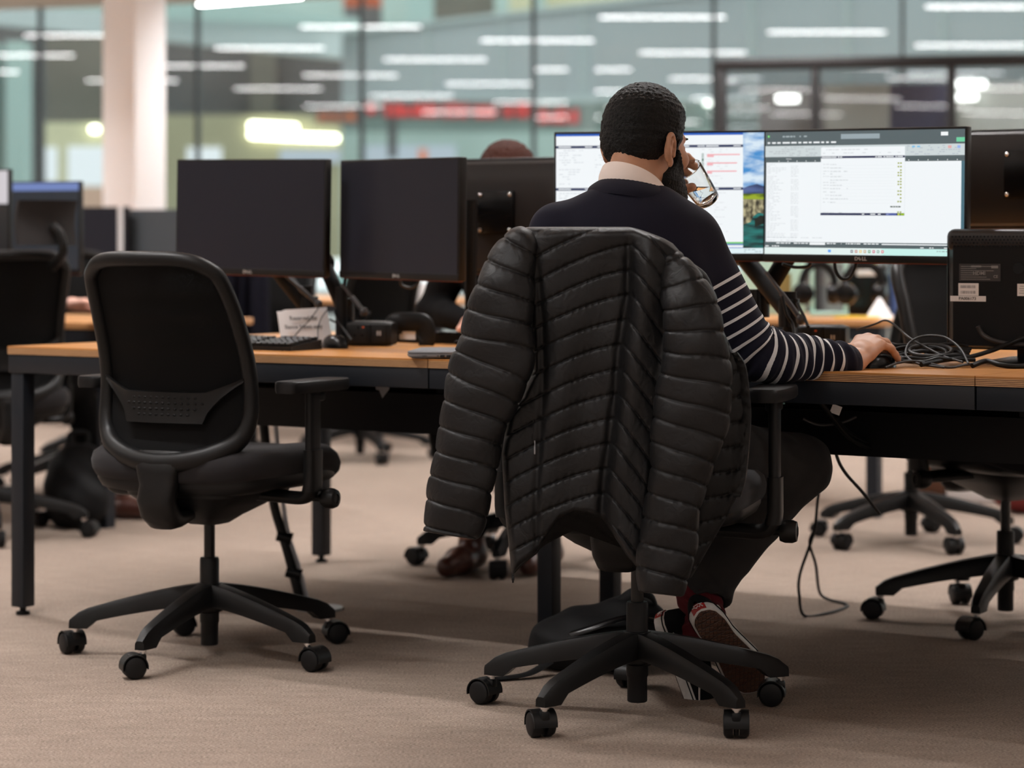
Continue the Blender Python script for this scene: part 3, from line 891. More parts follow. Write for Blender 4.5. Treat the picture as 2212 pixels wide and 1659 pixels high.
SCRM = {}
def sm(r, g, b, k=1.0):
    key = (r, g, b, k)
    if key not in SCRM:
        n = 'screen_%d_%d_%d' % (r, g, b); emis(n, L(r, g, b), k); SCRM[key] = n
    return SCRM[key]
class ScreenPainter:
    """lays lit pixels as thin stacked tiles on a screen, u,v in 0..1 from the top left"""
    def __init__(s, sc, y, w, h, zc): s.sc, s.y, s.w, s.h, s.zc = sc, y, w, h, zc; s.q = {}
    def rect(s, u0, v0, u1, v1, m, lay=0):
        mb = s.q.setdefault(m, MB())
        x0 = (u0 - 0.5) * s.w; x1 = (u1 - 0.5) * s.w; z0 = s.zc + (0.5 - v1) * s.h; z1 = s.zc + (0.5 - v0) * s.h
        y = s.y - 0.00012 * lay
        mb.add([(x0, y, z0), (x1, y, z0), (x1, y, z1), (x0, y, z1)], [(0, 1, 2, 3)])
    def poly(s, pts, m, lay=0):
        mb = s.q.setdefault(m, MB()); y = s.y - 0.00012 * lay
        mb.add([((u - 0.5) * s.w, y, s.zc + (0.5 - v) * s.h) for u, v in pts], [tuple(range(len(pts)))])
    def words(s, u0, u1, v, hh, m, lay, seed, fill=0.7):
        rnd = random.Random(seed); u = u0
        while u < u1:
            l = rnd.uniform(0.006, 0.02)
            if rnd.random() < fill: s.rect(u, v, min(u + l, u1), v + hh, m, lay)
            u += l + 0.004
    def text(s, txt, u, v, size, m, lay, align='LEFT'):
        mb = s.q.setdefault(m, MB())
        text_mb(mb, txt, size, Matrix.Translation(((u - 0.5) * s.w, s.y - 0.00012 * lay, s.zc + (0.5 - v) * s.h)) @ STAND, depth=0.0, align=align)
    def done(s, name='screen_picture'):
        allm = list(s.q.keys()); mb = MB()
        for i, m in enumerate(allm):
            mb.add(s.q[m].v, s.q[m].f, i)
        o = MB.build(mb, name, allm, s.sc, None)
        return o
WH = (246, 250, 252)
SK = 0.97
def spreadsheet(sc, y, w, h, zc):
    p = ScreenPainter(sc, y, w, h, zc)
    wh = sm(243, 248, 251, SK); dk = sm(84, 98, 102, 1); rb = sm(204, 214, 216, 1); nv = sm(38, 48, 82, 1)
    tx = sm(205, 210, 214, 1); tk = sm(240, 244, 246, 1); ol = sm(160, 170, 80, 1)
    p.rect(0, 0, 1, 1, wh, 0)
    p.rect(0, 0, 1, 0.115, dk, 1)
    p.rect(0.39, 0.025, 0.585, 0.065, sm(150, 165, 172, 1), 2)
    p.rect(0.885, 0.02, 0.92, 0.05, tk, 2); p.rect(0.96, 0.065, 1.0, 0.10, sm(110, 205, 160, 1), 2)
    p.rect(0.012, 0.028, 0.022, 0.045, sm(120, 220, 120, 1), 2)
    p.words(0.09, 0.24, 0.033, 0.012, sm(165, 178, 182, 1), 2, 11)
    for i, u in enumerate((0.012, 0.035, 0.062, 0.09, 0.135, 0.172, 0.197, 0.226, 0.25, 0.29, 0.315, 0.34)):
        p.rect(u, 0.083, u + (0.013, 0.02, 0.018, 0.038, 0.028, 0.016, 0.022, 0.015, 0.032, 0.015, 0.014, 0.026)[i], 0.096, tk, 2)
    p.rect(0, 0.115, 1, 0.205, rb, 1)
    for k in range(5):
        p.words(0.02, 0.36, 0.125 + 0.016 * k, 0.007, sm(182, 190, 194, 1), 2, 20 + k, 0.45)
        p.words(0.72, 0.98, 0.125 + 0.016 * k, 0.007, sm(180, 190, 200, 1), 2, 30 + k, 0.4)
    p.rect(0.745, 0.128, 0.76, 0.14, sm(120, 190, 230, 1), 3); p.rect(0.77, 0.128, 0.785, 0.14, sm(120, 190, 230, 1), 3)
    p.rect(0.965, 0.128, 0.98, 0.15, sm(150, 180, 235, 1), 3); p.rect(0.92, 0.128, 0.937, 0.15, sm(225, 170, 170, 1), 3)
    p.rect(0, 0.205, 1, 0.25, dk, 1)
    p.rect(0.0, 0.228, 1, 0.231, sm(60, 72, 76, 1), 2)
    p.text('Monday', 0.11, 0.222, 0.0045, tk, 3)
    for k in range(20):
        p.rect(0.07 + k * 0.047, 0.236, 0.074 + k * 0.047, 0.244, tk, 2)
    p.rect(0.985, 0.25, 1.0, 0.90, sm(70, 110, 125, 1), 1)
    p.rect(0.0, 0.25, 0.006, 0.90, sm(70, 82, 86, 1), 1)
    for k in range(44):
        v = 0.265 + k * 0.0138
        p.words(0.012, 0.012 + 0.03 + 0.07 * random.Random(k * 7 + 1).random(), v, 0.004, tx, 2, 100 + k, 0.9)
        if k % 8: p.words(0.135, 0.175, v, 0.004, tx, 2, 200 + k, 0.95)
    p.words(0.012, 0.30, 0.862, 0.005, tx, 2, 300, 0.9); p.words(0.012, 0.16, 0.886, 0.005, tx, 2, 301, 0.9)
    # dialog window on top
    p.rect(0.289, 0.157, 0.712, 0.682, sm(215, 222, 226, 1), 3)
    p.rect(0.290, 0.13, 0.711, 0.68, wh, 4)
    p.words(0.30, 0.53, 0.148, 0.006, tx, 5, 40, 0.8); p.words(0.30, 0.69, 0.176, 0.005, tx, 5, 41, 0.5)
    p.rect(0.290, 0.203, 0.711, 0.220, nv, 5)
    for u, l in ((0.294, 0.05), (0.345, 0.024), (0.377, 0.008), (0.388, 0.01), (0.565, 0.008), (0.576, 0.022), (0.605, 0.01), (0.618, 0.038), (0.664, 0.008), (0.675, 0.026)):
        p.rect(u, 0.208, u + l, 0.215, tk, 6)
    rows = [0.262, 0.290, 0.318, 0.338, 0.360, 0.388, 0.409, 0.431, 0.457, 0.485, 0.512, 0.540, 0.568, 0.652]
    for k, v in enumerate(rows):
        p.words(0.302, 0.332, v + 0.004, 0.005, tx, 5, 400 + k, 0.8)
        p.words(0.338, 0.338 + 0.03 + 0.03 * (k % 3), v + 0.006, 0.005, sm(190, 196, 200, 1), 5, 420 + k, 0.9)
        p.rect(0.338, v + 0.016, 0.66, v + 0.0168, sm(218, 224, 228, 1), 5)
        p.rect(0.688, v - 0.004, 0.696, v + 0.008, ol, 5)
        if k % 3 != 2: p.rect(0.676, v - 0.004, 0.684, v + 0.008, ol, 5)
    p.rect(0.641, 0.606, 0.692, 0.616, sm(45, 70, 62, 1), 5)
    for k in range(3): p.rect(0.652 + 0.012 * k, 0.609, 0.658 + 0.012 * k, 0.613, tk, 6)
    p.rect(0.290, 0.662, 0.711, 0.681, nv, 6)
    p.rect(0.62, 0.662, 0.672, 0.681, sm(70, 90, 160, 1), 7); p.rect(0.678, 0.664, 0.688, 0.680, sm(190, 205, 60, 1), 7); p.rect(0.692, 0.664, 0.711, 0.680, sm(150, 190, 30, 1), 7)
    for u, l in ((0.50, 0.012), (0.543, 0.024), (0.58, 0.014), (0.622, 0.012)): p.rect(u, 0.668, u + l, 0.675, tk, 7)
    # tabs, status bar and task bar
    p.rect(0, 0.90, 1, 0.945, dk, 3); p.rect(0.235, 0.902, 0.315, 0.922, tk, 4)
    for u in (0.062, 0.153, 0.323, 0.42, 0.51):
        p.words(u, u + 0.075, 0.906, 0.008, tk, 4, int(u * 1000), 0.95)
    p.rect(0.60, 0.908, 0.92, 0.917, tk, 4); p.rect(0.0, 0.925, 1, 0.9265, sm(60, 72, 76, 1), 4)
    p.words(0.005, 0.12, 0.93, 0.008, tk, 4, 77, 0.8); p.words(0.79, 0.99, 0.933, 0.007, tk, 4, 78, 0.5)
    p.rect(0, 0.945, 1, 1, sm(226, 240, 238, 1), 4)
    p.rect(0.6, 0.945, 1, 1, sm(200, 240, 234, 1), 5); p.rect(0.33, 0.96, 0.345, 0.98, sm(90, 160, 240, 1), 6)
    for k, c_ in enumerate(((70, 70, 90), (190, 110, 90), (230, 200, 90), (190, 150, 90), (40, 140, 70), (200, 60, 100), (110, 160, 140), (220, 90, 110))):
        p.rect(0.445 + 0.022 * k, 0.96, 0.457 + 0.022 * k, 0.982, sm(*c_, 1), 6)
        p.rect(0.448 + 0.022 * k, 0.966, 0.454 + 0.022 * k, 0.975, tk, 7)
    p.words(0.87, 0.99, 0.96, 0.007, sm(150, 170, 170, 1), 6, 79, 0.6); p.words(0.87, 0.99, 0.975, 0.007, sm(150, 170, 170, 1), 6, 80, 0.5)
    p.done()

def sky_mat():
    m = bpy.data.materials.new('screen_sky'); m.use_nodes = True
    nt = m.node_tree; N = nt.nodes; K = nt.links; b = N['Principled BSDF']
    b.inputs['Base Color'].default_value = (0.02, 0.02, 0.02, 1)
    tc = N.new('ShaderNodeTexCoord'); mp = N.new('ShaderNodeMapping'); mp.inputs['Scale'].default_value = (10, 1, 26); mp.inputs['Rotation'].default_value = (0, -0.4, 0)
    nz = N.new('ShaderNodeTexNoise'); nz.inputs['Scale'].default_value = 1.4; nz.inputs['Detail'].default_value = 4
    cr = N.new('ShaderNodeValToRGB'); e = cr.color_ramp.elements
    e[0].position = 0.38; e[0].color = L(60, 140, 205); e[1].position = 0.62; e[1].color = L(215, 232, 245)
    K.new(tc.outputs['Object'], mp.inputs['Vector']); K.new(mp.outputs['Vector'], nz.inputs['Vector'])
    K.new(nz.outputs['Fac'], cr.inputs['Fac']); K.new(cr.outputs['Color'], b.inputs['Emission Color'])
    b.inputs['Emission Strength'].default_value = 1.0
    MATS['screen_sky'] = m
def rock_mat(name, c0, c1, sc, sv):
    m = bpy.data.materials.new(name); m.use_nodes = True
    nt = m.node_tree; N = nt.nodes; K = nt.links; b = N['Principled BSDF']
    b.inputs['Base Color'].default_value = (0.02, 0.02, 0.02, 1)
    tc = N.new('ShaderNodeTexCoord'); mp = N.new('ShaderNodeMapping'); mp.inputs['Scale'].default_value = sv
    nz = N.new('ShaderNodeTexNoise'); nz.inputs['Scale'].default_value = sc; nz.inputs['Detail'].default_value = 5
    cr = N.new('ShaderNodeValToRGB'); e = cr.color_ramp.elements
    e[0].position = 0.4; e[0].color = L(*c0); e[1].position = 0.62; e[1].color = L(*c1)
    K.new(tc.outputs['Object'], mp.inputs['Vector']); K.new(mp.outputs['Vector'], nz.inputs['Vector'])
    K.new(nz.outputs['Fac'], cr.inputs['Fac']); K.new(cr.outputs['Color'], b.inputs['Emission Color'])
    b.inputs['Emission Strength'].default_value = 1.0
    MATS[name] = m
sky_mat()
rock_mat('screen_rock', (52, 50, 40), (186, 178, 140), 60, (1.4, 1, 0.8))
rock_mat('screen_grass', (60, 84, 20), (150, 170, 40), 40, (0.6, 1, 2))
rock_mat('screen_water', (6, 44, 48), (30, 120, 116), 30, (0.5, 1, 3))
rock_mat('screen_hill', (36, 52, 90), (80, 100, 150), 20, (0.5, 1, 2))
def feeds(sc, y, w, h, zc):
    p = ScreenPainter(sc, y, w, h, zc)
    wh = sm(243, 248, 251, SK); nv = sm(44, 58, 92, 1); tx = sm(206, 212, 218, 1); pk = sm(238, 176, 182, 1); gy = sm(222, 226, 230, 1)
    p.rect(0, 0, 1, 1, sm(26, 92, 190, 1), 0)
    p.rect(0.895, 0.0, 1, 0.62, 'screen_sky', 1)
    p.poly([(0.895, 0.46), (0.925, 0.44), (0.96, 0.425), (1, 0.45), (1, 0.53), (0.895, 0.53)], 'screen_hill', 2)
    p.poly([(0.895, 0.505), (1, 0.505), (1, 0.57), (0.895, 0.56)], 'screen_grass', 3)
    p.poly([(0.895, 0.55), (1, 0.555), (1, 0.68), (0.97, 0.66), (0.945, 0.69), (0.93, 0.74), (0.895, 0.76)], 'screen_rock', 4)
    p.rect(0.895, 0.66, 1, 1, 'screen_water', 2)
    p.poly([(0.95, 0.72), (0.975, 0.685), (1, 0.69), (1, 0.75), (0.95, 0.78)], sm(18, 30, 26, 1), 3)
    p.rect(0.0, 0.018, 0.895, 0.95, wh, 4)
    for v in (0.098, 0.452):
        p.rect(0, v, 0.895, v + 0.022, nv, 5)
        for u in (0.012, 0.20, 0.44, 0.58, 0.72): p.rect(u, v + 0.006, u + 0.06, v + 0.015, wh, 6)
        for u in (0.14, 0.40, 0.68, 0.85): p.rect(u, v + 0.007, u + 0.035, v + 0.014, wh, 6)
    for k in range(40):
        v = 0.135 + k * 0.02
        if abs(v - 0.455) < 0.03: continue
        for j, u in enumerate((0.015, 0.19, 0.70)):
            p.words(u, u + 0.04 + 0.09 * random.Random(k * 3 + j).random(), v, 0.006, tx if j < 2 else gy, 5, 500 + k * 3 + j, 0.55)
    for k, (v, l) in enumerate(((0.175, 0.155), (0.245, 0.142), (0.313, 0.14))):
        p.rect(0.725, v, 0.725 + l, v + 0.011, pk, 6); p.rect(0.725, v + 0.011, 0.757 - 0.004 * k, v + 0.026, pk, 6)
    for k in range(6):
        p.rect(0.70, 0.17 + 0.022 * k, 0.709, 0.188 + 0.022 * k, sm(60, 110, 90, 1), 6)
        if k % 3 != 2: p.rect(0.702, 0.174 + 0.022 * k, 0.707, 0.184 + 0.022 * k, wh, 7)
    p.rect(0.185, 0.12, 0.1855, 0.45, gy, 5); p.rect(0.69, 0.12, 0.6905, 0.45, gy, 5)
    p.rect(0.62, 0.905, 0.895, 0.918, sm(110, 200, 100, 1), 5); p.rect(0.62, 0.918, 0.895, 0.932, sm(110, 140, 190, 1), 5)
    p.rect(0.0, 0.955, 1, 1, sm(222, 240, 244, 1), 7)
    p.words(0.9, 0.98, 0.965, 0.007, sm(170, 190, 195, 1), 8, 81, 0.5); p.words(0.9, 0.98, 0.98, 0.007, sm(170, 190, 195, 1), 8, 82, 0.6)
    p.done()

def monc(x0, x1, yt, yb, Y):
    return W((x0 + x1) / 2, (yt + yb) / 2, Y)
# fit: centre at mean depth
make_monitor(monc(1655, 2071, 276, 568, 5.88), math.radians(-34), 'lit monitor with a dialog over a spreadsheet, right of the seated man', on=spreadsheet, roll=math.radians(0.6))
make_monitor(monc(1198, 1653, 282, 564, 6.10), math.radians(-12), 'lit monitor of white web pages and a landscape, behind the man\'s head', on=feeds)
make_monitor(monc(357, 720, 346, 592, 6.82), math.radians(-33.5), 'switched off monitor right behind the empty chair, leftmost of the dark pair', roll=math.radians(1.0))
make_monitor(monc(723, 995, 347, 599, 6.55), math.radians(-51), 'switched off monitor beside the dark pair\'s joint, turned toward the empty chair', roll=math.radians(0.6))
# backs of the rear sitters' monitors
make_monitor(monc(925, 1262, 342, 592, 6.98) , math.radians(180 - 33), 'monitor seen from behind below the brown hair, bolted to a plate', bolts=True, back='monitor_back', logo=False, w=0.56, h=0.33)
make_monitor(monc(2050, 2420, 280, 492, 6.15), math.radians(180 - 33), 'monitor seen from behind at the right edge, above the stickered one', bolts=True, back='monitor_back', logo=False, w=0.54, h=0.25)

# old deep-backed monitor with stickers, at the right edge
def old_monitor():
    c = W(2296, 636, 5.62)
    rz = math.radians(180 - 28)
    r = empty('monitor', c, rz, 'black monitor back with white asset stickers at the right edge', 'monitor')
    w, h = 0.535, 0.258
    mb = MB(); mb.box((0, 0.012, 0), (w, 0.03, h), 0.004); mb.build('bezel', 'gloss_black', r)
    mb = MB()
    rings = []
    for (y, kx, kz) in ((0.026, 0.98, 0.97), (0.05, 0.93, 0.95), (0.062, 0.90, 0.92)):
        rings.append([(sx * w / 2 * kx, y, sz * h / 2 * kz) for sx, sz in ((-1, -1), (1, -1), (1, 1), (-1, 1))])
    mb.loft(rings); mb.build('back_shell', 'steel_black', r, 20)
    # perforated vent bulge along the top
    mb = MB(); mb.box((0, 0.040, h / 2 - 0.004), (w * 0.97, 0.046, 0.052), 0.018, 4)
    v = mb.build('vent_hood', 'monitor_back', r)
    mb = MB()
    for i in range(58):
        for j in range(4):
            x = -w * 0.46 + (i + 0.5 * (j % 2)) * w * 0.92 / 58
            mb.cyl((x, 0.0625, h / 2 - 0.018 + 0.0072 * j), (x, 0.0645, h / 2 - 0.018 + 0.0072 * j), 0.0021, seg=8)
    mb.build('vent_holes', 'gloss_black', v, None)
    yb = 0.0632
    def lab(cx, cz, ww, hh, m, name): 
        b = MB(); b.box((cx, yb, cz), (ww, 0.0006, hh)); return b.build(name, m, r, None)
    Rb = Matrix.Rotation(PI, 4, 'Z')
    def tx(parent, s, cx, cz, size, m):
        b = MB(); text_mb(b, s, size, Matrix.Translation((cx, yb + 0.0006, cz)) @ Rb @ STAND, bold=0.0001); b.build('print', m, parent, None)
    # positions along the back, x grows to the picture's left
    px2x = lambda px: -(px - 2262) / 930.0 / 0.883
    pz = lambda py: -(py - 636) / 938.0
    g = lab(px2x(2117), pz(589), 0.098, 0.040, 'ink', 'rating_label')
    tx(g, 'HDMI', px2x(2116), pz(591), 0.012, 'label_print')
    b = MB()
    for k in range(7):
        ll = 0.03 + 0.05 * random.Random(k).random()
        b.box((px2x(2117) + 0.045 - ll / 2, yb + 0.0006, pz(576 + 4.6 * k)), (ll, 0.0003, 0.0012))
    b.box((px2x(2110), yb + 0.0006, pz(576)), (0.024, 0.0003, 0.004)); b.box((px2x(2146), yb + 0.0006, pz(577)), (0.016, 0.0003, 0.006))
    b.build('print', 'label_print', g, None)
    tx(g, 'CE', px2x(2148), pz(598), 0.009, 'label_print')
    g = lab(px2x(2095), pz(626), 0.048, 0.029, 'white_label', 'asset_sticker')
    b = MB(); rnd = random.Random(5)
    for row in (620, 632):
        for k in range(16): b.box((px2x(2080) - 0.036 * k / 16, yb + 0.0005, pz(row)), (0.0006 + 0.0012 * rnd.random(), 0.0003, 0.0065))
    b.build('print', 'ink_light', g, None)
    g = lab(px2x(2094), pz(646), 0.085, 0.0125, 'white_label', 'asset_tag')
    tx(g, 'PA006173', px2x(2093), pz(646), 0.010, 'ink')
    g = lab(px2x(2208), pz(626), 0.045, 0.028, 'white_label', 'asset_sticker')
    b = MB()
    for k in range(4): b.box((px2x(2204), yb + 0.0005, pz(618 + 5 * k)), (0.022 + 0.004 * (k % 2), 0.0003, 0.0016))
    b.build('print', 'ink_light', g, None)
    # stand
    zt = DTOP - c.z
    mb = MB(); mb.box((px2x(2212), 0.03, zt + 0.07), (0.07, 0.03, 0.16), 0.006); st = mb.build('stand_neck', 'gloss_black', r)
    mb = MB(); mb.lathe([(0.001, 0), (0.115, 0), (0.115, 0.006), (0.06, 0.016), (0.001, 0.017)], (px2x(2212), 0.01, zt), (0, 0, 1), 40); mb.build('stand_base', 'gloss_black', st)
    mb = MB(); mb.lathe([(0.001, 0), (0.013, 0), (0.013, 0.001), (0.001, 0.001)], (px2x(2192), yb, pz(580)), (0, 1, 0), 16); mb.build('screw_cap', 'gloss_black', r)
old_monitor()

# ================================================================== monitor arms
mat('rod_grey', (0.035, 0.034, 0.036, 1), 0.3, spec=0.4)
def make_arm(base, elbow, head, label, rod=None):
    r = empty('monitor_mount', base, 0, label, 'monitor arm')
    B = Vector((0, 0, 0)); E = Vector(elbow) - Vector(base); H = Vector(head) - Vector(base)
    mb = MB(); mb.box((0, 0, 0.006), (0.09, 0.09, 0.012), 0.004); mb.build('clamp', 'gloss_black', r)
    mb = MB(); mb.cyl((0, 0, 0.01), (0, 0, max(0.16, E.z + 0.02)), 0.017, seg=20); mb.build('pole', 'steel_black', r)
    d = H - E
    mb = MB(); mb.tube([E, E + d * 0.25, E + d * 0.75, H], 0.024, 12, flat=(0.75, 1.0), up=(0, 0, 1)); a = mb.build('spring_arm', 'steel_black', r)
    mb = MB(); mb.cyl(E + Vector((0, 0, -0.035)), E + Vector((0, 0, 0.035)), 0.026, seg=20); mb.build('joint', 'gloss_black', r)
    if (Vector((0, 0, E.z)) - E).length > 0.03:
        mb = MB(); mb.tube([Vector((0, 0, E.z)), E], 0.02, 12); mb.build('lower_arm', 'steel_black', r)
    mb = MB(); o = Vector((-0.02, -0.035, -0.02))
    if rod: a0, a1 = Vector(rod[0]) - Vector(base), Vector(rod[1]) - Vector(base); mb.cyl(a0, a0.lerp(a1, .55), .007, seg=10); mb.cyl(a0.lerp(a1, .5), a1, .0042, seg=8); mb.ell(a0, (.012, .012, .014), 12, 8); mb.build('gas_rod', 'rod_grey', r)
    mb = MB(); mb.ell(H, (0.03, 0.03, 0.035), 14, 10); mb.build('swivel_head', 'gloss_black', r)
    return r
# right pair: arms rise left-up from the middle of the bench
pb = W(1706, HZ, 6.02); make_arm((pb.x, pb.y, DTOP), W(1704, 676, 6.02), W(1598, 545, 6.14), 'black monitor arm slanting up behind the striped sleeve', rod=(W(1730, 690, 5.96), W(1655, 588, 6.02)))
pb = W(1618, HZ, 6.16); make_arm((pb.x, pb.y, DTOP), W(1640, 655, 6.15), W(1752, 470, 6.09), 'black monitor arm behind the spreadsheet monitor')
pb = W(662, HZ, 6.86); make_arm((pb.x, pb.y, DTOP), W(668, 668, 6.86), W(585, 565, 6.89), 'black monitor arm with grey spring rod above the white card', rod=(W(688, 657, 6.76), W(612, 592, 6.80)))
pb = W(738, HZ, 6.72); make_arm((pb.x, pb.y, DTOP), W(745, 672, 6.74), W(700, 570, 6.82), rod=(W(786, 674, 6.66), W(738, 614, 6.70)), label='black monitor arm right of the white card, above the socket box')
make_arm(DK(0.98, 0.80, DTOP), W(985, 452, 7.14), W(1062, 452, 7.06), 'black monitor arm bolted to the back of the rear monitor')
make_arm(DK(2.72, 0.80, DTOP), W(2260, 415, 6.22), W(2140, 415, 6.24), 'black monitor arm holding the rear monitor at the right edge')

# ================================================================== desk items, left
def keyboard(c, rz, label):
    r = empty('keyboard', c, rz, label, 'keyboard')
    mb = MB()
    mb.loft([[(-0.22, -0.065, 0), (0.22, -0.065, 0), (0.22, 0.07, 0), (-0.22, 0.07, 0)],
             [(-0.22, -0.065, 0.012), (0.22, -0.065, 0.012), (0.22, 0.07, 0.026), (-0.22, 0.07, 0.026)]])
    mb.build('case', 'black_plastic', r, 20)
    mb = MB()
    rnd = random.Random(2)
    for row in range(6):
        y = -0.052 + row * 0.021 + (0.006 if row == 5 else 0)
        z = 0.0135 + (y + 0.065) / 0.135 * 0.014
        x = -0.212
        while x < 0.205:
            kw = 0.0165 if not (row == 0 and -0.12 < x < -0.02) else 0.098
            if not (0.072 < x < 0.078):
                mb.box((x + kw / 2, y, z + 0.003), (kw, 0.016, 0.008), 0.002, 1)
            x += kw + 0.0028
    mb.build('keys', 'monitor_shell', r, 20)
    return r
def mouse(c, rz, label, mname='gloss_black'):
    r = empty('computer_mouse', c, rz, label, 'mouse')
    mb = MB(); rings = []
    for k in range(9):
        t = k / 8.0; a = t * PI / 2
        rx = 0.031 * (math.cos(a) ** 0.6 if t < 1 else 0.02); ry = 0.056 * (math.cos(a) ** 0.6 if t < 1 else 0.02); z = 0.036 * math.sin(a)
        rings.append([(rx * math.cos(q), ry * math.sin(q) - 0.006 * t, z) for q in [2 * PI * i / 28 for i in range(28)]])
    mb.loft(rings); mb.build('shell', mname, r, 60)
    mb = MB(); mb.cyl((-0.004, 0.03, 0.026), (0.004, 0.03, 0.026), 0.009, seg=14); mb.build('scroll_wheel', 'dark_plastic', r)
    return r
kp = DESK(516, 753); keyboard((kp.x, kp.y, DTOP), DROT + math.radians(2), 'black keyboard beside the white reserved card')
mp_ = DESK(723, 752); mouse((mp_.x, mp_.y, DTOP), DROT + math.radians(60), 'black computer mouse between keyboard and socket box, on the left desk')

mat('ink_mid', (0.16, 0.16, 0.165, 1), 0.7)
# reserved card: a bent white sheet leaning on the arm
def reserved_card():
    a = DESK(618, 749); b = DESK(720, 746)
    r = empty('reserved_card', ((a.x + b.x) / 2, (a.y + b.y) / 2, DTOP), math.atan2(b.y - a.y, b.x - a.x), 'white card reading reserved, propped up behind the keyboard', 'sign')
    w = (b - a).length; s = 1.0 / (F / a.y)
    h = 80 * a.y / F
    mb = MB(); n = 14
    fr = []; bk = []
    for j in range(9):
        v = j / 8.0
        row = []
        for i in range(n + 1):
            t = i / n
            x = -w / 2 + w * t + 0.012 * v * (1 - 0.35 * t)
            hh = h * v * (1 + 0.06 * t) 
            y = 0.045 * v + 0.02 * (1 - t) ** 3 * 1.0
            if v > 0.999 and t < 0.08: hh -= 0.004
            row.append((x, y, hh * 0.97 + 0.0005))
        fr.append(row)
    mb.loft(fr, closed=False, cap=False)
    mb.loft([[(x, y + 0.0012, z) for x, y, z in row] for row in fr], closed=False, cap=False)
    mb.build('card', 'white_card', r, 60)
    tilt = math.atan2(0.045, h)
    def line(txt, x, z, size, bold):
        m = MB(); text_mb(m, txt, size, Matrix.Translation((x, 0.045 * z / h - 0.0016, z)) @ Matrix.Rotation(-tilt, 4, 'X') @ STAND, bold=bold, depth=0.0002)
        m.build('lettering', 'ink_mid', r, None)
    line('Reserved for', 0.000, h * 0.75, 0.0170, 0.0004)
    line('lliance News only', -0.006, h * 0.52, 0.0170, 0.0004)
reserved_card()

def power_box(c, rz, label, arch=False):
    r = empty('power_socket_box', c, rz, label, 'power socket')
    w, d, h = 0.125, 0.075, 0.068
    if not arch:
        mb = MB(); rings = []
        for (x, k) in ((-w / 2, 0.90), (-w / 2 + 0.012, 1.0), (w / 2 - 0.018, 1.0), (w / 2, 0.86)):
            ring = []
            for q in range(24):
                a = 2 * PI * q / 24
                cx = math.copysign(abs(math.cos(a)) ** 0.35, math.cos(a)); sz = math.copysign(abs(math.sin(a)) ** 0.35, math.sin(a))
                ring.append((x, cx * d / 2 * k, h / 2 + sz * h / 2 * k))
            rings.append(ring)
        mb.loft(rings); mb.build('body', 'black_plastic', r, 40)
        mb = MB(); mb.box((-0.028, -d / 2 - 0.0005, h / 2 + 0.002), (0.050, 0.003, 0.050), 0.003); so = mb.build('socket_plate', 'dark_plastic', r)
        mb = MB()
        for (x, z, a, b) in ((-0.028, 0.050, 0.004, 0.008), (-0.039, 0.030, 0.007, 0.004), (-0.017, 0.030, 0.007, 0.004)):
            mb.box((x, -d / 2 - 0.002, z), (a, 0.001, b))
        mb.build('pin_holes', 'gloss_black', so, None)
        mb = MB(); mb.box((-0.014, -d / 2 - 0.0022, 0.052), (0.006, 0.001, 0.004)); mb.build('neon', 'orange', so, None)
        mb = MB(); mb.box((0.006, -d / 2 - 0.001, h / 2), (0.002, 0.002, 0.05)); mb.build('groove', 'gloss_black', r, None)
        mb = MB(); mb.box((0.030, -d / 2 - 0.0005, h / 2 + 0.002), (0.042, 0.003, 0.048), 0.003); us = mb.build('charger_plate', 'dark_plastic', r)
        mb = MB()
        for k in range(2): mb.box((0.027 + 0.007 * k, -d / 2 - 0.0022, 0.036), (0.0045, 0.001, 0.012))
        mb.build('charger_ports', 'ink_light', us, None)
    else:
        mb = MB()
        pts = [(-0.045, 0, 0.03), (-0.045, 0, 0.055), (-0.03, 0, 0.064), (0.03, 0, 0.064), (0.047, 0, 0.05), (0.047, 0, 0.012), (0.03, 0, 0.008)]
        mb.tube(V3(spline(pts, 6)), 0.013, 14, flat=(2.0, 0.8), up=(0, 1, 0)); mb.build('handle', 'black_plastic', r)
        mb = MB(); mb.box((0.0, 0.016, 0.034), (0.066, 0.02, 0.045), 0.003); mb.build('inner_box', 'dark_plastic', r)
        mb = MB(); mb.box((-0.006, 0.005, 0.034), (0.046, 0.002, 0.036)); mb.build('rating_label', 'white_label', r, None)
    return r
pp = DESK(803, 748); power_box((pp.x, pp.y + 0.03, DTOP), math.radians(-14), 'black socket box with a round-cornered face, left desk')
pp = DESK(882, 748); power_box((pp.x, pp.y + 0.05, DTOP), math.radians(-14), 'black open socket frame with a pale label, left desk', arch=True)
pp = DESK(1783, 758); power_box((pp.x, pp.y + 0.03, DTOP), math.radians(-18), 'black socket box beside the striped sleeve, right desk')

def laptop():
    c = DESK(935, 775); r = empty('laptop', (c.x + 0.11, c.y + 0.075, DTOP), math.radians(-6), 'closed grey laptop poking out from behind the jacket sleeve', 'laptop')
    mb = MB(); rings = []
    for (z, k) in ((0.002, 0.93), (0.006, 0.985), (0.011, 1.0), (0.0125, 1.0)):
        rings.append([(sx * 0.16 * k, sy * 0.11 * k, z) for sx, sy in ((-1, -1), (1, -1), (1, 1), (-1, 1))])
    mb.loft(rings); mb.build('base', 'laptop_grey', r, 30)
    mb = MB(); mb.box((0, 0, 0.0165), (0.32, 0.22, 0.007), 0.003); mb.build('lid', 'laptop_grey', r)
    mb = MB()
    for (x, w, h) in ((-0.118, 0.012, 0.001), (-0.086, 0.003, 0.003), (-0.075, 0.011, 0.0055), (-0.060, 0.011, 0.0055), (-0.044, 0.013, 0.005)):
        mb.box((x, -0.1100, 0.0075), (w, 0.002, h))
    mb.build('ports', 'gloss_black', r, None)
    mb = MB(); mb.box((0, 0, 0.002), (0.24, 0.15, 0.004)); mb.build('rubber_feet', 'gloss_black', r, None)
laptop()
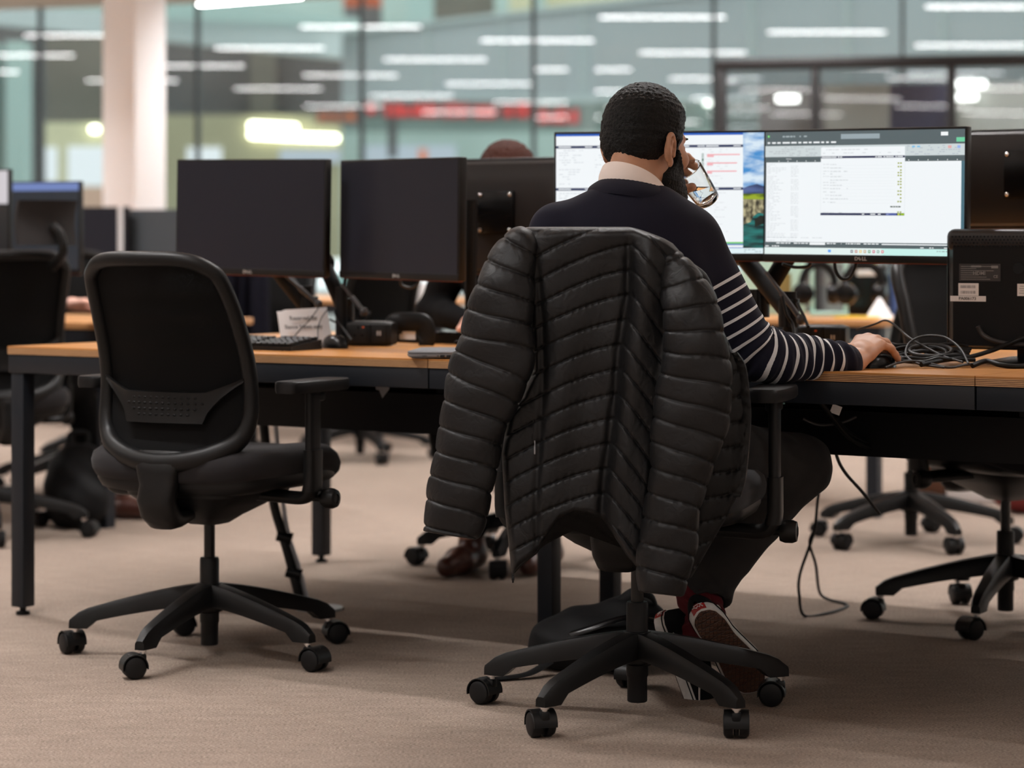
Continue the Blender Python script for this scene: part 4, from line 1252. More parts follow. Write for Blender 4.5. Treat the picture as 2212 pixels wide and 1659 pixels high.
# wires of the left desk
def dk_cable(pts, r, m, label, group=None, name='cable'):
    return cable(name, pts, r, m, label, 'cable', group)
dk_cable([W(690, 662, 6.72), W(670, 690, 6.66), W(652, 708, 6.62), W(640, 722, 6.60), W(630, 733, 6.58)], 0.0016, 'cable_grey', 'thin wire drooping across the white reserved card')
dk_cable([W(708, 668, 6.72), W(694, 688, 6.62), W(687, 710, 6.55), W(688, 735, 6.47), W(696, 748, 6.42)], 0.0016, 'cable_grey', 'thin mouse wire at the right edge of the white card')
dk_cable([W(712, 690, 6.8), W(750, 704, 6.75), W(790, 690, 6.7), W(800, 672, 6.7)], 0.003, 'cable_black', 'black cable looping between the two left arms')
dk_cable([W(745, 600, 6.75), W(738, 640, 6.74), W(725, 680, 6.7), W(760, 735, 6.6)], 0.003, 'cable_black', 'black cable running down the left desk monitor arm')
for k, (a, b) in enumerate(((W(1004, 545, 7.05), W(1010, 600, 7.1)), (W(1030, 500, 7.0), W(1090, 590, 7.05)), (W(1000, 500, 7.0), W(1060, 580, 7.08)))):
    dk_cable([a, (a + b) / 2 + Vector((0.01, -0.01, -0.01)), b], 0.004, 'cable_grey', 'grey cable trailing below the bolted plate of the rear monitor', 'cables of the rear monitor')
o = MB(); o.tube(V3(spline([W(865, 604, 6.62), W(868, 616, 6.62), W(886, 622, 6.62), W(902, 614, 6.62), W(906, 602, 6.62)], 8)), 0.004, 10)
tag(o.build('cable_clip', 'cable_grey', None, 60), 'grey cable hook under the second dark monitor', 'cable clip')

# ================================================================== desk items, right: cables
cg = 'tangle of cables on the right desk'
def rc(pts, r, m='cable_black', label=None, group=None):
    return dk_cable([W(*p) for p in pts], r, m, label, group)
rc([(1850, 712, 5.85), (1890, 700, 5.8), (1911, 692, 5.75), (1930, 700, 5.7), (1965, 730, 5.62), (2000, 750, 5.58), (2040, 770, 5.50), (2080, 782, 5.45)], 0.0026, 'cable_grey', 'thin grey cable arching up in front of the dark chair')
rc([(2092, 786, 5.44), (2078, 758, 5.5), (2060, 740, 5.55), (2035, 727, 5.58), (1995, 726, 5.6), (1968, 738, 5.58), (1957, 756, 5.55), (1960, 772, 5.5), (1985, 786, 5.45), (2040, 794, 5.42)], 0.0028, 'cable_grey', 'grey cable making a round loop on the right desk')
rc([(1912, 794, 5.42), (1940, 784, 5.45), (1975, 780, 5.46), (2010, 786, 5.44), (2050, 794, 5.42), (2085, 788, 5.44), (2108, 786, 5.45)], 0.0028, 'cable_grey', 'grey mouse cable snaking along the right desk')
rc([(1990, 788, 5.42), (2040, 778, 5.48), (2090, 772, 5.5), (2140, 758, 5.53), (2180, 742, 5.57), (2230, 722, 5.6)], 0.0055, 'cable_black', 'thick black cable rising toward the right edge')
rc([(2112, 705, 5.62), (2122, 722, 5.62), (2145, 735, 5.6), (2180, 743, 5.6), (2230, 745, 5.6)], 0.0055, 'cable_grey', 'grey cable curving out of the stickered monitor')
for k in range(7):
    rnd = random.Random(60 + k)
    y0 = 738 + 5 * k; dy = 5.66 - 0.03 * k
    pts = [(1892 + 6 * rnd.random(), y0 - 6, dy + 0.02)]
    for q in range(5):
        pts.append((1925 + q * 32 + 14 * rnd.random(), y0 + 5 + 9 * rnd.random(), dy - 0.01 * rnd.random()))
    pts.append((2085 + 30 * rnd.random(), y0 + 10, dy))
    rc(pts, 0.0045, 'cable_black', 'black cable lying in the heap beside the right hand', cg)
for k, (cx, cy, rx, ry) in enumerate(((2010, 757, 46, 12), (1985, 762, 60, 14), (2040, 766, 40, 9))):
    pts = [W(cx + rx * math.cos(a), cy + ry * math.sin(a), 5.56 - 0.045 * math.sin(a)) for a in [2 * PI * i / 14 for i in range(14)]]
    mb = MB(); mb.tube(V3(spline(pts, 4, True)), 0.0045, 8, closed=True)
    tag(mb.build('cable_coil', ['cable_grey', 'cable_black', 'cable_black'][k], None, 60), ['grey coil of cable on top of the heap, right desk', 'wide black coil of cable under the grey coil', 'small black coil of cable at the right of the heap'][k], 'cable')
rc([(2100, 790, 5.44), (2130, 780, 5.46), (2160, 788, 5.43), (2200, 792, 5.42), (2240, 786, 5.44)], 0.006, 'cable_black', 'thick black cable flat on the desk at the right edge')
for k, (pts, lab) in enumerate((
    ([(1606, 660, 5.9), (1640, 690, 5.9), (1668, 715, 5.86), (1700, 742, 5.8), (1716, 760, 5.75)], 'upper black cable bundle behind the striped elbow'),
    ([(1612, 668, 5.9), (1630, 705, 5.88), (1660, 735, 5.84), (1690, 755, 5.78)], 'lower black cable bundle behind the striped elbow'),
    ([(1690, 640, 5.93), (1700, 680, 5.92), (1712, 700, 5.92), (1716, 725, 5.88)], 'black cable looped on the right monitor arm'),
    ([(1722, 655, 5.93), (1735, 680, 5.9), (1746, 706, 5.86)], 'short black cable from the arm to the right socket box'),
    ([(1690, 570, 5.95), (1715, 577, 5.96), (1742, 576, 5.97), (1752, 568, 5.97)], 'black cable sagging under the spreadsheet monitor at its left'),
    ([(1803, 566, 5.93), (1806, 585, 5.93), (1818, 602, 5.93), (1834, 600, 5.93), (1846, 580, 5.93), (1850, 566, 5.93)], 'black cable loop hanging under the spreadsheet monitor'))):
    rc(pts, 0.0065 if k < 2 else 0.004, 'cable_black', lab)
# cables and tags hanging below the right desk
rc([(1768, 862, 5.42), (1800, 905, 5.45), (1835, 945, 5.5), (1880, 968, 5.55), (1930, 980, 5.6), (1962, 965, 5.66)], 0.0058, 'cable_black', 'lower of two black cables sagging under the right desk')
rc([(1805, 900, 5.46), (1826, 930, 5.5), (1870, 955, 5.55), (1925, 968, 5.6), (1960, 960, 5.66)], 0.0058, 'cable_black', 'upper of two black cables sagging under the right desk')
rc([(1735, 905, 5.5), (1770, 918, 5.5), (1820, 912, 5.5), (1850, 900, 5.5)], 0.0035, 'cable_grey', 'thin grey cable bowing under the cable tray')
rc([(1800, 925, 5.7), (1806, 980, 5.75), (1825, 1020, 5.8), (1862, 1062, 5.85), (1900, 1110, 5.9)], 0.004, 'cable_grey', 'pale cable hanging behind the sagging black pair')
rc([(1797, 905, 6.6), (1788, 960, 6.6), (1783, 1010, 6.6), (1768, 1070, 6.6), (1758, 1150, 6.6), (1728, 1240, 6.6), (1727, 1290, 6.6), (1738, 1330, 6.61), (1790, 1324, 6.66), (1829, 1311, 6.78), (1822, 1303, 6.84), (1790, 1295, 6.86), (1770, 1278, 6.8), (1762, 1220, 6.66), (1749, 1175, 6.62), (1756, 1150, 6.6)], 0.0042, 'cable_black', 'black cable dropping to the carpet beside the man\'s knee')
tg = W(1806, 885, 5.44); mb = MB(); mb.box((0, 0, 0), (0.022, 0.002, 0.020), rot=(0, 0.35, 0)); o = mb.build('cable_tag', 'grey_metal', None, None, loc=tg); tag(o, 'grey square tag hanging under the right desk', 'tag'); o.data.materials[0] = M['white_label']
tg = W(1682, 868, 5.42); mb = MB(); mb.box((0, 0, 0), (0.028, 0.004, 0.011), 0.001); o = mb.build('cable_tag', 'teal_paper', None, loc=tg); tag(o, 'pale blue tag under the desk beside the armrest', 'tag')
tg = W(826, 845, 6.2); mb = MB()
mb.prism([(-0.017, 0.018), (0.017, 0.018), (0.017, 0.004), (0.0, -0.018), (-0.008, 0.002), (-0.017, 0.004)], -0.002, 0.002, Matrix.Translation(tg)); tag(mb.build('cable_tag', 'ink_light', None, None), 'grey bracket tag under the left desk beam', 'tag')
# ================================================================== task chairs
def back_y(z):
    """centre line of the back rest (local y, sitter faces +y)"""
    zs = [0.34, 0.42, 0.48, 0.55, 0.62, 0.68, 0.75, 0.85, 0.93, 1.0]
    ys = [-0.15, -0.198, -0.210, -0.190, -0.182, -0.180, -0.193, -0.230, -0.268, -0.302]
    return float(np.interp(z, zs, ys))
def back_hw(z):
    zs = [0.487, 0.495, 0.52, 0.56, 0.60, 0.66, 0.75, 0.85, 0.91, 0.945, 0.963, 0.971]
    ws = [0.00, 0.075, 0.158, 0.198, 0.208, 0.206, 0.203, 0.196, 0.186, 0.168, 0.140, 0.10]
    return float(np.interp(z, zs, ws))
def wrap(x): return 0.045 * (abs(x) / 0.2) ** 2.2

def chair_castor(ang):
    """castor trailing along ang, origin on the stem axis at floor level"""
    ca, sa = math.cos(ang), math.sin(ang)
    xf = Matrix.Rotation(ang, 4, 'Z')
    wheel = MB(); tr = -0.020; R = 0.0275
    for sx in (-1, 1):
        x0 = sx * 0.0065; x1 = sx * 0.0268
        wheel.lathe([(0.001, x0), (R, x0), (R, x0 + sx * 0.012), (R - 0.004, x1 - sx * 0.002), (R - 0.009, x1), (0.001, x1 - sx * 0.001)], (0, tr, R), (1, 0, 0), 28, xf=xf)
    hood = MB(); rings = []
    for k in range(15):
        a = math.radians(-12 + 200 * k / 14)
        ri, ro = R + 0.0006, R + 0.0030
        y = lambda r: tr - r * math.cos(a)
        z = lambda r: R + r * math.sin(a)
        rings.append([(-0.0255, y(ri), z(ri)), (0.0255, y(ri), z(ri)), (0.0255, y(ro), z(ro)), (-0.0255, y(ro), z(ro))])
    hood.loft(rings, xf=xf)
    hood.box((0, tr, R + 0.004), (0.011, 0.030, 0.05), 0.003, xf=xf)
    hood.box((0, -0.004, R + 0.018), (0.020, 0.026, 0.022), 0.005, xf=xf)
    stem = MB(); stem.cyl((0, 0, 0.050), (0, 0, 0.078), 0.0062, seg=12, xf=xf); stem.cyl((0, 0, 0.0605), (0, 0, 0.0645), 0.0095, seg=14, xf=xf)
    return wheel, hood, stem

def make_chair(label, loc, phi, base_angles, castor_angs, arm_z=0.685, group=None, cat='chair', seat_dz=0.0, name='office_chair'):
    r = empty(name, loc, -phi, label, cat, group)
    # --- five star base, angles measured from the camera side, + to the right, in world space -> local
    mb = MB()
    mb.lathe([(0.020, 0.105), (0.036, 0.112), (0.040, 0.135), (0.036, 0.165), (0.029, 0.178), (0.020, 0.179)], seg=28)
    for a in base_angles:
        th = math.radians(-90 + a) + phi
        xf = Matrix.Rotation(th, 4, 'Z')
        rings = []
        for k in range(15):
            t = k / 14.0; x = 0.018 + t * (0.345 - 0.018)
            zt = 0.177 - 0.077 * t ** 1.3
            th_ = 0.052 - 0.022 * t
            w = 0.029 - 0.012 * t
            if k >= 13:
                zt -= 0.003 if k == 13 else 0.014
                w *= 0.94 if k == 13 else 0.72
            zb = zt - th_ if k < 12 else 0.066
            ring = []
            for (sx, sz) in ((-1, 0), (-0.95, 0.72), (-0.62, 1), (0, 1.03), (0.62, 1), (0.95, 0.72), (1, 0), (0.5, 0.0), (-0.5, 0.0)):
                ring.append((x, sx * w, zb + (zt - zb) * sz))
            rings.append(ring)
        mb.loft(rings, xf=xf)
    mb.build('star_base', 'black_plastic', r, 40)
    for a, ca in zip(base_angles, castor_angs):
        th = math.radians(-90 + a) + phi
        px, py = 0.331 * math.cos(th), 0.331 * math.sin(th)
        # ca: world direction the castor points to (degrees, 0 = to the right, 90 = away)
        ang = math.radians(ca - 90) + phi
        wh, ho, st = chair_castor(ang)
        o = ho.build('castor', 'black_plastic', r, 35, loc=(px, py, 0))
        wh.build('castor_wheels', 'dark_plastic', o, 35)
        st.build('castor_stem', 'chrome', o, 35)
    mb = MB()
    mb.lathe([(0.0195, 0.027), (0.0215, 0.029), (0.0215, 0.08), (0.0235, 0.084), (0.0235, 0.106)], seg=28)
    mb.build('column_foot', 'dark_plastic', r, 40)
    mb = MB()
    mb.lathe([(0.0235, 0.16), (0.0235, 0.236), (0.0215, 0.241), (0.0145, 0.241)], seg=28)
    mb.build('column_sleeve', 'dark_plastic', r, 40)
    mb = MB(); mb.cyl((0, 0, 0.236), (0, 0, 0.36 + seat_dz), 0.0135, seg=24); mb.build('gas_column', 'gloss_black', r, 40)
    dz = seat_dz
    # --- mechanism
    mb = MB(); rings = []
    for (z, hx, y0, y1) in ((0.325, 0.040, -0.045, 0.045), (0.345, 0.070, -0.085, 0.075), (0.375, 0.125, -0.14, 0.13), (0.402, 0.165, -0.17, 0.17), (0.415, 0.17, -0.17, 0.18)):
        ring = []
        for q in range(28):
            a = 2 * PI * q / 28; c = math.copysign(abs(math.cos(a)) ** 0.5, math.cos(a)); s_ = math.copysign(abs(math.sin(a)) ** 0.5, math.sin(a))
            ring.append((hx * c, (y0 + y1) / 2 + (y1 - y0) / 2 * s_, z + dz))
        rings.append(ring)
    mb.loft(rings); mb.build('mechanism', 'dark_plastic', r, 40)
    # --- seat
    SY = 0.035
    def sup(hx, hy, y0, z, e=0.42, n=56, droop=0.0):
        ring = []
        for q in range(n):
            a = 2 * PI * q / n; c = math.copysign(abs(math.cos(a)) ** e, math.cos(a)); s_ = math.copysign(abs(math.sin(a)) ** e, math.sin(a))
            x = hx * c; y = y0 + hy * s_
            ring.append((x, y, z + dz - droop * max(0, (y - 0.12)) ** 2 * 3 + 0.012 * (abs(x) / 0.24) ** 3))
        return ring
    mb = MB()
    mb.loft([sup(0.18, 0.18, SY, 0.405), sup(0.235, 0.225, SY, 0.415), sup(0.243, 0.235, SY, 0.432, droop=0.3), sup(0.243, 0.235, SY, 0.441, droop=0.4)])
    mb.build('seat_pan', 'dark_plastic', r, 50)
    mb = MB()
    mb.loft([sup(0.225, 0.222, SY, 0.437, droop=0.4), sup(0.245, 0.240, SY, 0.441, droop=0.4), sup(0.252, 0.247, SY, 0.455, droop=0.5), sup(0.255, 0.249, SY, 0.475, droop=0.6), sup(0.250, 0.245, SY, 0.494, droop=0.7),
             sup(0.236, 0.230, SY, 0.507, droop=0.7), sup(0.205, 0.200, SY, 0.514, droop=0.6), sup(0.12, 0.12, SY, 0.512), sup(0.02, 0.02, SY, 0.510)])
    mb.build('seat_cushion', 'seat_fabric', r, 60)
    # --- back frame
    zs_r = [0.4875, 0.490, 0.496, 0.508, 0.53, 0.56, 0.60, 0.66, 0.74, 0.82, 0.88, 0.925, 0.945, 0.963, 0.9705]
    ws_r = [0.0, 0.045, 0.085, 0.130, 0.172, 0.197, 0.207, 0.206, 0.203, 0.198, 0.192, 0.183, 0.167, 0.135, 0.09]
    half = list(zip(ws_r, zs_r)) + [(0.04, 0.9718), (0.0, 0.972)]
    outline = half + [(-x, z) for x, z in half[-2:0:-1]]
    sp = spline(outline, 3, True)
    pts = [Vector((x, back_y(z) + wrap(x), z)) for x, z in sp]
    rad = [0.0185 + 0.006 * math.exp(-((z - 0.49) / 0.05) ** 2) + 0.002 * math.exp(-((z - 0.55) / 0.06) ** 2) for x, z in sp]
    mb = MB(); mb.tube(pts, rad, 14, closed=True)
    # spine under the seat
    spn = [(0.0, 0.505, 0.075, 0.016), (0.0, 0.475, 0.062, 0.022), (0.0, 0.44, 0.052, 0.022), (0.0, 0.40, 0.050, 0.022)]
    rings = []
    path = [(0.512, back_y(0.512), 0.075, 0.012), (0.49, back_y(0.49) - 0.004, 0.066, 0.020), (0.465, back_y(0.465) - 0.008, 0.056, 0.023), (0.435, back_y(0.435) - 0.010, 0.051, 0.024),
            (0.40, -0.222, 0.050, 0.026), (0.372, -0.210, 0.049, 0.028), (0.352, -0.188, 0.046, 0.026), (0.350, -0.165, 0.042, 0.02), (0.358, -0.12, 0.04, 0.016)]
    for i, (z, y, hw_, ht) in enumerate(path):
        p0 = path[max(i - 1, 0)]; p1 = path[min(i + 1, len(path) - 1)]
        ty, tz = p1[1] - p0[1], p1[0] - p0[0]; l = math.hypot(ty, tz); ny, nz = -tz / l, ty / l
        ring = []
        for q in range(20):
            a = 2 * PI * q / 20; c = math.copysign(abs(math.cos(a)) ** 0.55, math.cos(a)); s_ = math.copysign(abs(math.sin(a)) ** 0.7, math.sin(a))
            ring.append((hw_ * c, y + ny * ht * s_, z + nz * ht * s_))
        rings.append(ring)
    mb.loft(rings)
    mb.build('back_frame', 'black_plastic', r, 50)
    # --- mesh panel
    mb = MB(); rings = []
    zz = np.linspace(0.492, 0.969, 34)
    for z in zz:
        hw_ = back_hw(z)
        rings.append([(hw_ * t, back_y(z) + wrap(hw_ * t) + 0.004, z) for t in np.linspace(-1, 1, 25)])
    mb.loft(rings, closed=False, cap=False); mb.build('back_mesh', 'back_mesh', r, 60)
    # --- lumbar support
    mb = MB(); top = []; bot = []
    for t in np.linspace(-1, 1, 41):
        x = 0.198 * t; a = abs(t)
        zt = 0.655 + 0.034 * max(0, (a - 0.55) / 0.45) ** 1.2
        zb = 0.582 + (0.0 if a < 0.55 else 0.098 * ((a - 0.55) / 0.45) ** 0.62)
        zb = min(zb, zt - 0.009)
        top.append((x, zt)); bot.append((x, zb))
    rings = []
    for (xt, zt), (xb, zb) in zip(top, bot):
        yt = back_y(zt) + wrap(xt) - 0.012; yb = back_y(zb) + wrap(xb) - 0.012
        ym = (yt + yb) / 2
        rings.append([(xt, yt + 0.004, zt + 0.0015), (xt, yt - 0.005, zt), (xt, ym - 0.002, (zt + zb) / 2), (xb, yb - 0.005, zb), (xb, yb + 0.004, zb - 0.001), (xt, ym + 0.005, (zt + zb) / 2)])
    mb.loft(rings); lo = mb.build('lumbar_support', 'black_plastic', r, 40)
    mb = MB()
    for row in range(4):
        n = (11, 13, 11, 9)[row]
        z = 0.642 - 0.0135 * row
        for i in range(n):
            x = (i - (n - 1) / 2) * 0.0175
            y = back_y(z) + wrap(x) - 0.0156 - 0.0012 * (1 - abs(z - 0.618) / 0.03)
            mb.ell((x, y, z), (0.0048, 0.0022, 0.0030), 10, 6)
    mb.build('vent_dots', 'steel_black', lo, 60)
    # --- arm rests
    for sx in (-1, 1):
        mb = MB(); rings = []
        az = arm_z
        for (z, k) in ((az - 0.028, 0.90), (az - 0.022, 1.0), (az - 0.008, 1.0), (az - 0.002, 0.95), (az, 0.86)):
            ring = []
            for q in range(32):
                a = 2 * PI * q / 32; c = math.copysign(abs(math.cos(a)) ** 0.5, math.cos(a)); s_ = math.copysign(abs(math.sin(a)) ** 0.5, math.sin(a))
                y = 0.01 + 0.128 * s_ * (0.96 + 0.04 * k)
                x = 0.044 * k * c * (1 + 0.10 * s_) + sx * 0.287
                ring.append((x, y, z))
            rings.append(ring)
        mb.loft(rings); pad = mb.build('armrest_pad', 'dark_plastic', r, 40)
        mb = MB()
        def blade(z, x, y, hx=0.014, hy=0.026):
            ring = []
            for q in range(20):
                a = 2 * PI * q / 20; c = math.copysign(abs(math.cos(a)) ** 0.6, math.cos(a)); s_ = math.copysign(abs(math.sin(a)) ** 0.6, math.sin(a))
                ring.append((x + hx * c, y + hy * s_, z))
            return ring
        mb.loft([blade(az - 0.026, sx * 0.296, 0.0, 0.012, 0.024), blade(0.505, sx * 0.296, 0.0, 0.012, 0.024)])
        mb.box((sx * 0.293, 0.012, az - 0.040), (0.03, 0.06, 0.024), 0.006)
        mb.build('armrest_post', 'dark_plastic', r, 40)
        mb = MB()
        mb.loft([blade(0.515, sx * 0.297, 0.0, 0.016, 0.028), blade(0.44, sx * 0.297, 0.0, 0.016, 0.028), blade(0.415, sx * 0.293, 0.0, 0.018, 0.028)])
        mb.tube(V3(spline([(sx * 0.295, 0, 0.43), (sx * 0.285, 0, 0.408), (sx * 0.262, 0, 0.398), (sx * 0.20, 0, 0.400), (sx * 0.13, 0, 0.402)], 5)), 0.026, 14, flat=(1.0, 0.62), up=(0, 0, 1))
        mb.build('armrest_bracket', 'black_plastic', r, 40)
    # --- tension knob on the right
    mb = MB(); mb.cyl((0.14, 0.04, 0.398), (0.305, 0.04, 0.396), 0.010, seg=14); kb = mb.build('lever', 'dark_plastic', r)
    mb = MB(); mb.lathe([(0.010, 0), (0.021, 0.002), (0.0245, 0.012), (0.0245, 0.028), (0.021, 0.037), (0.012, 0.039), (0.011, 0.036), (0.001, 0.036)], (0.300, 0.04, 0.396), (1, 0, 0), 28); mb.build('knob', 'black_plastic', kb, 40)
    return r

# the empty chair in front of the left desk
CL = Vector((-0.740, 5.99, 0))
make_chair('empty black mesh-backed office chair with bare armrests, left foreground', CL, math.radians(27), (-20.8, -92.8, 51.2, 123.2, -164.8), (20, -55, 150, 200, 20), arm_z=0.682)
# the man's chair
CM = Vector((0.268, 5.24, 0)); PHM = math.radians(15)
man_chair = make_chair('black office chair with the quilted jacket hung over its back', CM, PHM, (-37.6, 34.4, 106.4, 178.4, -109.6), (-70, -95, -10, 60, -35), arm_z=0.705)
# chair across the right desk, facing the camera
g = W(2172, HZ, 6.55)
ch_r = make_chair('black office chair tucked under the rear side of the right desk', (g.x, g.y, 0), math.radians(150), (-24, -94, 48, 120, 192), (30, -20, 160, 40, 100), arm_z=0.645)
def clone_chair(src, label, loc, rz, group=None):
    o = copy_tree(src); o.location = loc; o.rotation_euler = (0, 0, rz)
    o['label'] = label
    if group: o['group'] = group
    return o
g = W(1968, HZ, 8.25)
clone_chair(ch_r, 'grey lit office chair in the aisle behind the right desk', (g.x, g.y, 0), math.radians(35))
g = W(1138, HZ, 7.70)
clone_chair(ch_r, 'black office chair under the brown haired person across the desk', (g.x, g.y, 0), math.radians(-214))
# ================================================================== the seated man
A_ = lambda *p: np.array(p, float)
def nW(px, py, Y): return np.array(W(px, py, Y))

J = dict(
    pelvis=A_(.285, 5.27, .575), belly=A_(.275, 5.27, .74), chest=A_(.255, 5.245, .93),
    neck0=A_(.262, 5.265, 1.085), head=nW(1397, 306, 5.345),
    shR=nW(1496, 512, 5.27), elR=nW(1634, 765, 5.265), wrR=nW(1832, 779, 5.37),
    shL=nW(1203, 503, 5.25), elL=nW(1262, 590, 5.54), wrL=nW(1424, 440, 5.52),
    hipR=A_(.35, 5.29, .55), knR=nW(1722, 1008, 5.54), anR=nW(1535, 1262, 5.335),
    hipL=A_(.19, 5.31, .55), knL=A_(.385, 5.66, .515), anL=nW(1430, 1275, 5.50))
PERS = empty('person', (.28, 5.27, 0), 0, 'man in navy jumper with white striped sleeves, drinking from a glass at the desk', 'person')
PO = np.array(PERS.location)

HY = math.radians(-39.0)      # head yaw, to the right
HP = math.radians(-11.0)      # head pitch, down
Rh = np.array((Matrix.Rotation(HY, 3, 'Z') @ Matrix.Rotation(HP, 3, 'X')))
def h2w(p): return J['head'] + Rh @ np.asarray(p, float)
def toh(P): return (P - J['head']) @ Rh

def head_sdf(Q):
    """Q in head space: x right, y forward, z up"""
    d = sd_ell(Q, (0, -.012, .026), (.0755, .096, .090))
    d = smin(d, sd_ell(Q, (0, .030, -.040), (.061, .066, .080)), .03)
    d = smin(d, sd_ell(Q, (0, .045, -.085), (.050, .050, .040)), .025)
    d = smin(d, sd_cap(Q, (-.05, .0, -.075), (-.022, .078, -.105), .014, .016), .03)
    d = smin(d, sd_cap(Q, (.05, .0, -.075), (.022, .078, -.105), .014, .016), .03)
    d = smin(d, sd_ell(Q, (0, .086, -.104), (.022, .016, .018)), .02)
    for s in (-1, 1):
        d = smin(d, sd_ell(Q, (s * .046, .062, -.028), (.022, .024, .020)), .02)        # cheek bones
        d = smin(d, sd_cap(Q, (s * .012, .091, .022), (s * .046, .068, .019), .009, .006), .014)   # brow
        d = smax(d, -sd_ell(Q, (s * .032, .097, .001), (.019, .016, .013)), .012)       # eye socket
        d = smin(d, sd_ell(Q, (s * .032, .079, .001), (.0135, .0125, .0115)), .003)     # eyelids
    d = smin(d, sd_cap(Q, (0, .092, .012), (0, .115, -.028), .008, .0125), .010)        # nose
    for s in (-1, 1): d = smin(d, sd_ell(Q, (s * .012, .103, -.031), (.009, .011, .008)), .006)
    d = smin(d, sd_ell(Q, (0, .094, -.060), (.024, .010, .0065)), .006)                 # lips
    d = smin(d, sd_ell(Q, (0, .092, -.072), (.021, .010, .0070)), .006)
    d = smax(d, -sd_ell(Q, (0, .104, -.0655), (.022, .006, .0018)), .003)
    return d
def ear_sdf(Q, s):
    """ear on side s, slightly splayed"""
    c = A_(s * .0765, -.015, -.026)
    a = math.radians(13) * s
    ux = A_(math.sin(a) * 1.0, -math.cos(a) * 1.0, 0.0) * 1.0          # towards the back of the head (and outwards)
    ux = A_(s * abs(math.sin(a)), -math.cos(a), 0.08); ux /= np.linalg.norm(ux)
    uz = A_(0, -.12, 1.0); uz /= np.linalg.norm(uz)
    un = np.cross(ux, uz) * 1.0; un /= np.linalg.norm(un)
    if un[0] * s < 0: un = -un
    pt = lambda u, v, w=0.0: c + ux * u + uz * v + un * w
    d = sd_ell(Q, pt(.010, .002), (.019, .030, .0055), np.stack([ux, uz, un], 1))
    hel = [pt(-.006, .004, .006), pt(-.006, .018, .006), pt(.004, .031, .006), pt(.016, .031, .006), pt(.026, .020, .006), pt(.027, .004, .006), pt(.020, -.012, .006), pt(.010, -.024, .005)]
    hp = [np.array(p) for p in spline(hel, 3)]
    d = smin(d, chain(Q, hp, [.0048] * len(hp), .002), .003)
    ant = [pt(.004, .020, .005), pt(.014, .014, .007), pt(.017, .002, .007), pt(.010, -.009, .006)]
    d = smin(d, chain(Q, ant, [.0042] * 4, .002), .003)
    d = smin(d, sd_ell(Q, pt(.004, -.026, .003), (.0095, .011, .006), np.stack([ux, uz, un], 1)), .004)
    d = smax(d, -sd_ell(Q, pt(.003, .000, .008), (.0085, .0115, .007), np.stack([ux, uz, un], 1)), .003)
    d = smin(d, sd_cap(Q, pt(-.010, .002, .004), pt(-.008, -.008, .005), .005, .0045), .003)
    return d

def hand_sdf(P, wrist, knk, fingers, thumb, wr=.026):
    """palm from wrist to four knuckles; fingers = lists of joints beyond each knuckle"""
    d = None
    kc = np.mean(knk, 0)
    for i, kpt in enumerate(knk):
        b = wrist + (kpt - kc) * 0.55
        e = sd_cap(P, b, kpt, .0155, .0118)
        d = e if d is None else smin(d, e, .016)
    for i in range(3):
        d = smin(d, sd_cap(P, (knk[i] + wrist) / 2, (knk[i + 1] + wrist) / 2, .0145, .0145), .014)
    rads = [.0098, .0102, .0096, .0084]
    for i, f in enumerate(fingers):
        r = rads[i]
        pts = [knk[i]] + list(f)
        fd = chain(P, pts, [r * 1.12, r * 1.0, r * .93, r * .80][:len(pts)], .004)
        d = smin(d, fd, .0045)
    tb = chain(P, thumb, [.017, .0135, .0115, .0098][:len(thumb)], .006)
    return smin(d, tb, .009)

# right hand resting on the mouse
hd = A_(.62, .785, 0); hl = A_(.785, -.62, 0); up = A_(0, 0, 1)
wr = J['wrR'] + A_(.010, .012, -.004)
def hp_(f, l, z): return wr + hd * f + hl * l + up * (z - wr[2])
DZ = DTOP
knR = [hp_(.082, -.030, DZ + .062), hp_(.088, -.010, DZ + .066), hp_(.084, .011, DZ + .062), hp_(.076, .030, DZ + .053)]
fgR = [[hp_(.122, -.034, DZ + .060), hp_(.143, -.034, DZ + .046), hp_(.158, -.033, DZ + .034)],
       [hp_(.131, -.011, DZ + .062), hp_(.154, -.010, DZ + .047), hp_(.168, -.009, DZ + .033)],
       [hp_(.124, .014, DZ + .056), hp_(.146, .016, DZ + .040), hp_(.158, .017, DZ + .026)],
       [hp_(.106, .036, DZ + .045), hp_(.124, .038, DZ + .030), hp_(.136, .039, DZ + .017)]]
thR = [hp_(.018, -.022, DZ + .040), hp_(.052, -.046, DZ + .034), hp_(.084, -.054, DZ + .026), hp_(.108, -.052, DZ + .020)]
mo = hp_(.118, .0, DZ)
mouse((mo[0], mo[1], DZ), math.atan2(hd[1], hd[0]) - PI / 2, 'black computer mouse under the man\'s right hand')

# glass: mouth and base centres
GM = nW(1484, 366, 5.462); GB = nW(1532, 436, 5.505)
gax = (GB - GM) / np.linalg.norm(GB - GM); GLEN = np.linalg.norm(GB - GM)
# left hand holding the glass, fingers behind it and the thumb in front
wl = J['wrL']
knL = [nW(1446, 372, 5.53), nW(1444, 384, 5.535), nW(1442, 397, 5.535), nW(1440, 409, 5.53)]
fgL = [[nW(1466, 340, 5.535), nW(1484, 339, 5.525), nW(1496, 348, 5.518)],
       [nW(1468, 356, 5.545), nW(1488, 354, 5.54), nW(1502, 362, 5.532)],
       [nW(1464, 374, 5.548), nW(1480, 373, 5.545), nW(1491, 379, 5.54)],
       [nW(1460, 393, 5.545), nW(1474, 396, 5.548), nW(1484, 402, 5.545)]]
thL = [nW(1432, 424, 5.505), nW(1452, 417, 5.478), nW(1474, 410, 5.452), nW(1495, 404, 5.445)]

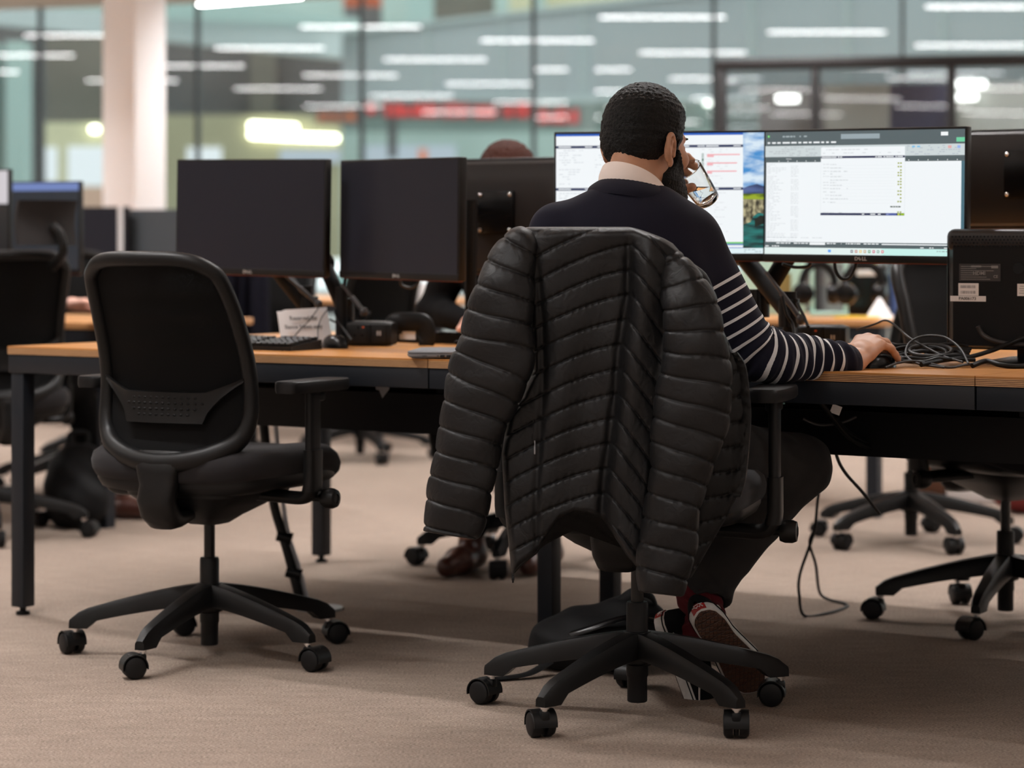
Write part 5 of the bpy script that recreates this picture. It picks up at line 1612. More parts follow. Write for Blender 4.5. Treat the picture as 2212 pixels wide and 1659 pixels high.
def body_core(P):
    d = sd_ell(P, J['chest'], (.165, .100, .19))
    d = smin(d, sd_ell(P, J['belly'], (.145, .105, .17)), .06)
    d = smin(d, sd_ell(P, J['pelvis'], (.165, .125, .11)), .06)
    d = smin(d, sd_cap(P, J['neck0'] + A_(0, 0, -.03), h2w((0, -.03, -.05)), .060, .052), .03)
    d = smin(d, sd_cap(P, J['neck0'] + A_(-.03, 0, -.02), J['shL'], .055, .050), .05)
    d = smin(d, sd_cap(P, J['neck0'] + A_(.03, 0, -.02), J['shR'], .055, .050), .05)
    for s in 'RL':
        d = smin(d, chain(P, [J['sh' + s], J['el' + s], J['wr' + s]], [.050, .036, .0255], .02), .03)
        d = smin(d, chain(P, [J['hip' + s], J['kn' + s], J['an' + s]], [.080, .052, .025], .02), .04)
        ft = FEET[s]
        d = smin(d, sd_cap(P, ft[0], ft[1], .018, .018), .012)
    return d
# feet: heel and toe points
def foot_frame(heel, toe, lean):
    x = (toe - heel) / np.linalg.norm(toe - heel)
    n = np.asarray(lean, float); n = n - x * (n @ x); n /= np.linalg.norm(n)   # sole normal, pointing out of the sole
    z = -n; y = np.cross(z, x)
    return x, y, z
heelR = nW(1512, 1322, 5.315); toeR = nW(1652, 1502, 5.47)
heelL = nW(1414, 1330, 5.47); toeL = nW(1496, 1506, 5.46)
FR = foot_frame(heelR, toeR, (.16, -.86, -.32)); FL = foot_frame(heelL, toeL, (-.62, .38, -.42))
FEET = {'R': (heelR + FR[0] * .055 + FR[2] * .055, heelR + FR[0] * .20 + FR[2] * .05),
        'L': (heelL + FL[0] * .055 + FL[2] * .055, heelL + FL[0] * .17 + FL[2] * .05)}
J['anR'] = heelR + FR[0] * .055 + FR[2] * .115
J['anL'] = heelL + FL[0] * .055 + FL[2] * .115

vc, qc = sdf_mesh(body_core, (-.1, 4.95, 0.0), (.95, 5.85, 1.20), .008)
def head_all(P):
    Q = toh(P)
    d = head_sdf(Q)
    for s in (-1, 1): d = smin(d, ear_sdf(Q, s), .005)
    nk = sd_cap(P, J['neck0'] + A_(0, 0, -.05), h2w((0, -.034, -.05)), .062, .053)
    d = smin(d, nk, .022)
    d = smin(d, sd_cap(P, J['neck0'] + A_(0, -.03, -.02), h2w((0, -.075, -.03)), .030, .026), .03)
    return d
hc = J['head']
vh, qh = sdf_mesh(head_all, hc - A_(.14, .15, .235), hc + A_(.14, .15, .14), .0022)
vr, qr = sdf_mesh(lambda P: smin(hand_sdf(P, wr, knR, fgR, thR), sd_cap(P, J['wrR'] - (hd * .6 + A_(.4, .1, 0)) * .05, wr, .0255, .024), .015), wr - A_(.08, .08, .09), wr + A_(.20, .20, .09), .0017)
vl, ql = sdf_mesh(lambda P: smin(hand_sdf(P, wl, knL, fgL, thL), sd_cap(P, wl + (J['elL'] - wl) * .2, wl, .0255, .0245), .015), wl - A_(.10, .12, .09), wl + A_(.14, .10, .15), .0017)
allv, allq, off = [], [], 0
for v, q in ((vc, qc), (vh, qh), (vr, qr), (vl, ql)):
    allv.append(v - PO); allq.append(q + off); off += len(v)
np_obj('body', np.concatenate(allv), np.concatenate(allq), 'skin', PERS)
# finger nails of the right hand
for f in fgR[2:]:
    p = f[2] + up * .0065 + hd * .004
    mb = MB(); mb.ell(Vector(p - PO), (.0062, .0050, .0022), 12, 8, rot=(0, .75, math.atan2(hd[1], hd[0]))); mb.build('nail', 'nail', PERS, 60)
# eyes
for s in (-1, 1):
    p = h2w((s * .032, .0835, .001)) - PO
    mb = MB(); mb.ell(Vector(p), (.0105, .0105, .0105), 16, 12); mb.build('eye', 'white_label', PERS, 60)
    mb = MB(); mb.ell(Vector(h2w((s * .032, .0925, -.001)) - PO), (.0045, .003, .0045), 12, 8); mb.build('iris', 'gloss_black', PERS, 60)
    mb = MB(); mb.tube([Vector(h2w(p) - PO) for p in ((s * .014, .101, .022), (s * .030, .0975, .027), (s * .046, .086, .024))], [.003, .0042, .002], 8); mb.build('eyebrow', 'hair_black', PERS, 60)

# --- hair and beard
def hair_sdf(P):
    Q = toh(P); x, y, z = Q.T
    base = sd_ell(Q, (0, -.012, .028), (.0875, .1065, .0995))
    base = smin(base, sd_ell(Q, (0, -.062, -.020), (.062, .046, .052)), .03)
    curl = (wob(Q, 260, .4) * .0015 + wob(Q, 520, 1.7) * .0013 + wob(Q, 900, .9) * .0007)
    wave = np.sin(z * 260 + 2.2 * np.sin(x * 70) + 1.5 * np.sin(y * 60)) * .0008
    base = base - curl - wave * (np.clip((.075 - z) / .05, 0, 1))
    base = base + .0075 * np.clip((y + .005) / .04, 0, 1) * np.clip((.075 - z) / .03, 0, 1)
    # keep above the nape line, clear of ears and face
    ax = np.abs(x)
    nape = -.090 + .14 * np.clip(y + .045, 0, 1) * 1.0 + .10 * np.clip(ax - .045, 0, 1)
    lim = np.where(y < -.030, nape, -.090 + .040 + np.clip(y + .030, 0, .02) * 2.2)
    lim = np.where(y > -.006, .002 + np.clip(y - .040, 0, 1) * 1.1, lim)
    lim = np.where((y > .012) & (y < .034), -.06, lim)            # sideburn
    cut = (lim - z) * .75
    front = (y - (.044 + .75 * np.clip(z - .030, 0, .03) + .10 * np.clip(z - .055, 0, .06) + .006 * np.clip(1 - ax / .05, 0, 1)))
    d = smax(base, cut, .006)
    return smax(d, front * .9, .008)
def beard_sdf(P):
    Q = toh(P); x, y, z = Q.T; ax = np.abs(x)
    d = head_sdf(Q) - .0105 - .008 * np.clip((-.07 - z) / .04, 0, 1) - wob(Q, 330, 2.1) * .0016 - wob(Q, 640, .7) * .0012
    topl = -.030 - .055 * np.clip((y - .03) / .05, 0, 1) + .02 * np.clip((.035 - y) / .02, 0, 1)
    d = smax(d, (z - topl) * .8, .006)
    d = smax(d, (.016 - .030 * np.clip((-.045 - z) / .03, 0, 1) - y) * .8, .006)
    mouth = sd_ell(Q, (0, .105, -.066), (.026, .02, .012))
    d = smax(d, -mouth, .004)
    mus = sd_cap(Q, (-.024, .090, -.053), (.024, .090, -.053), .006, .006)
    mus = smin(mus, sd_cap(Q, (.024, .090, -.053), (.034, .080, -.085), .006, .008), .004)
    mus = smin(mus, sd_cap(Q, (-.024, .090, -.053), (-.034, .080, -.085), .006, .008), .004)
    d = smin(d, np.maximum(mus, -mouth + .002) - wob(Q, 400, .3) * .001, .005)
    return smax(d, -.190 - z, .004)
v, q = sdf_mesh(hair_sdf, hc - A_(.13, .14, .12), hc + A_(.13, .14, .16), .0021)
np_obj('hair', v - PO, q, 'hair_black', PERS)
v, q = sdf_mesh(beard_sdf, hc - A_(.12, .12, .20), hc + A_(.14, .16, .05), .0021)
np_obj('beard', v - PO, q, 'hair_black', PERS)

# --- jumper with white stripes on the sleeves
def stripe_mat():
    m = bpy.data.materials.new('jumper_knit'); m.use_nodes = True
    nt = m.node_tree; N = nt.nodes; K = nt.links; b = N['Principled BSDF']
    at = N.new('ShaderNodeAttribute'); at.attribute_name = 'axial'
    sb = N.new('ShaderNodeMath'); sb.operation = 'MULTIPLY'; sb.inputs[1].default_value = 1 / 0.0262
    K.new(at.outputs['Fac'], sb.inputs[0])
    fr = N.new('ShaderNodeMath'); fr.operation = 'FRACT'; K.new(sb.outputs[0], fr.inputs[0])
    lt = N.new('ShaderNodeMath'); lt.operation = 'LESS_THAN'; lt.inputs[1].default_value = 0.235; K.new(fr.outputs[0], lt.inputs[0])
    gt = N.new('ShaderNodeMath'); gt.operation = 'GREATER_THAN'; gt.inputs[1].default_value = 0.0; K.new(at.outputs['Fac'], gt.inputs[0])
    m0 = N.new('ShaderNodeMath'); m0.operation = 'MULTIPLY'; K.new(lt.outputs[0], m0.inputs[0]); K.new(gt.outputs[0], m0.inputs[1])
    l2 = N.new('ShaderNodeMath'); l2.operation = 'LESS_THAN'; l2.inputs[1].default_value = 0.388; K.new(at.outputs['Fac'], l2.inputs[0])
    mu = N.new('ShaderNodeMath'); mu.operation = 'MULTIPLY'; K.new(m0.outputs[0], mu.inputs[0]); K.new(l2.outputs[0], mu.inputs[1])
    mx = N.new('ShaderNodeMix'); mx.data_type = 'RGBA'
    mx.inputs['A'].default_value = (0.0100, 0.0100, 0.0190, 1); mx.inputs['B'].default_value = (0.66, 0.66, 0.67, 1)
    K.new(mu.outputs[0], mx.inputs['Factor']); K.new(mx.outputs['Result'], b.inputs['Base Color'])
    tc = N.new('ShaderNodeTexCoord'); nz = N.new('ShaderNodeTexNoise'); nz.inputs['Scale'].default_value = 900
    bp = N.new('ShaderNodeBump'); bp.inputs['Strength'].default_value = 0.5; bp.inputs['Distance'].default_value = 0.0006
    K.new(tc.outputs['Object'], nz.inputs['Vector']); K.new(nz.outputs['Fac'], bp.inputs['Height']); K.new(bp.outputs['Normal'], b.inputs['Normal'])
    b.inputs['Roughness'].default_value = 0.9; b.inputs['Sheen Weight'].default_value = 0.05; b.inputs['Specular IOR Level'].default_value = 0.12
    MATS['jumper_knit'] = m
stripe_mat()
armR = [np.array(p) for p in spline([J['shR'] + A_(-.01, 0, .0), J['shR'] * .55 + J['elR'] * .45 + A_(-.012, -.004, 0), J['elR'] * .9 + J['shR'] * .1 + A_(-.006, 0, -.002), J['elR'] + A_(.03, .012, -.006), J['elR'] * .45 + J['wrR'] * .55, J['wrR']], 6)]
armL = [np.array(p) for p in spline([J['shL'], J['shL'] * .5 + J['elL'] * .5, J['elL'], J['elL'] * .5 + J['wrL'] * .5, J['wrL']], 5)]
def cumlen(pl): return np.concatenate([[0], np.cumsum([np.linalg.norm(pl[i + 1] - pl[i]) for i in range(len(pl) - 1)])])
def axial(P, pl):
    cl = cumlen(pl); best = np.full(len(P), 1e9); s = np.zeros(len(P))
    for i in range(len(pl) - 1):
        a, b = pl[i], pl[i + 1]; ab = b - a
        t = np.clip((P - a) @ ab / (ab @ ab), 0, 1); d = np.linalg.norm(P - a - t[:, None] * ab, axis=1)
        m = d < best; best[m] = d[m]; s[m] = cl[i] + t[m] * (cl[i + 1] - cl[i])
    return s, best
def arm_r(pl, r0, r1, r2):
    cl = cumlen(pl); L_ = cl[-1]
    return [float(np.interp(c / L_, (0, .25, .5, .62, .85, 1), (r0, r0 * .97, r1 * 1.02, r1, r2 * 1.15, r2))) for c in cl]
rR = arm_r(armR, .063, .0545, .0345); rL = arm_r(armL, .059, .052, .034)
def jumper(P):
    d = sd_ell(P, J['chest'] + A_(0, -.004, 0), (.186, .118, .205))
    d = smin(d, sd_ell(P, J['belly'], (.165, .125, .20)), .07)
    d = smin(d, sd_cap(P, J['neck0'] + A_(-.055, -.01, -.030), J['shL'] + A_(.005, 0, .002), .060, .055), .05)
    d = smin(d, sd_cap(P, J['neck0'] + A_(.055, -.01, -.030), J['shR'] + A_(-.005, 0, .002), .058, .054), .05)
    d = smin(d, sd_cap(P, J['neck0'] + A_(-.0, -.012, -.06), J['neck0'] + A_(0, -.004, -.012), .085, .072), .04)
    a = chain(P, armR, rR, .012); s, _ = axial(P, armR); LR = cumlen(armR)[-1]
    fold = np.exp(-((s / LR - .56) / .10) ** 2); low = np.clip((s / LR - .52) / .3, 0, 1)
    a = a + fold * .0045 * np.sin(s * 240 + 2.5 * np.sin(P[:, 0] * 40)) + low * .0032 * np.sin(s * 190 + P[:, 2] * 55 + P[:, 1] * 30) + .0016 * wob(P, 28, .5)
    d = smin(d, a, .025)
    b = chain(P, armL, rL, .012) + .002 * wob(P, 30, 1.5)
    d = smin(d, b, .025)
    d = d + .0018 * wob(P, 20, .9) + .0016 * wob(P, 9, 2.3)
    # neck opening
    nk = sd_cap(P, J['neck0'] + A_(.004, .004, .0), J['neck0'] + A_(.02, .05, .16), .064, .085)
    return smax(d, -nk, .006)
vj, qj = sdf_mesh(jumper, (-.06, 4.98, .50), (.85, 5.75, 1.20), .0042)
def finer(pl): return [np.array(p) for p in spline(pl, 7)]
sR, dR = axial(vj, finer(armR)); LR = cumlen(armR)[-1]
sL, dL = axial(vj, finer(armL))
# folds tilt the stripes a little
sRw = sR - .118 + .004 * wob(vj, 26, .4) * np.clip((sR - .22) / .1, 0, 1) - .030 * (vj[:, 2] - J['elR'][2]) * np.exp(-((sR - LR * .55) / .05) ** 2)
ax_ = np.where((dR < .085) & (sR > .09) & (vj[:, 0] > .33), sRw, -1.0)
axl = np.where((dL < .08) & (sL > .14), sL - .16, -1.0)
np_obj('jumper', vj - PO, qj, 'jumper_knit', PERS, attrs={'axial': np.maximum(ax_, axl)})
# ribbed cuff on the right wrist and ribbed neck band
def ring_loft(mb, cs, n=48, rib=0.0, ribn=60):
    rings = []
    for (c, a, b, ra, rb) in cs:
        rings.append([Vector(c) + Vector(a) * (ra * (1 + rib * math.cos(ribn * 2 * PI * i / n)) * math.cos(2 * PI * i / n)) + Vector(b) * (rb * (1 + rib * math.cos(ribn * 2 * PI * i / n)) * math.sin(2 * PI * i / n)) for i in range(n)])
    mb.loft(rings)
ad = (J['wrR'] - armR[-5]); ad /= np.linalg.norm(ad); aa = np.cross(ad, up); aa /= np.linalg.norm(aa); ab_ = np.cross(aa, ad)
mb = MB(); e0 = J['wrR'] - PO
ring_loft(mb, [(e0 - ad * .030, aa, ab_, .033, .033), (e0 - ad * .022, aa, ab_, .0355, .0355), (e0 + ad * .000, aa, ab_, .0345, .034), (e0 + ad * .010, aa, ab_, .032, .031), (e0 + ad * .012, aa, ab_, .029, .028), (e0 + ad * .004, aa, ab_, .027, .026)], 120, .012, 40)
mb.build('cuff', 'navy_wool', PERS, 60)
# collars follow a tilted loop around the neck
def neck_loop(n, rx, ry, base, tilt_y, tilt_x, c=(0, 0)):
    out = []
    for i in range(n):
        a = 2 * PI * i / n; x = rx * math.cos(a) + c[0]; y = ry * math.sin(a) + c[1]
        out.append(Vector((J['neck0'][0] - PO[0] + x, J['neck0'][1] - PO[1] + y, base + tilt_y * (y / ry if ry else 0) + tilt_x * (x / rx))))
    return out
mb = MB(); lo = neck_loop(96, .0945, .095, 1.102, -.004, -.014, (-.005, .003)); hi = neck_loop(96, .073, .073, 1.131, -.012, -.012, (.0, .006))
rings = []
for k, t in enumerate(np.linspace(0, 1, 7)):
    bul = math.sin(t * PI) * .008
    rings.append([a.lerp(b, t) + (a - Vector((J['neck0'][0] - PO[0], J['neck0'][1] - PO[1], a.z))).normalized() * (bul + .0009 * (i % 2)) for i, (a, b) in enumerate(zip(lo, hi))])
rings.append([b + (b - Vector((J['neck0'][0] - PO[0], J['neck0'][1] - PO[1], b.z))).normalized() * -.006 - Vector((0, 0, .004)) for b in hi])
mb.loft(rings, cap=False); mb.build('neck_rib', 'navy_wool', PERS, 60)
mb = MB(); cN = Vector((J['neck0'][0] - PO[0], J['neck0'][1] - PO[1], 0))
b0 = neck_loop(64, .076, .076, 1.110, -.02, -.010, (.0, .006)); b1 = neck_loop(64, .0665, .066, 1.150, -.026, -.022, (-.002, .010)); b2 = neck_loop(64, .0635, .063, 1.150, -.026, -.022, (-.002, .010)); b3 = neck_loop(64, .066, .066, 1.115, -.02, -.010, (.0, .006))
def cmid(a, b, t, k): return [p.lerp(q, t) + (p - Vector((cN.x, cN.y, p.z))).normalized() * k for p, q in zip(a, b)]
mb.loft([b0, cmid(b0, b1, .3, .004), cmid(b0, b1, .7, .004), b1, [p + Vector((0, 0, .0015)) for p in cmid(b1, b2, .5, 0)], b2, b3], cap=False)
mb.build('shirt_collar', 'cream_cotton', PERS, 60)

# --- trousers
def trousers(P):
    d = sd_ell(P, J['pelvis'], (.182, .140, .115))
    for s in 'RL':
        hip, kn, an = J['hip' + s], J['kn' + s], J['an' + s]
        hem = kn + (an - kn) * (.86 if s == 'R' else .9)
        leg = chain(P, [hip, kn], [.098, .0715], .02)
        shin = sd_cap(P, kn, hem, .070, .0545)
        ax2 = (hem - kn) / np.linalg.norm(hem - kn)
        cut = (P - hem) @ ax2
        t = np.clip((P - kn) @ ax2, 0, 1)
        shin = shin + .003 * np.sin(t * 120 + P[:, 0] * 60) * np.clip(1 - t / .14, 0, 1)
        shin = smax(shin, cut, .003)
        shin = smax(shin, -(sd_cap(P, kn + (hem - kn) * .75, hem + ax2 * .05, .048, .049)), .002)
        leg = smin(leg, shin, .03)
        d = smin(d, leg, .04)
    d = d + .0022 * wob(P, 26, 1.2) + .0012 * wob(P, 55, .2)
    return d
v, q = sdf_mesh(trousers, (-.02, 5.05, .12), (.85, 5.80, .72), .0048)
np_obj('trousers', v - PO, q, 'grey_trouser', PERS)

# --- socks and shoes
for s, nm in (('R', FR), ('L', FL)):
    heel = heelR if s == 'R' else heelL
    x, y, z = nm
    kn = J['kn' + s]; an = J['an' + s]
    top = an + (kn - an) * .48
    def sock(P, an=an, top=top, heel=heel, x=x, z=z):
        d = sd_cap(P, top, an, .051, .038)
        d = smin(d, sd_cap(P, an, heel + x * .062 + z * .052, .037, .026), .02)
        t = (P - an) @ ((top - an) / np.linalg.norm(top - an))
        return d + .0014 * np.sin(t * 300 + P[:, 0] * 80) + .0012 * wob(P, 60, .3)
    mn = np.minimum(np.minimum(top, an), heel + x * .14) - .06; mx = np.maximum(np.maximum(top, an), heel + x * .14 + z * .05) + .06
    v, q = sdf_mesh(sock, mn, mx, .0035)
    np_obj('sock', v - PO, q, 'red_sock', PERS)
    # shoe frame
    xf = Matrix(((x[0], y[0], z[0], heel[0] - PO[0]), (x[1], y[1], z[1], heel[1] - PO[1]), (x[2], y[2], z[2], heel[2] - PO[2]), (0, 0, 0, 1)))
    SLEN = .285
    def hw(t):
        return float(np.interp(t, (0, .03, .08, .2, .38, .55, .72, .85, .94, .985, 1), (.006, .022, .031, .036, .033, .040, .047, .043, .031, .015, .004)))
    def off(t): return float(np.interp(t, (0, .4, .75, 1), (0, -.001, .003, .006))) * (1 if s == 'R' else -1)
    ts = np.concatenate([np.linspace(0, .1, 9), np.linspace(.13, .85, 20), np.linspace(.88, 1, 10)])
    def outline(grow, zz):
        l = [((t * (SLEN + 2 * grow) - grow), off(t) + (hw(t) + grow), zz) for t in ts]
        r_ = [((t * (SLEN + 2 * grow) - grow), off(t) - (hw(t) + grow), zz) for t in ts[::-1]]
        return l + r_
    mb = MB(); mb.loft([outline(-.002, .003), outline(0, .004), outline(.001, .020), outline(0, .030), outline(-.004, .031)], cap=True, xf=xf)
    sh = mb.build('shoe', 'shoe_white', PERS, 50)
    mb = MB(); mb.loft([outline(-.0045, .0), outline(-.003, .0012), outline(-.003, .0032)], cap=True, xf=xf); mb.build('outsole', 'gum_sole' if 'gum_sole' in MATS else 'brown_leather', sh, None)
    # dark piping round the sole wall
    mb = MB(); ln = outline(.0017, .0255); mb.tube([Vector(p) for p in ln], .0013, 6, closed=True, xf=xf); mb.build('piping', 'shoe_suede', sh, 60)
    # upper
    rings = []
    for t in np.concatenate([np.linspace(.0, .08, 6), np.linspace(.12, .92, 20), np.linspace(.94, .995, 5)]):
        hgt = float(np.interp(t, (0, .02, .06, .15, .26, .36, .46, .60, .78, .90, .96, 1), (.040, .068, .080, .078, .072, .076, .078, .066, .052, .043, .036, .030)))
        w_ = max(hw(t) - .001, .004); o_ = off(t)
        ring = []
        for k in range(21):
            a = PI * k / 20
            c = math.copysign(abs(math.cos(a)) ** .75, math.cos(a)); sn = math.sin(a) ** .8 if a < PI else 0
            taper = 1 - .30 * (sn ** 2) * (1 if t < .55 else .6)
            ring.append((t * SLEN, o_ + w_ * c * taper, .026 + (hgt - .026) * sn))
        rings.append(ring)
    mb = MB(); mb.loft(rings, closed=False, cap=False, xf=xf); up_ = mb.build('upper', 'shoe_suede', sh, 60)
    # white side stripe on both flanks
    for sd in (-1, 1):
        mb = MB(); path = []
        for t in np.linspace(.16, .80, 26):
            hgt = float(np.interp(t, (.15, .26, .36, .46, .60, .78), (.078, .072, .076, .078, .066, .052)))
            zrel = float(np.interp(t, (.16, .30, .45, .60, .72, .80), (.30, .62, .50, .60, .35, .08)))
            a = math.asin(min(1, zrel) ** (1 / .8)); c = abs(math.cos(a)) ** .75
            taper = 1 - .30 * (zrel ** 2) * (1 if t < .55 else .6)
            path.append(Vector((t * SLEN, off(t) + sd * ((hw(t) - .001) * c * taper + .0006), .026 + (hgt - .026) * zrel)))
        mb.tube(path, [.0055 * (0.5 + 0.5 * math.sin(PI * i / 25)) + .001 for i in range(26)], 8, flat=(.25, 1.0), up=(0, 1, 0), xf=xf)
        mb.build('side_stripe', 'shoe_white', up_, 60)
    # stitch lines at the heel counter
    mb = MB()
    for sd in (-1, 1):
        for k in range(12):
            t = .20 + .02 * math.sin(k / 11 * PI); zr = .15 + .065 * k
            a = math.asin(min(1, zr) ** (1 / .8)); c = abs(math.cos(a)) ** .75; taper = 1 - .30 * zr ** 2
            hgt = float(np.interp(t, (.15, .26, .36), (.078, .072, .076)))
            mb.ell((t * SLEN, off(t) + sd * ((hw(t) - .001) * c * taper + .0004), .026 + (hgt - .026) * zr), (.0007, .0006, .0011), 6, 4, xf=xf)
    mb.build('stitching', 'white_label', up_, 60)
    # red heel tab with a white mark
    mb = MB()
    rr = [[(-.0022 + .0066 * (yy / .017) ** 2, yy, zz) for yy in np.linspace(-.017, .017, 13)] for zz in (.006, .028)]
    rr2 = [[(px_ + .004, py_, pz_) for px_, py_, pz_ in r0] for r0 in rr]
    mb.loft([rr[0], rr[1], rr2[1], rr2[0], rr[0]], closed=False, cap=False, xf=xf); tb = mb.build('heel_tab', 'shoe_red', sh, None)
    mb = MB()
    mb.tube([Vector((-.0030 + .0066 * (yy / .017) ** 2, yy, zz)) for yy, zz in ((-.012, .012), (-.008, .020), (-.005, .012), (-.002, .018), (.002, .013), (.006, .019), (.012, .022))], .0012, 6, xf=xf)
    mb.tube([Vector((-.0030 + .0066 * (yy / .017) ** 2, yy, zz)) for yy, zz in ((-.013, .023), (-.004, .0235), (.008, .0245))], .0008, 6, xf=xf)
    mb.build('heel_mark', 'white_label', tb, 60)

# --- the drinking glass (held, so an object of its own)
gl_mat = bpy.data.materials.new('clear_glass'); gl_mat.use_nodes = True
b_ = gl_mat.node_tree.nodes['Principled BSDF']; b_.inputs['Transmission Weight'].default_value = 1.0; b_.inputs['Roughness'].default_value = 0.0
b_.inputs['IOR'].default_value = 1.48; b_.inputs['Base Color'].default_value = (0.97, 0.985, 0.98, 1)
MATS['clear_glass'] = gl_mat
wt = bpy.data.materials.new('water'); wt.use_nodes = True
b_ = wt.node_tree.nodes['Principled BSDF']; b_.inputs['Transmission Weight'].default_value = 1.0; b_.inputs['Roughness'].default_value = 0.0
b_.inputs['IOR'].default_value = 1.33; b_.inputs['Base Color'].default_value = (0.95, 0.98, 0.98, 1)
MATS['water'] = wt
GR = empty('drinking_glass', GM, 0, 'clear tumbler of water tilted at the man\'s lips', 'glass')
mb = MB(); H = GLEN
prof = [(0.0, 0.0)]
gp_ = [(.0322, 0.0), (.0338, .0008), (.0342, .002), (.0296, H * .70), (.0280, H * .88), (.0265, H * .96), (.020, H), (.001, H * .995), (.001, H * .90), (.018, H * .895), (.0245, H * .86), (.0268, H * .78), (.0328, .004), (.0324, 0.0)]
gx_ = Vector(gax); ga_ = gx_.orthogonal().normalized(); gb_ = gx_.cross(ga_)
mb.loft([[gx_ * h_ + ga_ * (r_ * math.cos(2 * PI * i / 48)) + gb_ * (r_ * math.sin(2 * PI * i / 48)) for i in range(48)] for r_, h_ in gp_], cap=False)
# the first and last rings meet at the rim
gb = mb.build('tumbler', 'clear_glass', GR, 50)
# water lying level in the tilted tumbler
n = 36
axv = Vector(gax); e1 = axv.orthogonal().normalized(); e2 = axv.cross(e1)
zlev = (nW(1528, 404, 5.49) - GM)[2]
bot, topr = [], []
for i in range(n):
    a = 2 * PI * i / n; dirv = e1 * math.cos(a) + e2 * math.sin(a)
    r_at = lambda h: float(np.interp(h, (.004, H * .78, H * .86, H * .895), (.0326, .0266, .0243, .0186)))
    hb = H * .893
    lo_, hi_ = .004, hb
    for _ in range(40):
        m_ = (lo_ + hi_) / 2
        if (axv * m_ + dirv * r_at(m_)).z > zlev: lo_ = m_
        else: hi_ = m_
    topr.append(axv * hi_ + dirv * (r_at(hi_) - .0002)); bot.append((hi_, dirv))
rings = []
for k in range(10):
    t = k / 9.0
    ring = []
    for (h0, dirv) in bot:
        h = h0 + (H * .892 - h0) * t; ring.append(axv * h + dirv * (r_at(h) - .0002))
    rings.append(ring)
mb = MB(); mb.loft(rings); mb.build('water', 'water', GR, 50)
# ================================================================== quilted jacket draped over the man's chair
def nylon():
    m = bpy.data.materials.new('nylon'); m.use_nodes = True
    nt = m.node_tree; N = nt.nodes; K = nt.links; b = N['Principled BSDF']
    b.inputs['Base Color'].default_value = (0.0076, 0.0076, 0.0082, 1); b.inputs['Roughness'].default_value = 0.45
    b.inputs['Specular IOR Level'].default_value = 0.26
    tc = N.new('ShaderNodeTexCoord')
    n1 = N.new('ShaderNodeTexNoise'); n1.inputs['Scale'].default_value = 45; n1.inputs['Detail'].default_value = 4; n1.inputs['Distortion'].default_value = 1.2
    n2 = N.new('ShaderNodeTexNoise'); n2.inputs['Scale'].default_value = 1500
    b1 = N.new('ShaderNodeBump'); b1.inputs['Strength'].default_value = 0.30; b1.inputs['Distance'].default_value = 0.006
    b2 = N.new('ShaderNodeBump'); b2.inputs['Strength'].default_value = 0.25; b2.inputs['Distance'].default_value = 0.0005
    K.new(tc.outputs['Object'], n1.inputs['Vector']); K.new(tc.outputs['Object'], n2.inputs['Vector'])
    K.new(n1.outputs['Fac'], b1.inputs['Height']); K.new(n2.outputs['Fac'], b2.inputs['Height'])
    K.new(b1.outputs['Normal'], b2.inputs['Normal']); K.new(b2.outputs['Normal'], b.inputs['Normal'])
    MATS['nylon'] = m
nylon()
mat('jacket_lining', (0.006, 0.006, 0.0065, 1), 0.55, spec=0.25, bump=(60, 0.3, 0.004))
cP, sP = math.cos(PHM), math.sin(PHM)
JL0 = -0.312
def JP(px, py, d):
    """point seen at a pixel, d metres toward the camera from the plane of the chair back"""
    Y = 4.95
    for _ in range(4):
        X = (px - 1106.0) * Y / F
        ly = JL0 - d
        lx = ((X - CM.x) - ly * sP) / cP
        Y = CM.y - lx * sP + ly * cP
    return W(px, py, Y)
JK = empty('quilted_jacket', (CM.x, CM.y - 0.33, 0), 0, 'black quilted puffer jacket draped over the back of the man\'s chair', 'jacket')
JO = Vector(JK.location)
def pill(q): return .72 * (1 - math.exp(-(seamd(q) / .06) ** 1.3)) + .30 * abs(math.sin(PI * q))
def seamd(q): return abs(q - round(q))
def ripple(a, b, q):
    """small gathers that fade away from the seams"""
    return math.sin(a * 0.42 + 1.7 * math.sin(b * 0.11)) * math.exp(-seamd(q) / 0.14) + 0.6 * math.sin(a * 0.9 + b * 0.05) * math.exp(-seamd(q) / 0.08)

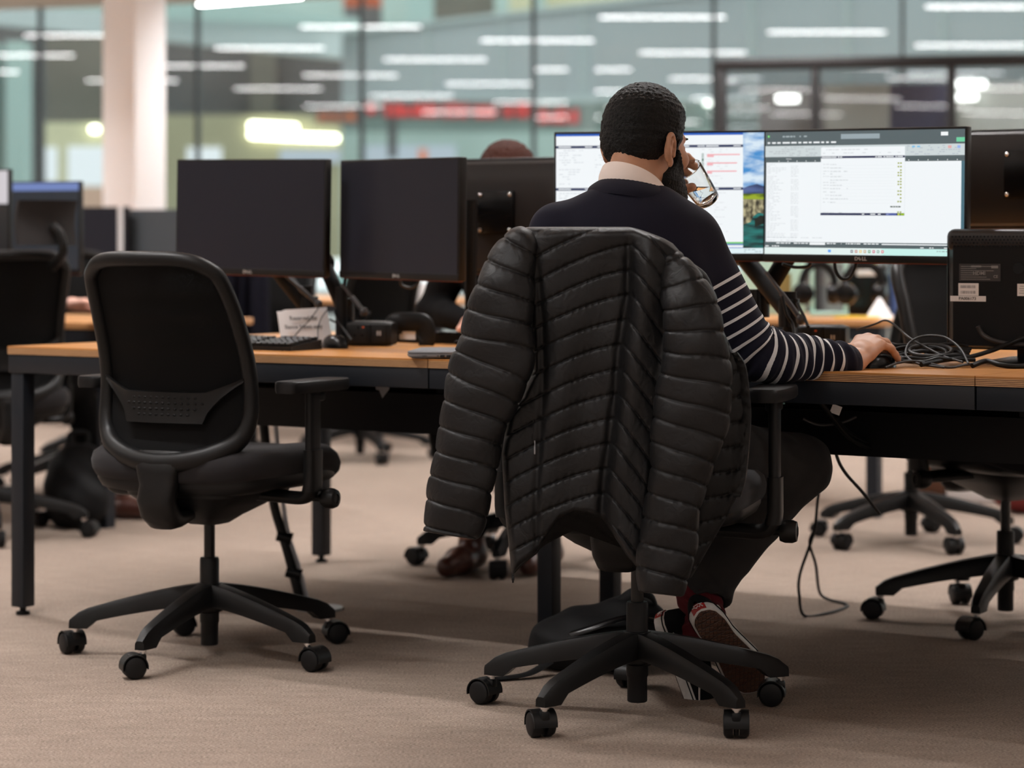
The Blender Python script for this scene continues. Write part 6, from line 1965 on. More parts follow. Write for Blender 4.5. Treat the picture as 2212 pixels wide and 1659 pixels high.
def sleeve(name, path, depth, pitch, skew, q0=0.0, dents=()):
    """path rows: px, py, half width px, offset d"""
    sp = spline(path, 42); n = len(sp)
    s = np.concatenate([[0], np.cumsum([math.hypot(sp[i + 1][0] - sp[i][0], sp[i + 1][1] - sp[i][1]) for i in range(n - 1)])])
    rings = []; NS = 88
    for i, (x, y, hw_, d) in enumerate(sp):
        a = sp[max(i - 1, 0)]; b = sp[min(i + 1, n - 1)]
        tx, ty = b[0] - a[0], b[1] - a[1]; l = math.hypot(tx, ty); nx, ny = ty / l, -tx / l      # picture-plane normal (to the right)
        if nx < 0: nx, ny = -nx, -ny
        endt = min(s[i] / 26.0, (s[-1] - s[i]) / 7.0 + .45)
        end = math.sqrt(max(0, 1 - (1 - min(1, endt)) ** 2)) if endt < 1 else 1
        ring = []
        for k in range(NS):
            th = 2 * PI * k / NS; c, sn = math.cos(th), math.sin(th)
            q = (s[i] - hw_ * (skew * c + .08 * c * abs(c)) + q0) / pitch
            pf = (pill(q) - 1) * 6.0 + ripple(th * hw_ * .8, s[i], q) * 0.9
            pf += 2.2 * math.sin(s[i] * .021 + 2 * th) + 1.6 * math.sin(s[i] * .05 - 3 * th + 1)
            for (ds, dth, ws, wt, am) in dents:
                pf -= am * math.exp(-((s[i] - ds) / ws) ** 2 - ((th - dth) / wt) ** 2)
            r = (hw_ + pf) * (0.35 + 0.65 * end)
            rd = (depth * 1000 + pf) * (0.35 + 0.65 * end)
            cc = math.copysign(abs(c) ** .85, c); ss = math.copysign(abs(sn) ** .85, sn)
            ring.append(JP(x + nx * r * cc, y + ny * r * cc, d + ss * rd / 1000.0) - JO)
        rings.append(ring)
    # turn the cuff inside
    last = rings[-1]; cen = sum(last, Vector()) / NS
    rings.append([cen + (p - cen) * 0.80 for p in last])
    up_ = sum(rings[-14], Vector()) / NS - cen
    rings.append([cen + (p - cen) * 0.72 + up_ * 0.8 for p in last])
    mb = MB(); mb.loft(rings); return mb.build(name, 'nylon', JK, 120)

sleeve('sleeve', [(1140, 494, 27, .012), (1114, 548, 47, .036), (1092, 620, 64, .058), (1078, 690, 78, .062), (1068, 770, 88, .062), (1044, 840, 84, .062), (1025, 905, 73, .060), (1008, 985, 74, .056), (994, 1060, 72, .052), (982, 1120, 66, .048), (976, 1158, 60, .045)],
       .048, 53, .02, 10, dents=((400, 4.9, 26, .5, 10), (430, 4.3, 20, .35, 8), (120, 5.6, 40, .4, 7)))
sleeve('sleeve', [(1434, 538, 16, -.014), (1461, 588, 41, .018), (1484, 645, 58, .048), (1499, 712, 68, .060), (1503, 790, 78, .062), (1497, 870, 83, .062), (1483, 950, 78, .060), (1466, 1030, 68, .056), (1451, 1110, 62, .054), (1440, 1190, 62, .052), (1430, 1250, 56, .050), (1426, 1284, 50, .048)],
       .046, 53, .05, 22, dents=((330, 4.6, 50, .5, 5), (560, 5.2, 30, .4, 6)))

# back of the jacket
Lb = ([488, 520, 600, 800, 855, 900, 980, 1100, 1180, 1245], [1118, 1128, 1140, 1150, 1128, 1096, 1084, 1090, 1099, 1106])
Rb = ([488, 515, 540, 570, 610, 660, 900, 1000, 1100, 1200, 1250], [1402, 1444, 1466, 1482, 1488, 1474, 1424, 1412, 1402, 1392, 1386])
hemT = ([0, .07, .20, .27, .38, .48, .58, .70, .80, .88, 1.0], [1242, 1222, 1194, 1162, 1120, 1106, 1108, 1122, 1168, 1200, 1236])
foldX = ([480, 530, 640, 700, 760, 850, 950, 1040, 1200], [1370, 1364, 1362, 1352, 1342, 1335, 1322, 1310, 1300])
NT, NV = 160, 430
def body_pt(t, v):
    top_ = 490 + 6 * max(0, (t - .82) / .18) ** 2 * 6 + 5 * max(0, (.12 - t) / .12) ** 2
    hem = np.interp(t, *hemT)
    y = top_ + v * (hem - top_)
    xl = np.interp(y, *Lb); xr = np.interp(y, *Rb)
    return xl + t * (xr - xl), y
def front_off(t, v, x, y):
    fx = np.interp(y, *foldX)
    dx = x - fx
    so = 78 * (min(abs(dx), 230) / 205.0) ** 1.5 if dx < 0 else 62 * (dx / 62.0) ** 1.15
    q = (y - so - 476) / 53.5
    e = min(1.0, (1 - abs(2 * t - 1)) / .10); edge = math.sqrt(max(0, 1 - (1 - e) ** 2))
    tv = min(1.0, v / .035); topr = math.sqrt(max(0, 1 - (1 - tv) ** 2))
    bv = min(1.0, (1 - v) / .02); botr = math.sqrt(max(0, 1 - (1 - bv) ** 2))
    d = .004 + .034 * edge
    d += (pill(q) - 1) * .0062 + ripple(x, y, q) * .0009
    fold = np.clip((y - 500) / 60, 0, 1)
    d -= .016 * math.exp(-((dx + 5) / 12.0) ** 2) * fold
    d += .016 * math.exp(-((dx - 32) / 28.0) ** 2) * fold
    d -= .008 * math.exp(-((dx - 88) / 16.0) ** 2) * fold
    d += .008 * math.sin(dx * .018 - .4) * fold
    gx = x - (1166 + 8 * math.sin(y * .01))
    d -= .007 * math.exp(-(gx / 8.0) ** 2) * np.clip((y - 540) / 100, 0, 1)
    d += .010 * math.exp(-((gx - 40) / 40.0) ** 2) * fold
    d += .003 * math.sin(x * .05 + y * .012) + .002 * math.sin(y * .03 - x * .021)
    return d * topr * (.4 + .6 * botr), q
mb = MB(); rings = []
for j in range(NV + 1):
    v = j / NV; ring = []
    for i in range(NT + 1):
        t = i / NT; x, y = body_pt(t, v); d, q = front_off(t, v, x, y)
        ring.append(JP(x, y, d) - JO)
    for i in range(NT, -1, -5):
        t = i / NT; x, y = body_pt(t, v)
        e = min(1.0, (1 - abs(2 * t - 1)) / .15); edge = math.sqrt(max(0, 1 - (1 - e) ** 2)); tv = min(1.0, v / .05); topr = math.sqrt(max(0, 1 - (1 - tv) ** 2))
        ring.append(JP(x, y, -.040 * edge * topr * (1 if v < .45 else .55)) - JO)
    rings.append(ring)
mb.loft(rings); mb.build('back_panel', 'nylon', JK, 120)

# right front of the jacket, its edge band and its lining, hanging at the chair's side
fr_r = ([700, 770, 800, 850, 900, 990, 1050, 1110, 1160, 1210, 1250], [1556, 1588, 1602, 1615, 1620, 1614, 1603, 1574, 1545, 1516, 1492])
fr_l = ([700, 800, 900, 1000, 1100, 1200, 1250], [1500, 1510, 1500, 1480, 1450, 1420, 1410])
rings = []; NV2 = 260; NT2 = 60
for j in range(NV2 + 1):
    v = j / NV2; y = 700 + v * 548; ring = []
    xl = np.interp(y, *fr_l); xr = np.interp(y, *fr_r)
    for i in range(NT2 + 1):
        t = i / NT2; x = xl + t * (xr - xl)
        q = (y - 22 * math.sin(t * 2.6) + 12 * t) / 53.0
        e = min(1.0, (1 - abs(2 * t - 1)) / .18); edge = math.sqrt(max(0, 1 - (1 - e) ** 2))
        d = -.030 + .018 * edge + (pill(q) - 1) * .007 * (t < .97) + ripple(x, y, q) * .0012 - .03 * t * t + .004 * math.sin(x * .09 + y * .02)
        ring.append(JP(x, y, d) - JO)
    for i in range(NT2, -1, -4):
        t = i / NT2; x = xl + t * (xr - xl)
        ring.append(JP(x, y, -.052 - .03 * t * t) - JO)
    rings.append(ring)
mb = MB(); mb.loft(rings); mb.build('front_panel', 'jacket_lining', JK, 120)
bandp = [(1583, 762), (1600, 790), (1608, 840), (1612, 900), (1607, 980), (1600, 1040), (1590, 1075)]
mb = MB(); rings = []
for k, (x, y) in enumerate(spline(bandp, 10)):
    ring = []
    for c_, dd in ((-11, .000), (-9, .006), (0, .0075 + .002 * math.sin(k * 1.3)), (9, .006 + .0015 * math.cos(k * 1.7)), (11, .000), (0, -.003)):
        ring.append(JP(x + c_, y - abs(c_) * .1, -.045 + dd) - JO)
    rings.append(ring)
mb.loft(rings); zb = mb.build('zip_band', 'nylon', JK, 40)
mb = MB(); mb.tube([JP(x - 13, y + 3, -.043) - JO for x, y in spline(bandp, 6)], .0018, 6); mb.build('zip_teeth', 'gloss_black', zb, 60)
# cord edging on the hem and the zip pulls
mb = MB()
mb.tube([JP(body_pt(t, 1)[0], body_pt(t, 1)[1] - 2, .004) - JO for t in np.linspace(.005, .995, 80)], .0035, 8); mb.build('hem_binding', 'nylon', JK, 60)
mb = MB(); p = JP(1155, 952, .043) - JO; mb.tube([p, p + Vector((0.0005, -.002, -.006)), p + Vector((0, -.001, -.011))], .0011, 8); mb.box(p + Vector((0, -.002, -.019)), (.003, .0015, .016), .0006); mb.build('zip_pull', 'grey_metal', JK, 60)
mb = MB(); mb.tube([JP(1150 + 2 * math.sin(y * .05), y, .0395) - JO for y in range(905, 955, 6)], .0012, 6); mb.build('pocket_zip', 'gloss_black', JK, 60)
mb = MB(); p = JP(1107, 1232, .008) - JO; mb.box(p + Vector((.001, -.002, -.010)), (.006, .004, .022), .0015); mb.box(p + Vector((.001, -.004, -.018)), (.004, .003, .014), .001); mb.build('zip_end', 'gloss_black', JK)
# ================================================================== people and furniture further back
def low_person(label, J, cloth, legs, hairm, shoes, loc, skinm='skin_pale', res=.009, hair_len=.0, hands=None):
    r = empty('person', loc, 0, label, 'person'); O = np.array(loc, float)
    f = J['face']; f = f / np.linalg.norm(f); rt = np.cross(f, A_(0, 0, 1)); rt /= np.linalg.norm(rt); upv = np.cross(rt, f)
    R = np.stack([rt, f, upv], 1); hc_ = J['head']
    lo = np.min(np.array([v for k, v in J.items() if k != 'face']), 0) - .25; hi = np.max(np.array([v for k, v in J.items() if k != 'face']), 0) + .25
    lo[2] = max(lo[2], -.02)
    def body(P):
        d = smin(sd_ell(P, J['chest'], (.15, .10, .18)), sd_ell(P, J['pelvis'], (.15, .12, .11)), .1)
        d = smin(d, sd_cap(P, J['chest'], J['pelvis'], .11, .11), .08)
        d = smin(d, sd_cap(P, J['chest'] + A_(0, 0, .12), hc_ - upv * .06 - f * .02, .05, .05), .04)
        Q = (P - hc_) @ R
        d = smin(d, head_sdf(Q), .02)
        for s in (-1, 1): d = smin(d, ear_sdf(Q, s), .006)
        for s in 'RL':
            d = smin(d, chain(P, [J['sh' + s], J['el' + s], J['wr' + s]], [.045, .034, .026], .02), .04)
            d = smin(d, chain(P, [J['hip' + s], J['kn' + s], J['an' + s]], [.08, .05, .035], .02), .04)
        return d
    v, q = sdf_mesh(body, lo, hi, res)
    parts_v, parts_q = [v - O], [q]; off = len(v)
    for s in 'RL':
        w_ = J['wr' + s]; hdv = w_ - J['el' + s]; hdv[2] *= .3; hdv /= np.linalg.norm(hdv); sd = np.cross(hdv, A_(0, 0, 1)); sd /= np.linalg.norm(sd)
        if s == 'L': sd = -sd
        kn = [w_ + hdv * .08 + sd * o + A_(0, 0, .012) for o in (-.028, -.009, .010, .028)]
        fg = [[k + hdv * a + A_(0, 0, -.004), k + hdv * (a + .022) + A_(0, 0, -.016), k + hdv * (a + .034) + A_(0, 0, -.028)] for k, a in zip(kn, (.036, .042, .038, .028))]
        th = [w_ + hdv * .02 - sd * .018, w_ + hdv * .05 - sd * .04 + A_(0, 0, -.006), w_ + hdv * .075 - sd * .046 + A_(0, 0, -.012), w_ + hdv * .095 - sd * .044 + A_(0, 0, -.018)]
        v, q = sdf_mesh(lambda P: hand_sdf(P, w_, kn, fg, th), w_ - .11, w_ + A_(.18, .18, .09) - np.minimum(hdv, 0) * 0 , .0026) if False else sdf_mesh(lambda P: hand_sdf(P, w_, kn, fg, th), np.minimum(w_, w_ + hdv * .18) - .06, np.maximum(w_, w_ + hdv * .18) + .06, .0026)
        parts_v.append(v - O); parts_q.append(q + off); off += len(v)
    np_obj('body', np.concatenate(parts_v), np.concatenate(parts_q), skinm, r)
    def top(P):
        d = smin(sd_ell(P, J['chest'], (.18, .125, .20)), sd_ell(P, J['pelvis'] + A_(0, 0, .08), (.17, .135, .13)), .12)
        for s in 'RL':
            d = smin(d, chain(P, [J['chest'] + A_(0, 0, .13), J['sh' + s]], [.06, .058], .02), .05)
            a = chain(P, [J['sh' + s], J['el' + s], J['wr' + s]], [.060, .050, .036], .02)
            d = smin(d, a, .03)
        return d + .004 * wob(P, 22, .7)
    v, q = sdf_mesh(top, lo, hi, res); np_obj('jumper', v - O, q, cloth, r)
    def trs(P):
        d = sd_ell(P, J['pelvis'], (.17, .14, .11))
        for s in 'RL': d = smin(d, chain(P, [J['hip' + s], J['kn' + s], J['an' + s] + A_(0, 0, .05)], [.095, .068, .052], .03), .04)
        return d + .004 * wob(P, 20, .2)
    v, q = sdf_mesh(trs, lo, hi, res); np_obj('trousers', v - O, q, legs, r)
    def hair(P):
        Q = (P - hc_) @ R; x, y, z = Q.T
        d = sd_ell(Q, (0, -.012, .028), (.088, .106, .100)) - .003 * wob(Q, 160, .3)
        cut = np.where(y < -.02, -.08 - hair_len, .012) - z
        d = smax(d, cut * .8, .008); return smax(d, (y - .055 - .5 * np.clip(z - .03, 0, .06)) * .9, .01)
    v, q = sdf_mesh(hair, hc_ - .18, hc_ + .18, .005); np_obj('hair', v - O, q, hairm, r)
    for s in 'RL':
        an = J['an' + s]; ff = J['foot' + s] - an; ff[2] = 0; ff /= np.linalg.norm(ff)
        def shoe(P):
            d = sd_cap(P, A_(an[0], an[1], .045) - ff * .03, A_(an[0], an[1], .04) + ff * .10, .040, .044)
            d = smin(d, sd_cap(P, A_(an[0], an[1], .04) + ff * .10, A_(an[0], an[1], .034) + ff * .19, .042, .032), .02)
            d = smin(d, sd_cap(P, A_(an[0], an[1], .06), A_(an[0], an[1], .10), .038, .040), .03)
            return smax(d, .004 - P[:, 2], .006)
        c_ = A_(an[0], an[1], 0); v, q = sdf_mesh(shoe, c_ - A_(.28, .28, .02), c_ + A_(.28, .28, .18), .006); np_obj('shoe', v - O, q, shoes, r)
    return r

# brown haired person across the desk
hub = W(1138, HZ, 7.70); hb = A_(hub.x, hub.y, 0)
fv = A_(-.42, -.906, 0); rv = A_(-.906, .42, 0)      # facing, and that person's right
J2 = dict(face=fv + A_(0, 0, -.25), pelvis=hb + A_(0, 0, .575), chest=hb + fv * .07 + A_(0, 0, .93), head=np.array(W(1094, 392, 7.52)),
          shR=hb + rv * .17 + fv * .08 + A_(0, 0, 1.03), shL=hb - rv * .17 + fv * .08 + A_(0, 0, 1.03),
          elR=hb + rv * .27 + fv * .12 + A_(0, 0, .80), elL=hb - rv * .26 + fv * .14 + A_(0, 0, .80),
          wrR=np.array(W(1012, 696, 7.46)), wrL=hb - rv * .10 + fv * .36 + A_(0, 0, .775),
          hipR=hb + rv * .09 + A_(0, 0, .55), hipL=hb - rv * .09 + A_(0, 0, .55),
          knR=hb + rv * .12 + fv * .36 + A_(0, 0, .53), knL=hb - rv * .12 + fv * .36 + A_(0, 0, .53),
          anR=A_(-.125, 7.56, .09), anL=hb - rv * .10 + fv * .06 + A_(0, 0, .09),
          footR=A_(-.19, 7.40, .03), footL=hb - rv * .12 + fv * .25 + A_(0, 0, .03))
low_person('brown haired person in dark clothes, half hidden by the bolted monitor back', J2, 'dark_cloth', 'dark_cloth', 'hair_brown', 'brown_leather', (hub.x, hub.y, 0), res=.008)
p = DESK(965, 742); keyboard((p.x + .05, p.y + .03, DTOP), DROT + PI, 'black keyboard under the hand of the brown haired person')

# chair with headrest and its sitter, far left
hub = W(-28, HZ, 8.42); hl_ch = clone_chair(ch_r, 'black high office chair with a curved headrest, at the left edge', (hub.x, hub.y, 0), math.radians(36))
mb = MB(); rings = []
for k, (z, y) in enumerate(((1.005, -.36), (1.03, -.355), (1.07, -.345), (1.11, -.348), (1.145, -.362), (1.155, -.37))):
    rings.append([(x + .07, y + .035 * (x / .1) ** 2 + o, z) for x, o in [(t, -.012) for t in np.linspace(-.105, .105, 15)] + [(t, .012) for t in np.linspace(.105, -.105, 15)]])
mb.loft(rings); hr = mb.build('headrest', 'grey_fabric', hl_ch, 50)
mb = MB(); mb.tube(V3(spline([(0.10, -.30, .93), (.10, -.385, .98), (.09, -.385, 1.04), (.07, -.365, 1.07)], 6)), .016, 10); mb.build('headrest_stem', 'grey_metal', hr, 50); hr.children[0].data.materials[0] = M['black_plastic']
fl = A_(math.sin(math.radians(-45)), math.cos(math.radians(-45)), 0); rl = A_(fl[1], -fl[0], 0); hb = A_(hub.x, hub.y, 0)
J3 = dict(face=fl + A_(0, 0, -.9), pelvis=hb + A_(0, 0, .575), chest=hb + fl * .20 + A_(0, 0, .86), head=hb + fl * .42 - rl * .02 + A_(0, 0, .985),
          shR=hb + rl * .13 + fl * .24 + A_(0, 0, .93), shL=hb - rl * .13 + fl * .24 + A_(0, 0, .93),
          elR=np.array(W(0, 655, 8.62)), elL=hb - rl * .22 + fl * .36 + A_(0, 0, .77),
          wrR=np.array(W(132, 659, 8.62)), wrL=hb - rl * .17 + fl * .60 + A_(0, 0, .772),
          hipR=hb + rl * .09 + A_(0, 0, .55), hipL=hb - rl * .09 + A_(0, 0, .55),
          knR=A_((165 - 1106) * 8.95 / F, 8.9, .50), knL=hb - rl * .13 + fl * .42 + A_(0, 0, .52),
          anR=A_((225 - 1106) * 9.05 / F, 9.05, .09), anL=hb - rl * .12 + fl * .45 + A_(0, 0, .09),
          footR=A_((305 - 1106) * 8.95 / F, 8.98, .03), footL=hb - rl * .12 + fl * .7 + A_(0, 0, .03))
low_person('person bent over the desk in front of the high chair at the left edge', J3, 'dark_cloth', 'dark_cloth', 'hair_black', 'brown_leather', (hub.x, hub.y, 0), res=.009)

# benches further back
def far_desk(corner, length, depth, label, left=True):
    """corner = near right corner on the floor; runs to the left along the bench direction"""
    p = Vector(corner) - DD * length
    r = empty('far_desk', (p.x, p.y, 0), DROT, label, 'desk')
    mb = MB(); mb.box((length / 2, depth / 2, DTOP - .0125), (length, depth, .025), .002); mb.build('worktop', 'far_wood', r)
    mb = MB(); mb.box((length / 2, .03, DTOP - .05), (length - .02, .05, .05)); mb.build('apron_beam', 'steel_dark', r)
    for x in (.05, length - .05):
        for y in (.04, depth - .04):
            mb = MB(); mb.box((x, y, (DTOP - .03) / 2), (.045, .045, DTOP - .03)); mb.build('leg', 'steel_dark', r)
    return r
cA = DESK(235, 698); far_desk((cA.x, cA.y, 0), 2.6, .8, 'blurred wooden desk at the left, behind the high chair')
cB = DESK(952, 650); far_desk((cB.x, cB.y, 0), 4.2, .8, 'blurred wooden desk far behind the left monitor arms')
cC = DESK(1905, 692); far_desk((cC.x, cC.y, 0), 1.75, .8, 'blurred wooden desk behind the spreadsheet monitor')
def on(corner, length, u, v): return Vector(corner) - DD * length + DD * u + DN * v
# monitors on the left desk
def ui_dark(sc, y, w, h, zc):
    p = ScreenPainter(sc, y, w, h, zc); p.rect(0, 0, 1, 1, sm(34, 40, 48, 1), 0); p.rect(0, 0, 1, .09, sm(110, 130, 185, 1), 1)
    p.rect(.0, .18, .46, .66, sm(190, 215, 225, 1), 1); p.rect(.15, .40, .35, .44, sm(140, 200, 225, 1), 2); p.rect(0, .75, .06, .82, sm(50, 60, 190, 1), 2)
    p.rect(0, .90, .5, .95, sm(120, 150, 200, 1), 1); p.done()
def ui_pale(sc, y, w, h, zc):
    p = ScreenPainter(sc, y, w, h, zc); p.rect(0, 0, 1, .30, sm(205, 200, 205, 1), 0); p.rect(0, .30, 1, 1, sm(14, 14, 16, 1), 0); p.done()
make_monitor(W(36, 492, 9.15), math.radians(-20), 'lit dark screen with a white panel, left of the headrest chair', on=ui_dark, w=.54, h=.345, logo=False)
make_monitor(W(-120, 492, 8.85), math.radians(-20), 'screen with a pale strip cut off by the left picture edge', on=ui_pale, w=.54, h=.42, logo=False)
make_monitor(W(190, 508, 13.0), math.radians(-28), 'black switched off monitor right of the headrest', w=.52, h=.30, logo=False)
make_monitor(W(322, 520, 12.9), math.radians(-28), 'blue grey monitor back beside the empty chair\'s top edge', w=.44, h=.33, logo=False)
bpy.data.objects['monitor'].name = 'monitor'
lastm = [o for o in bpy.data.objects if o.get('label') == 'blue grey monitor back beside the empty chair\'s top edge'][0]
for ch in lastm.children:
    if ch.name.startswith(('housing', 'screen', 'chin', 'back_shell')): ch.data.materials[0] = M['bluegrey_panel']
mb = MB(); p = W(260, 500, 11.6); mb.box((p.x, p.y, (p.z + .12 + 0) / 2), (.022, .022, p.z + .12)); tag(mb.build('post', 'column_paint', None), 'thin pale post between the two blurred monitors on the left', 'post')
def stand_for(px, Y, label):
    p = W(px, HZ, Y); r = empty('monitor_stand', (p.x, p.y + .09, DTOP), 0, label, 'stand')
    mb = MB(); mb.cyl((0, 0, .008), (0, 0, .30), .02, seg=14); mb.build('stem', 'gloss_black', r); mb = MB(); mb.cyl((0, 0, 0), (0, 0, .01), .11, seg=28); mb.build('foot_plate', 'gloss_black', r)
stand_for(36, 9.15, 'black stand under the dark lit screen at the left')
stand_for(190, 12.95, 'black stand under the monitor right of the headrest')
stand_for(322, 12.85, 'black stand under the blue grey monitor')
for px, Y, rz, lab in ((160, 9.95, 200, 'rounded chair back just right of the headrest, blurred'), (236, 11.3, -35, 'rounded chair back below the pale post, blurred'), (778, 11.5, 40, 'blurred office chair far behind the left desk\'s tag'), (545, 10.4, 160, 'blurred chair under the hanging navy coat')):
    p = W(px, HZ, Y); clone_chair(ch_r, lab, (p.x, p.y, 0), math.radians(rz))
# navy coat over that chair
p = W(528, HZ, 10.18); r = empty('coat', (p.x, p.y, 0), 0, 'navy coat hanging below the left dark monitor', 'coat')
mb = MB(); rings = []
for k in range(26):
    z = 1.02 - .66 * k / 25; wd = .075 + .02 * k / 25 + (.02 if k < 3 else 0) - (.05 if k == 0 else 0); ring = []
    for i in range(48):
        a = 2 * PI * i / 48; f_ = 1 + .18 * math.sin(7 * a + 1.3 * math.sin(k * .12)) * min(1, k / 8)
        ring.append((wd * math.cos(a) + .01 * k / 25, (.055 * math.sin(a)) * f_, z))
    rings.append(ring)
mb.loft(rings); mb.build('coat_body', 'navy_cloth', r, 60)
mb = MB(); mb.tube(V3(spline([(-.06, -.03, .98), (-.075, -.07, .85), (-.07, -.08, .66), (-.05, -.08, .50)], 8)), .042, 16); mb.build('sleeve', 'navy_cloth', r, 60)
mb = MB(); mb.tube(V3(spline([(.06, -.03, .98), (.07, -.07, .85), (.075, -.08, .66), (.085, -.08, .50)], 8)), .040, 16); mb.build('sleeve', 'navy_cloth', r, 60)
# small things on the far desk
def item(name, px, py, Y, size, m, label, cat, z0=DTOP, rz=0, round_=False):
    p = W(px, py, Y); mb = MB()
    if round_: mb.lathe([(.001, 0), (size[0] / 2 * .9, 0), (size[0] / 2, size[2] * .3), (size[0] / 2, size[2]), (size[0] / 2 * .85, size[2]), (.001, size[2] * .95)], seg=20)
    else: mb.box((0, 0, size[2] / 2), size, min(size) * .15)
    return tag(mb.build(name, m, None, loc=(p.x, p.y, z0), rz=rz), label, cat)
item('white_folder', 940, 640, 11.70, (.02, .30, .10), 'white_card', 'small white upright panel at the right end of the far desk', 'panel', rz=DROT)
item('mug', 880, 640, 11.85, (.085, .085, .095), 'white_label', 'white mug on the far desk, right of the second dark monitor\'s logo', 'mug', round_=True)
item('paper_stack', 822, 640, 11.95, (.20, .14, .03), 'white_card', 'stack of white paper on the far desk', 'paper', rz=DROT)
item('plant_pot', 862, 640, 11.95, (.10, .10, .12), 'olive', 'olive pot on the far desk behind the mug', 'pot', round_=True)
item('storage_box', 790, 640, 12.2, (.16, .12, .11), 'ink_light', 'grey storage box on the far desk, left of the papers', 'box', rz=DROT)
item('glass_jar', 905, 640, 11.95, (.07, .07, .085), 'ink_light', 'grey jar on the far desk, right of the mug', 'jar', round_=True)
item('teal_folder', 755, 640, 12.25, (.12, .05, .14), 'teal_paper', 'teal folder standing on the far desk', 'folder', rz=DROT)
item('cup', 601, 640, 12.3, (.09, .09, .09), 'skin_pale', 'pinkish cup on the far desk, right of the navy coat', 'cup', round_=True)
item('paper_sheet', 598, 640, 12.2, (.22, .16, .006), 'white_card', 'white sheet on the far desk, right of the navy coat', 'paper', rz=DROT)
# items on the right far desk: mint boards, headphones, yellow boxes
def cpt(px, Y, z=DTOP): p = W(px, HZ, Y); return Vector((p.x, p.y, z))
p = cpt(1670, 9.75); r = empty('mint_board', p, DROT, 'pale mint board with an olive square, behind the black arm', 'board')
mb = MB(); mb.box((0, 0, .12), (.28, .025, .24), .004); mb.build('board', 'mint', r); mb = MB(); mb.box((0.03, -.014, .10), (.11, .006, .13)); mb.build('olive_square', 'olive', r)
def headset(p, rz, label):
    r = empty('headphones', p, rz, label, 'headphones')
    mb = MB(); mb.tube(V3([(.075 * math.sin(a), 0, .115 + .085 * math.cos(a)) for a in np.linspace(-1.75, 1.75, 20)]), .010, 10, flat=(1.6, .6), up=(0, 1, 0)); mb.build('headband', 'dark_plastic', r)
    for s in (-1, 1):
        mb = MB(); mb.lathe([(.001, -.02), (.036, -.02), (.042, -.008), (.042, .012), (.030, .020), (.001, .018)], (s * .068, 0, .085), (s, -.9, 0), 24); mb.build('ear_cup', 'gloss_black', r, 50)
    return r
def hstand(p, rz, m, label, hgt=.16):
    r = empty('headphone_stand', p, rz, label, 'stand')
    mb = MB(); mb.box((0, .03, .008), (.15, .11, .016), .005); mb.build('base', m, r); mb = MB(); mb.box((-.065, .03, .11), (.016, .05, .21), .005); mb.box((.065, .03, .11), (.016, .05, .21), .005); mb.box((0, .03, .212), (.146, .05, .014), .005); mb.build('frame', m, r)
hstand(cpt(1790, 9.55), math.radians(-10), 'mint', 'mint frame stand behind the first headphones')
headset(cpt(1768, 9.40, DTOP - .03 + .035), math.radians(25), 'black headphones in front of the mint frame')
headset(cpt(1866, 9.36, DTOP - .03 + .035), math.radians(10), 'black headphones right of the mint frame, near the white cone')
item('yellow_box', 1788, 0, 9.62, (.055, .05, .05), 'yellow', 'yellow box on top of the mint frame', 'box', z0=DTOP + .219)
item('black_case', 1872, 0, 9.70, (.17, .10, .20), 'gloss_black', 'black case standing behind the second headphones', 'case', rz=DROT)
item('yellow_box', 1872, 0, 9.70, (.075, .05, .05), 'yellow', 'yellow box on the black case', 'box', z0=DTOP + .20, rz=DROT)
item('label_strip', 1876, 0, 9.64, (.10, .006, .024), 'white_label', 'pale label across the black case', 'label', z0=DTOP + .155, rz=DROT)
item('blue_tin', 1935, 0, 9.66, (.05, .05, .16), 'blue', 'blue tin right of the black case', 'tin', round_=True)
item('yellow_pad', 1858, 0, 9.24, (.16, .12, .008), 'yellow', 'yellow pad lying on the desk under the second headphones', 'pad', rz=DROT)
p = cpt(1900, 9.25); mb = MB(); mb.lathe([(.055, 0), (.006, .075), (.001, .078)], seg=24); tag(mb.build('paper_cone', 'white_card', None, loc=p), 'white paper cone on the desk by the yellow pad', 'cone')

# backpack on the carpet behind the man's chair
def backpack():
    c = W(1290, 1420, 5.82); O = A_(c.x, c.y, 0); r = empty('backpack', (c.x, c.y, 0), math.radians(-8), 'black backpack lying on the carpet under the desk', 'bag')
    def f(P):
        d = sd_ell(P, (0, 0, .065), (.165, .13, .075)); d = smin(d, sd_ell(P, (.07, .02, .10), (.10, .10, .065)), .05)
        d = smin(d, sd_cap(P, (-.10, -.04, .045), (.05, -.07, .05), .045, .05), .03)
        d = d + .006 * wob(P, 22, .3) + .003 * np.sin(P[:, 0] * 30 + P[:, 2] * 90)
        return smax(d, .002 - P[:, 2], .01)
    v, q = sdf_mesh(f, (-.24, -.2, -.01), (.24, .2, .2), .006); np_obj('bag_body', v, q, 'bag_black', r)
    mb = MB(); mb.tube(V3(spline([(-.12, -.08, .07), (-.02, -.115, .105), (.08, -.10, .135), (.15, -.05, .12)], 8)), .006, 8, flat=(1.6, .6)); mb.build('zip', 'gloss_black', r, 60)
    mb = MB(); mb.tube(V3(spline([(-.10, -.12, .03), (-.14, -.17, .012), (-.19, -.20, .006), (-.215, -.215, .006)], 8)), .012, 8, flat=(1.3, .35), up=(0, 0, 1)); mb.build('strap', 'bag_black', r, 60)
    mb = MB(); mb.tube(V3(spline([(.05, -.02, .155), (.09, -.03, .185), (.13, 0, .17), (.14, .03, .13)], 8)), .010, 8, flat=(1.4, .5)); mb.build('carry_handle', 'bag_black', r, 60)
backpack()

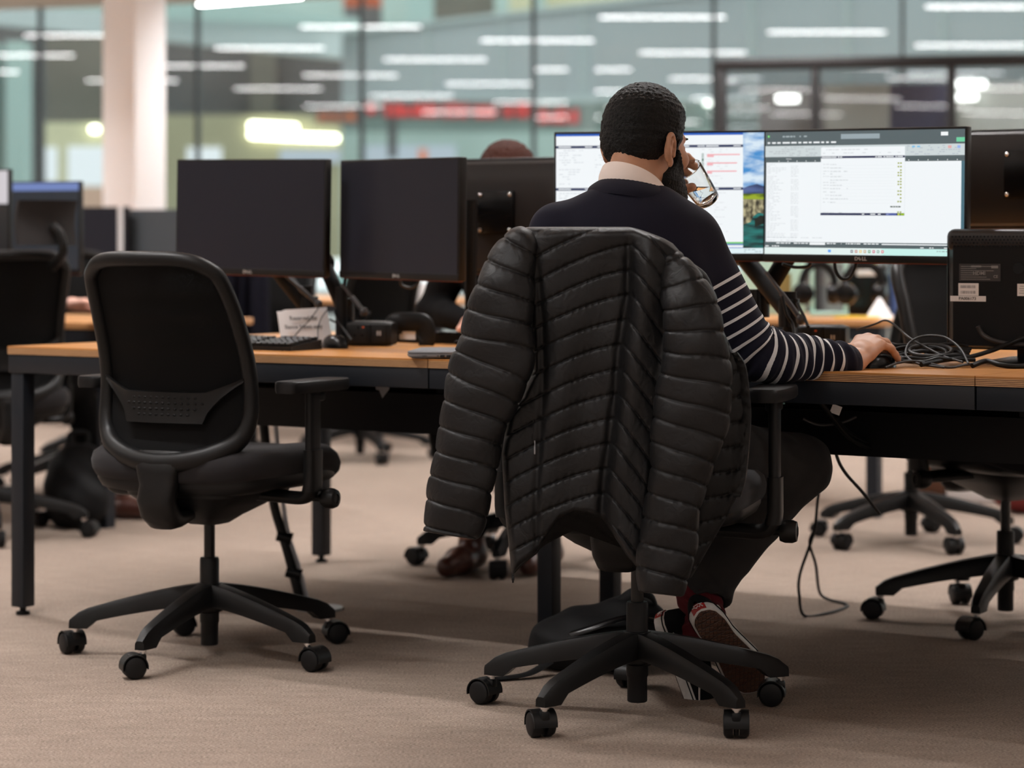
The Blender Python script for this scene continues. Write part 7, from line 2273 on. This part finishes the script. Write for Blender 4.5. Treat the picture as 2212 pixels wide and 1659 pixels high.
p = W(172, HZ, 8.75); r = empty('rucksack', (p.x, p.y, 0), math.radians(20), 'black rucksack on the carpet behind the left desk leg', 'bag')
v, q = sdf_mesh(lambda P: smax(smin(sd_ell(P, (0, 0, .13), (.13, .10, .17)), sd_ell(P, (0, -.08, .09), (.09, .06, .09)), .03) + .005 * wob(P, 25, .4), .002 - P[:, 2], .01), (-.2, -.2, -.01), (.2, .2, .34), .007); np_obj('bag_body', v, q, 'bag_black', r)
mb = MB(); mb.tube(V3(spline([(-.03, .02, .28), (-.03, .03, .33), (.03, .03, .33), (.03, .02, .28)], 6)), .009, 8); mb.build('carry_loop', 'bag_black', r, 60)
# cable riser from the left desk to its floor socket
b0 = W(575, 1060, 6.75)
r = empty('cable_riser', (0, 0, 0), 0, 'pair of black cable tubes slanting from the left desk to a floor socket', 'cable riser')
for pts, rad, m in (([(560, 800), (578, 1000), (592, 1090), (612, 1160), (630, 1225), (650, 1305)], .0135, 'dark_plastic'), ([(585, 800), (603, 1000), (612, 1090), (624, 1160), (645, 1225), (664, 1298)], .0065, 'grey_metal')):
    mb = MB(); P_ = [W(x, y, 6.86) for x, y in pts]; mb.tube(V3(spline(P_, 6)), rad, 12); mb.build('tube', m, r, 60)
for (x, y) in ((614, 1160), (634, 1238)):
    mb = MB(); p = W(x, y, 6.86); mb.cyl(p + Vector((-.02, 0, .006)), p + Vector((.022, 0, -.006)), .017, seg=14); mb.build('clip', 'gloss_black', r)
g0 = DESK(690, 1316, 0); mb = MB(); mb.cyl((g0.x, g0.y, 0), (g0.x, g0.y, .006), .065, seg=36); tag(mb.build('floor_socket', 'grey_metal', None), 'round metal floor socket cover on the carpet by the left chair', 'floor socket')

# things on the floor far right
item('cardboard_box', 2062, 0, 9.9, (.30, .22, .17), 'brown_leather', 'brown box on the carpet far right under the desks', 'box', z0=0, rz=DROT).data.materials[0] = M['cardboard'] if 'cardboard' in M else M['brown_leather']
item('white_crate', 2152, 0, 9.6, (.34, .20, .06), 'white_label', 'flat white box on the carpet in front of the brown box', 'box', z0=0, rz=DROT)
p = W(2215, HZ, 9.2); r = empty('red_bag', (p.x, p.y, 0), 0, 'dark red bag on the carpet at the right edge', 'bag')
mb = MB(); mb.ell((0, 0, .11), (.15, .10, .11), 20, 12); mb.build('bag_body', 'maroon', r, 60); mb = MB(); mb.tube(V3(spline([(-.09, -.06, .18), (-.11, -.1, .27), (-.02, -.1, .30), (.05, -.06, .19)], 8)), .008, 8); mb.build('handle', 'gloss_black', r, 60)
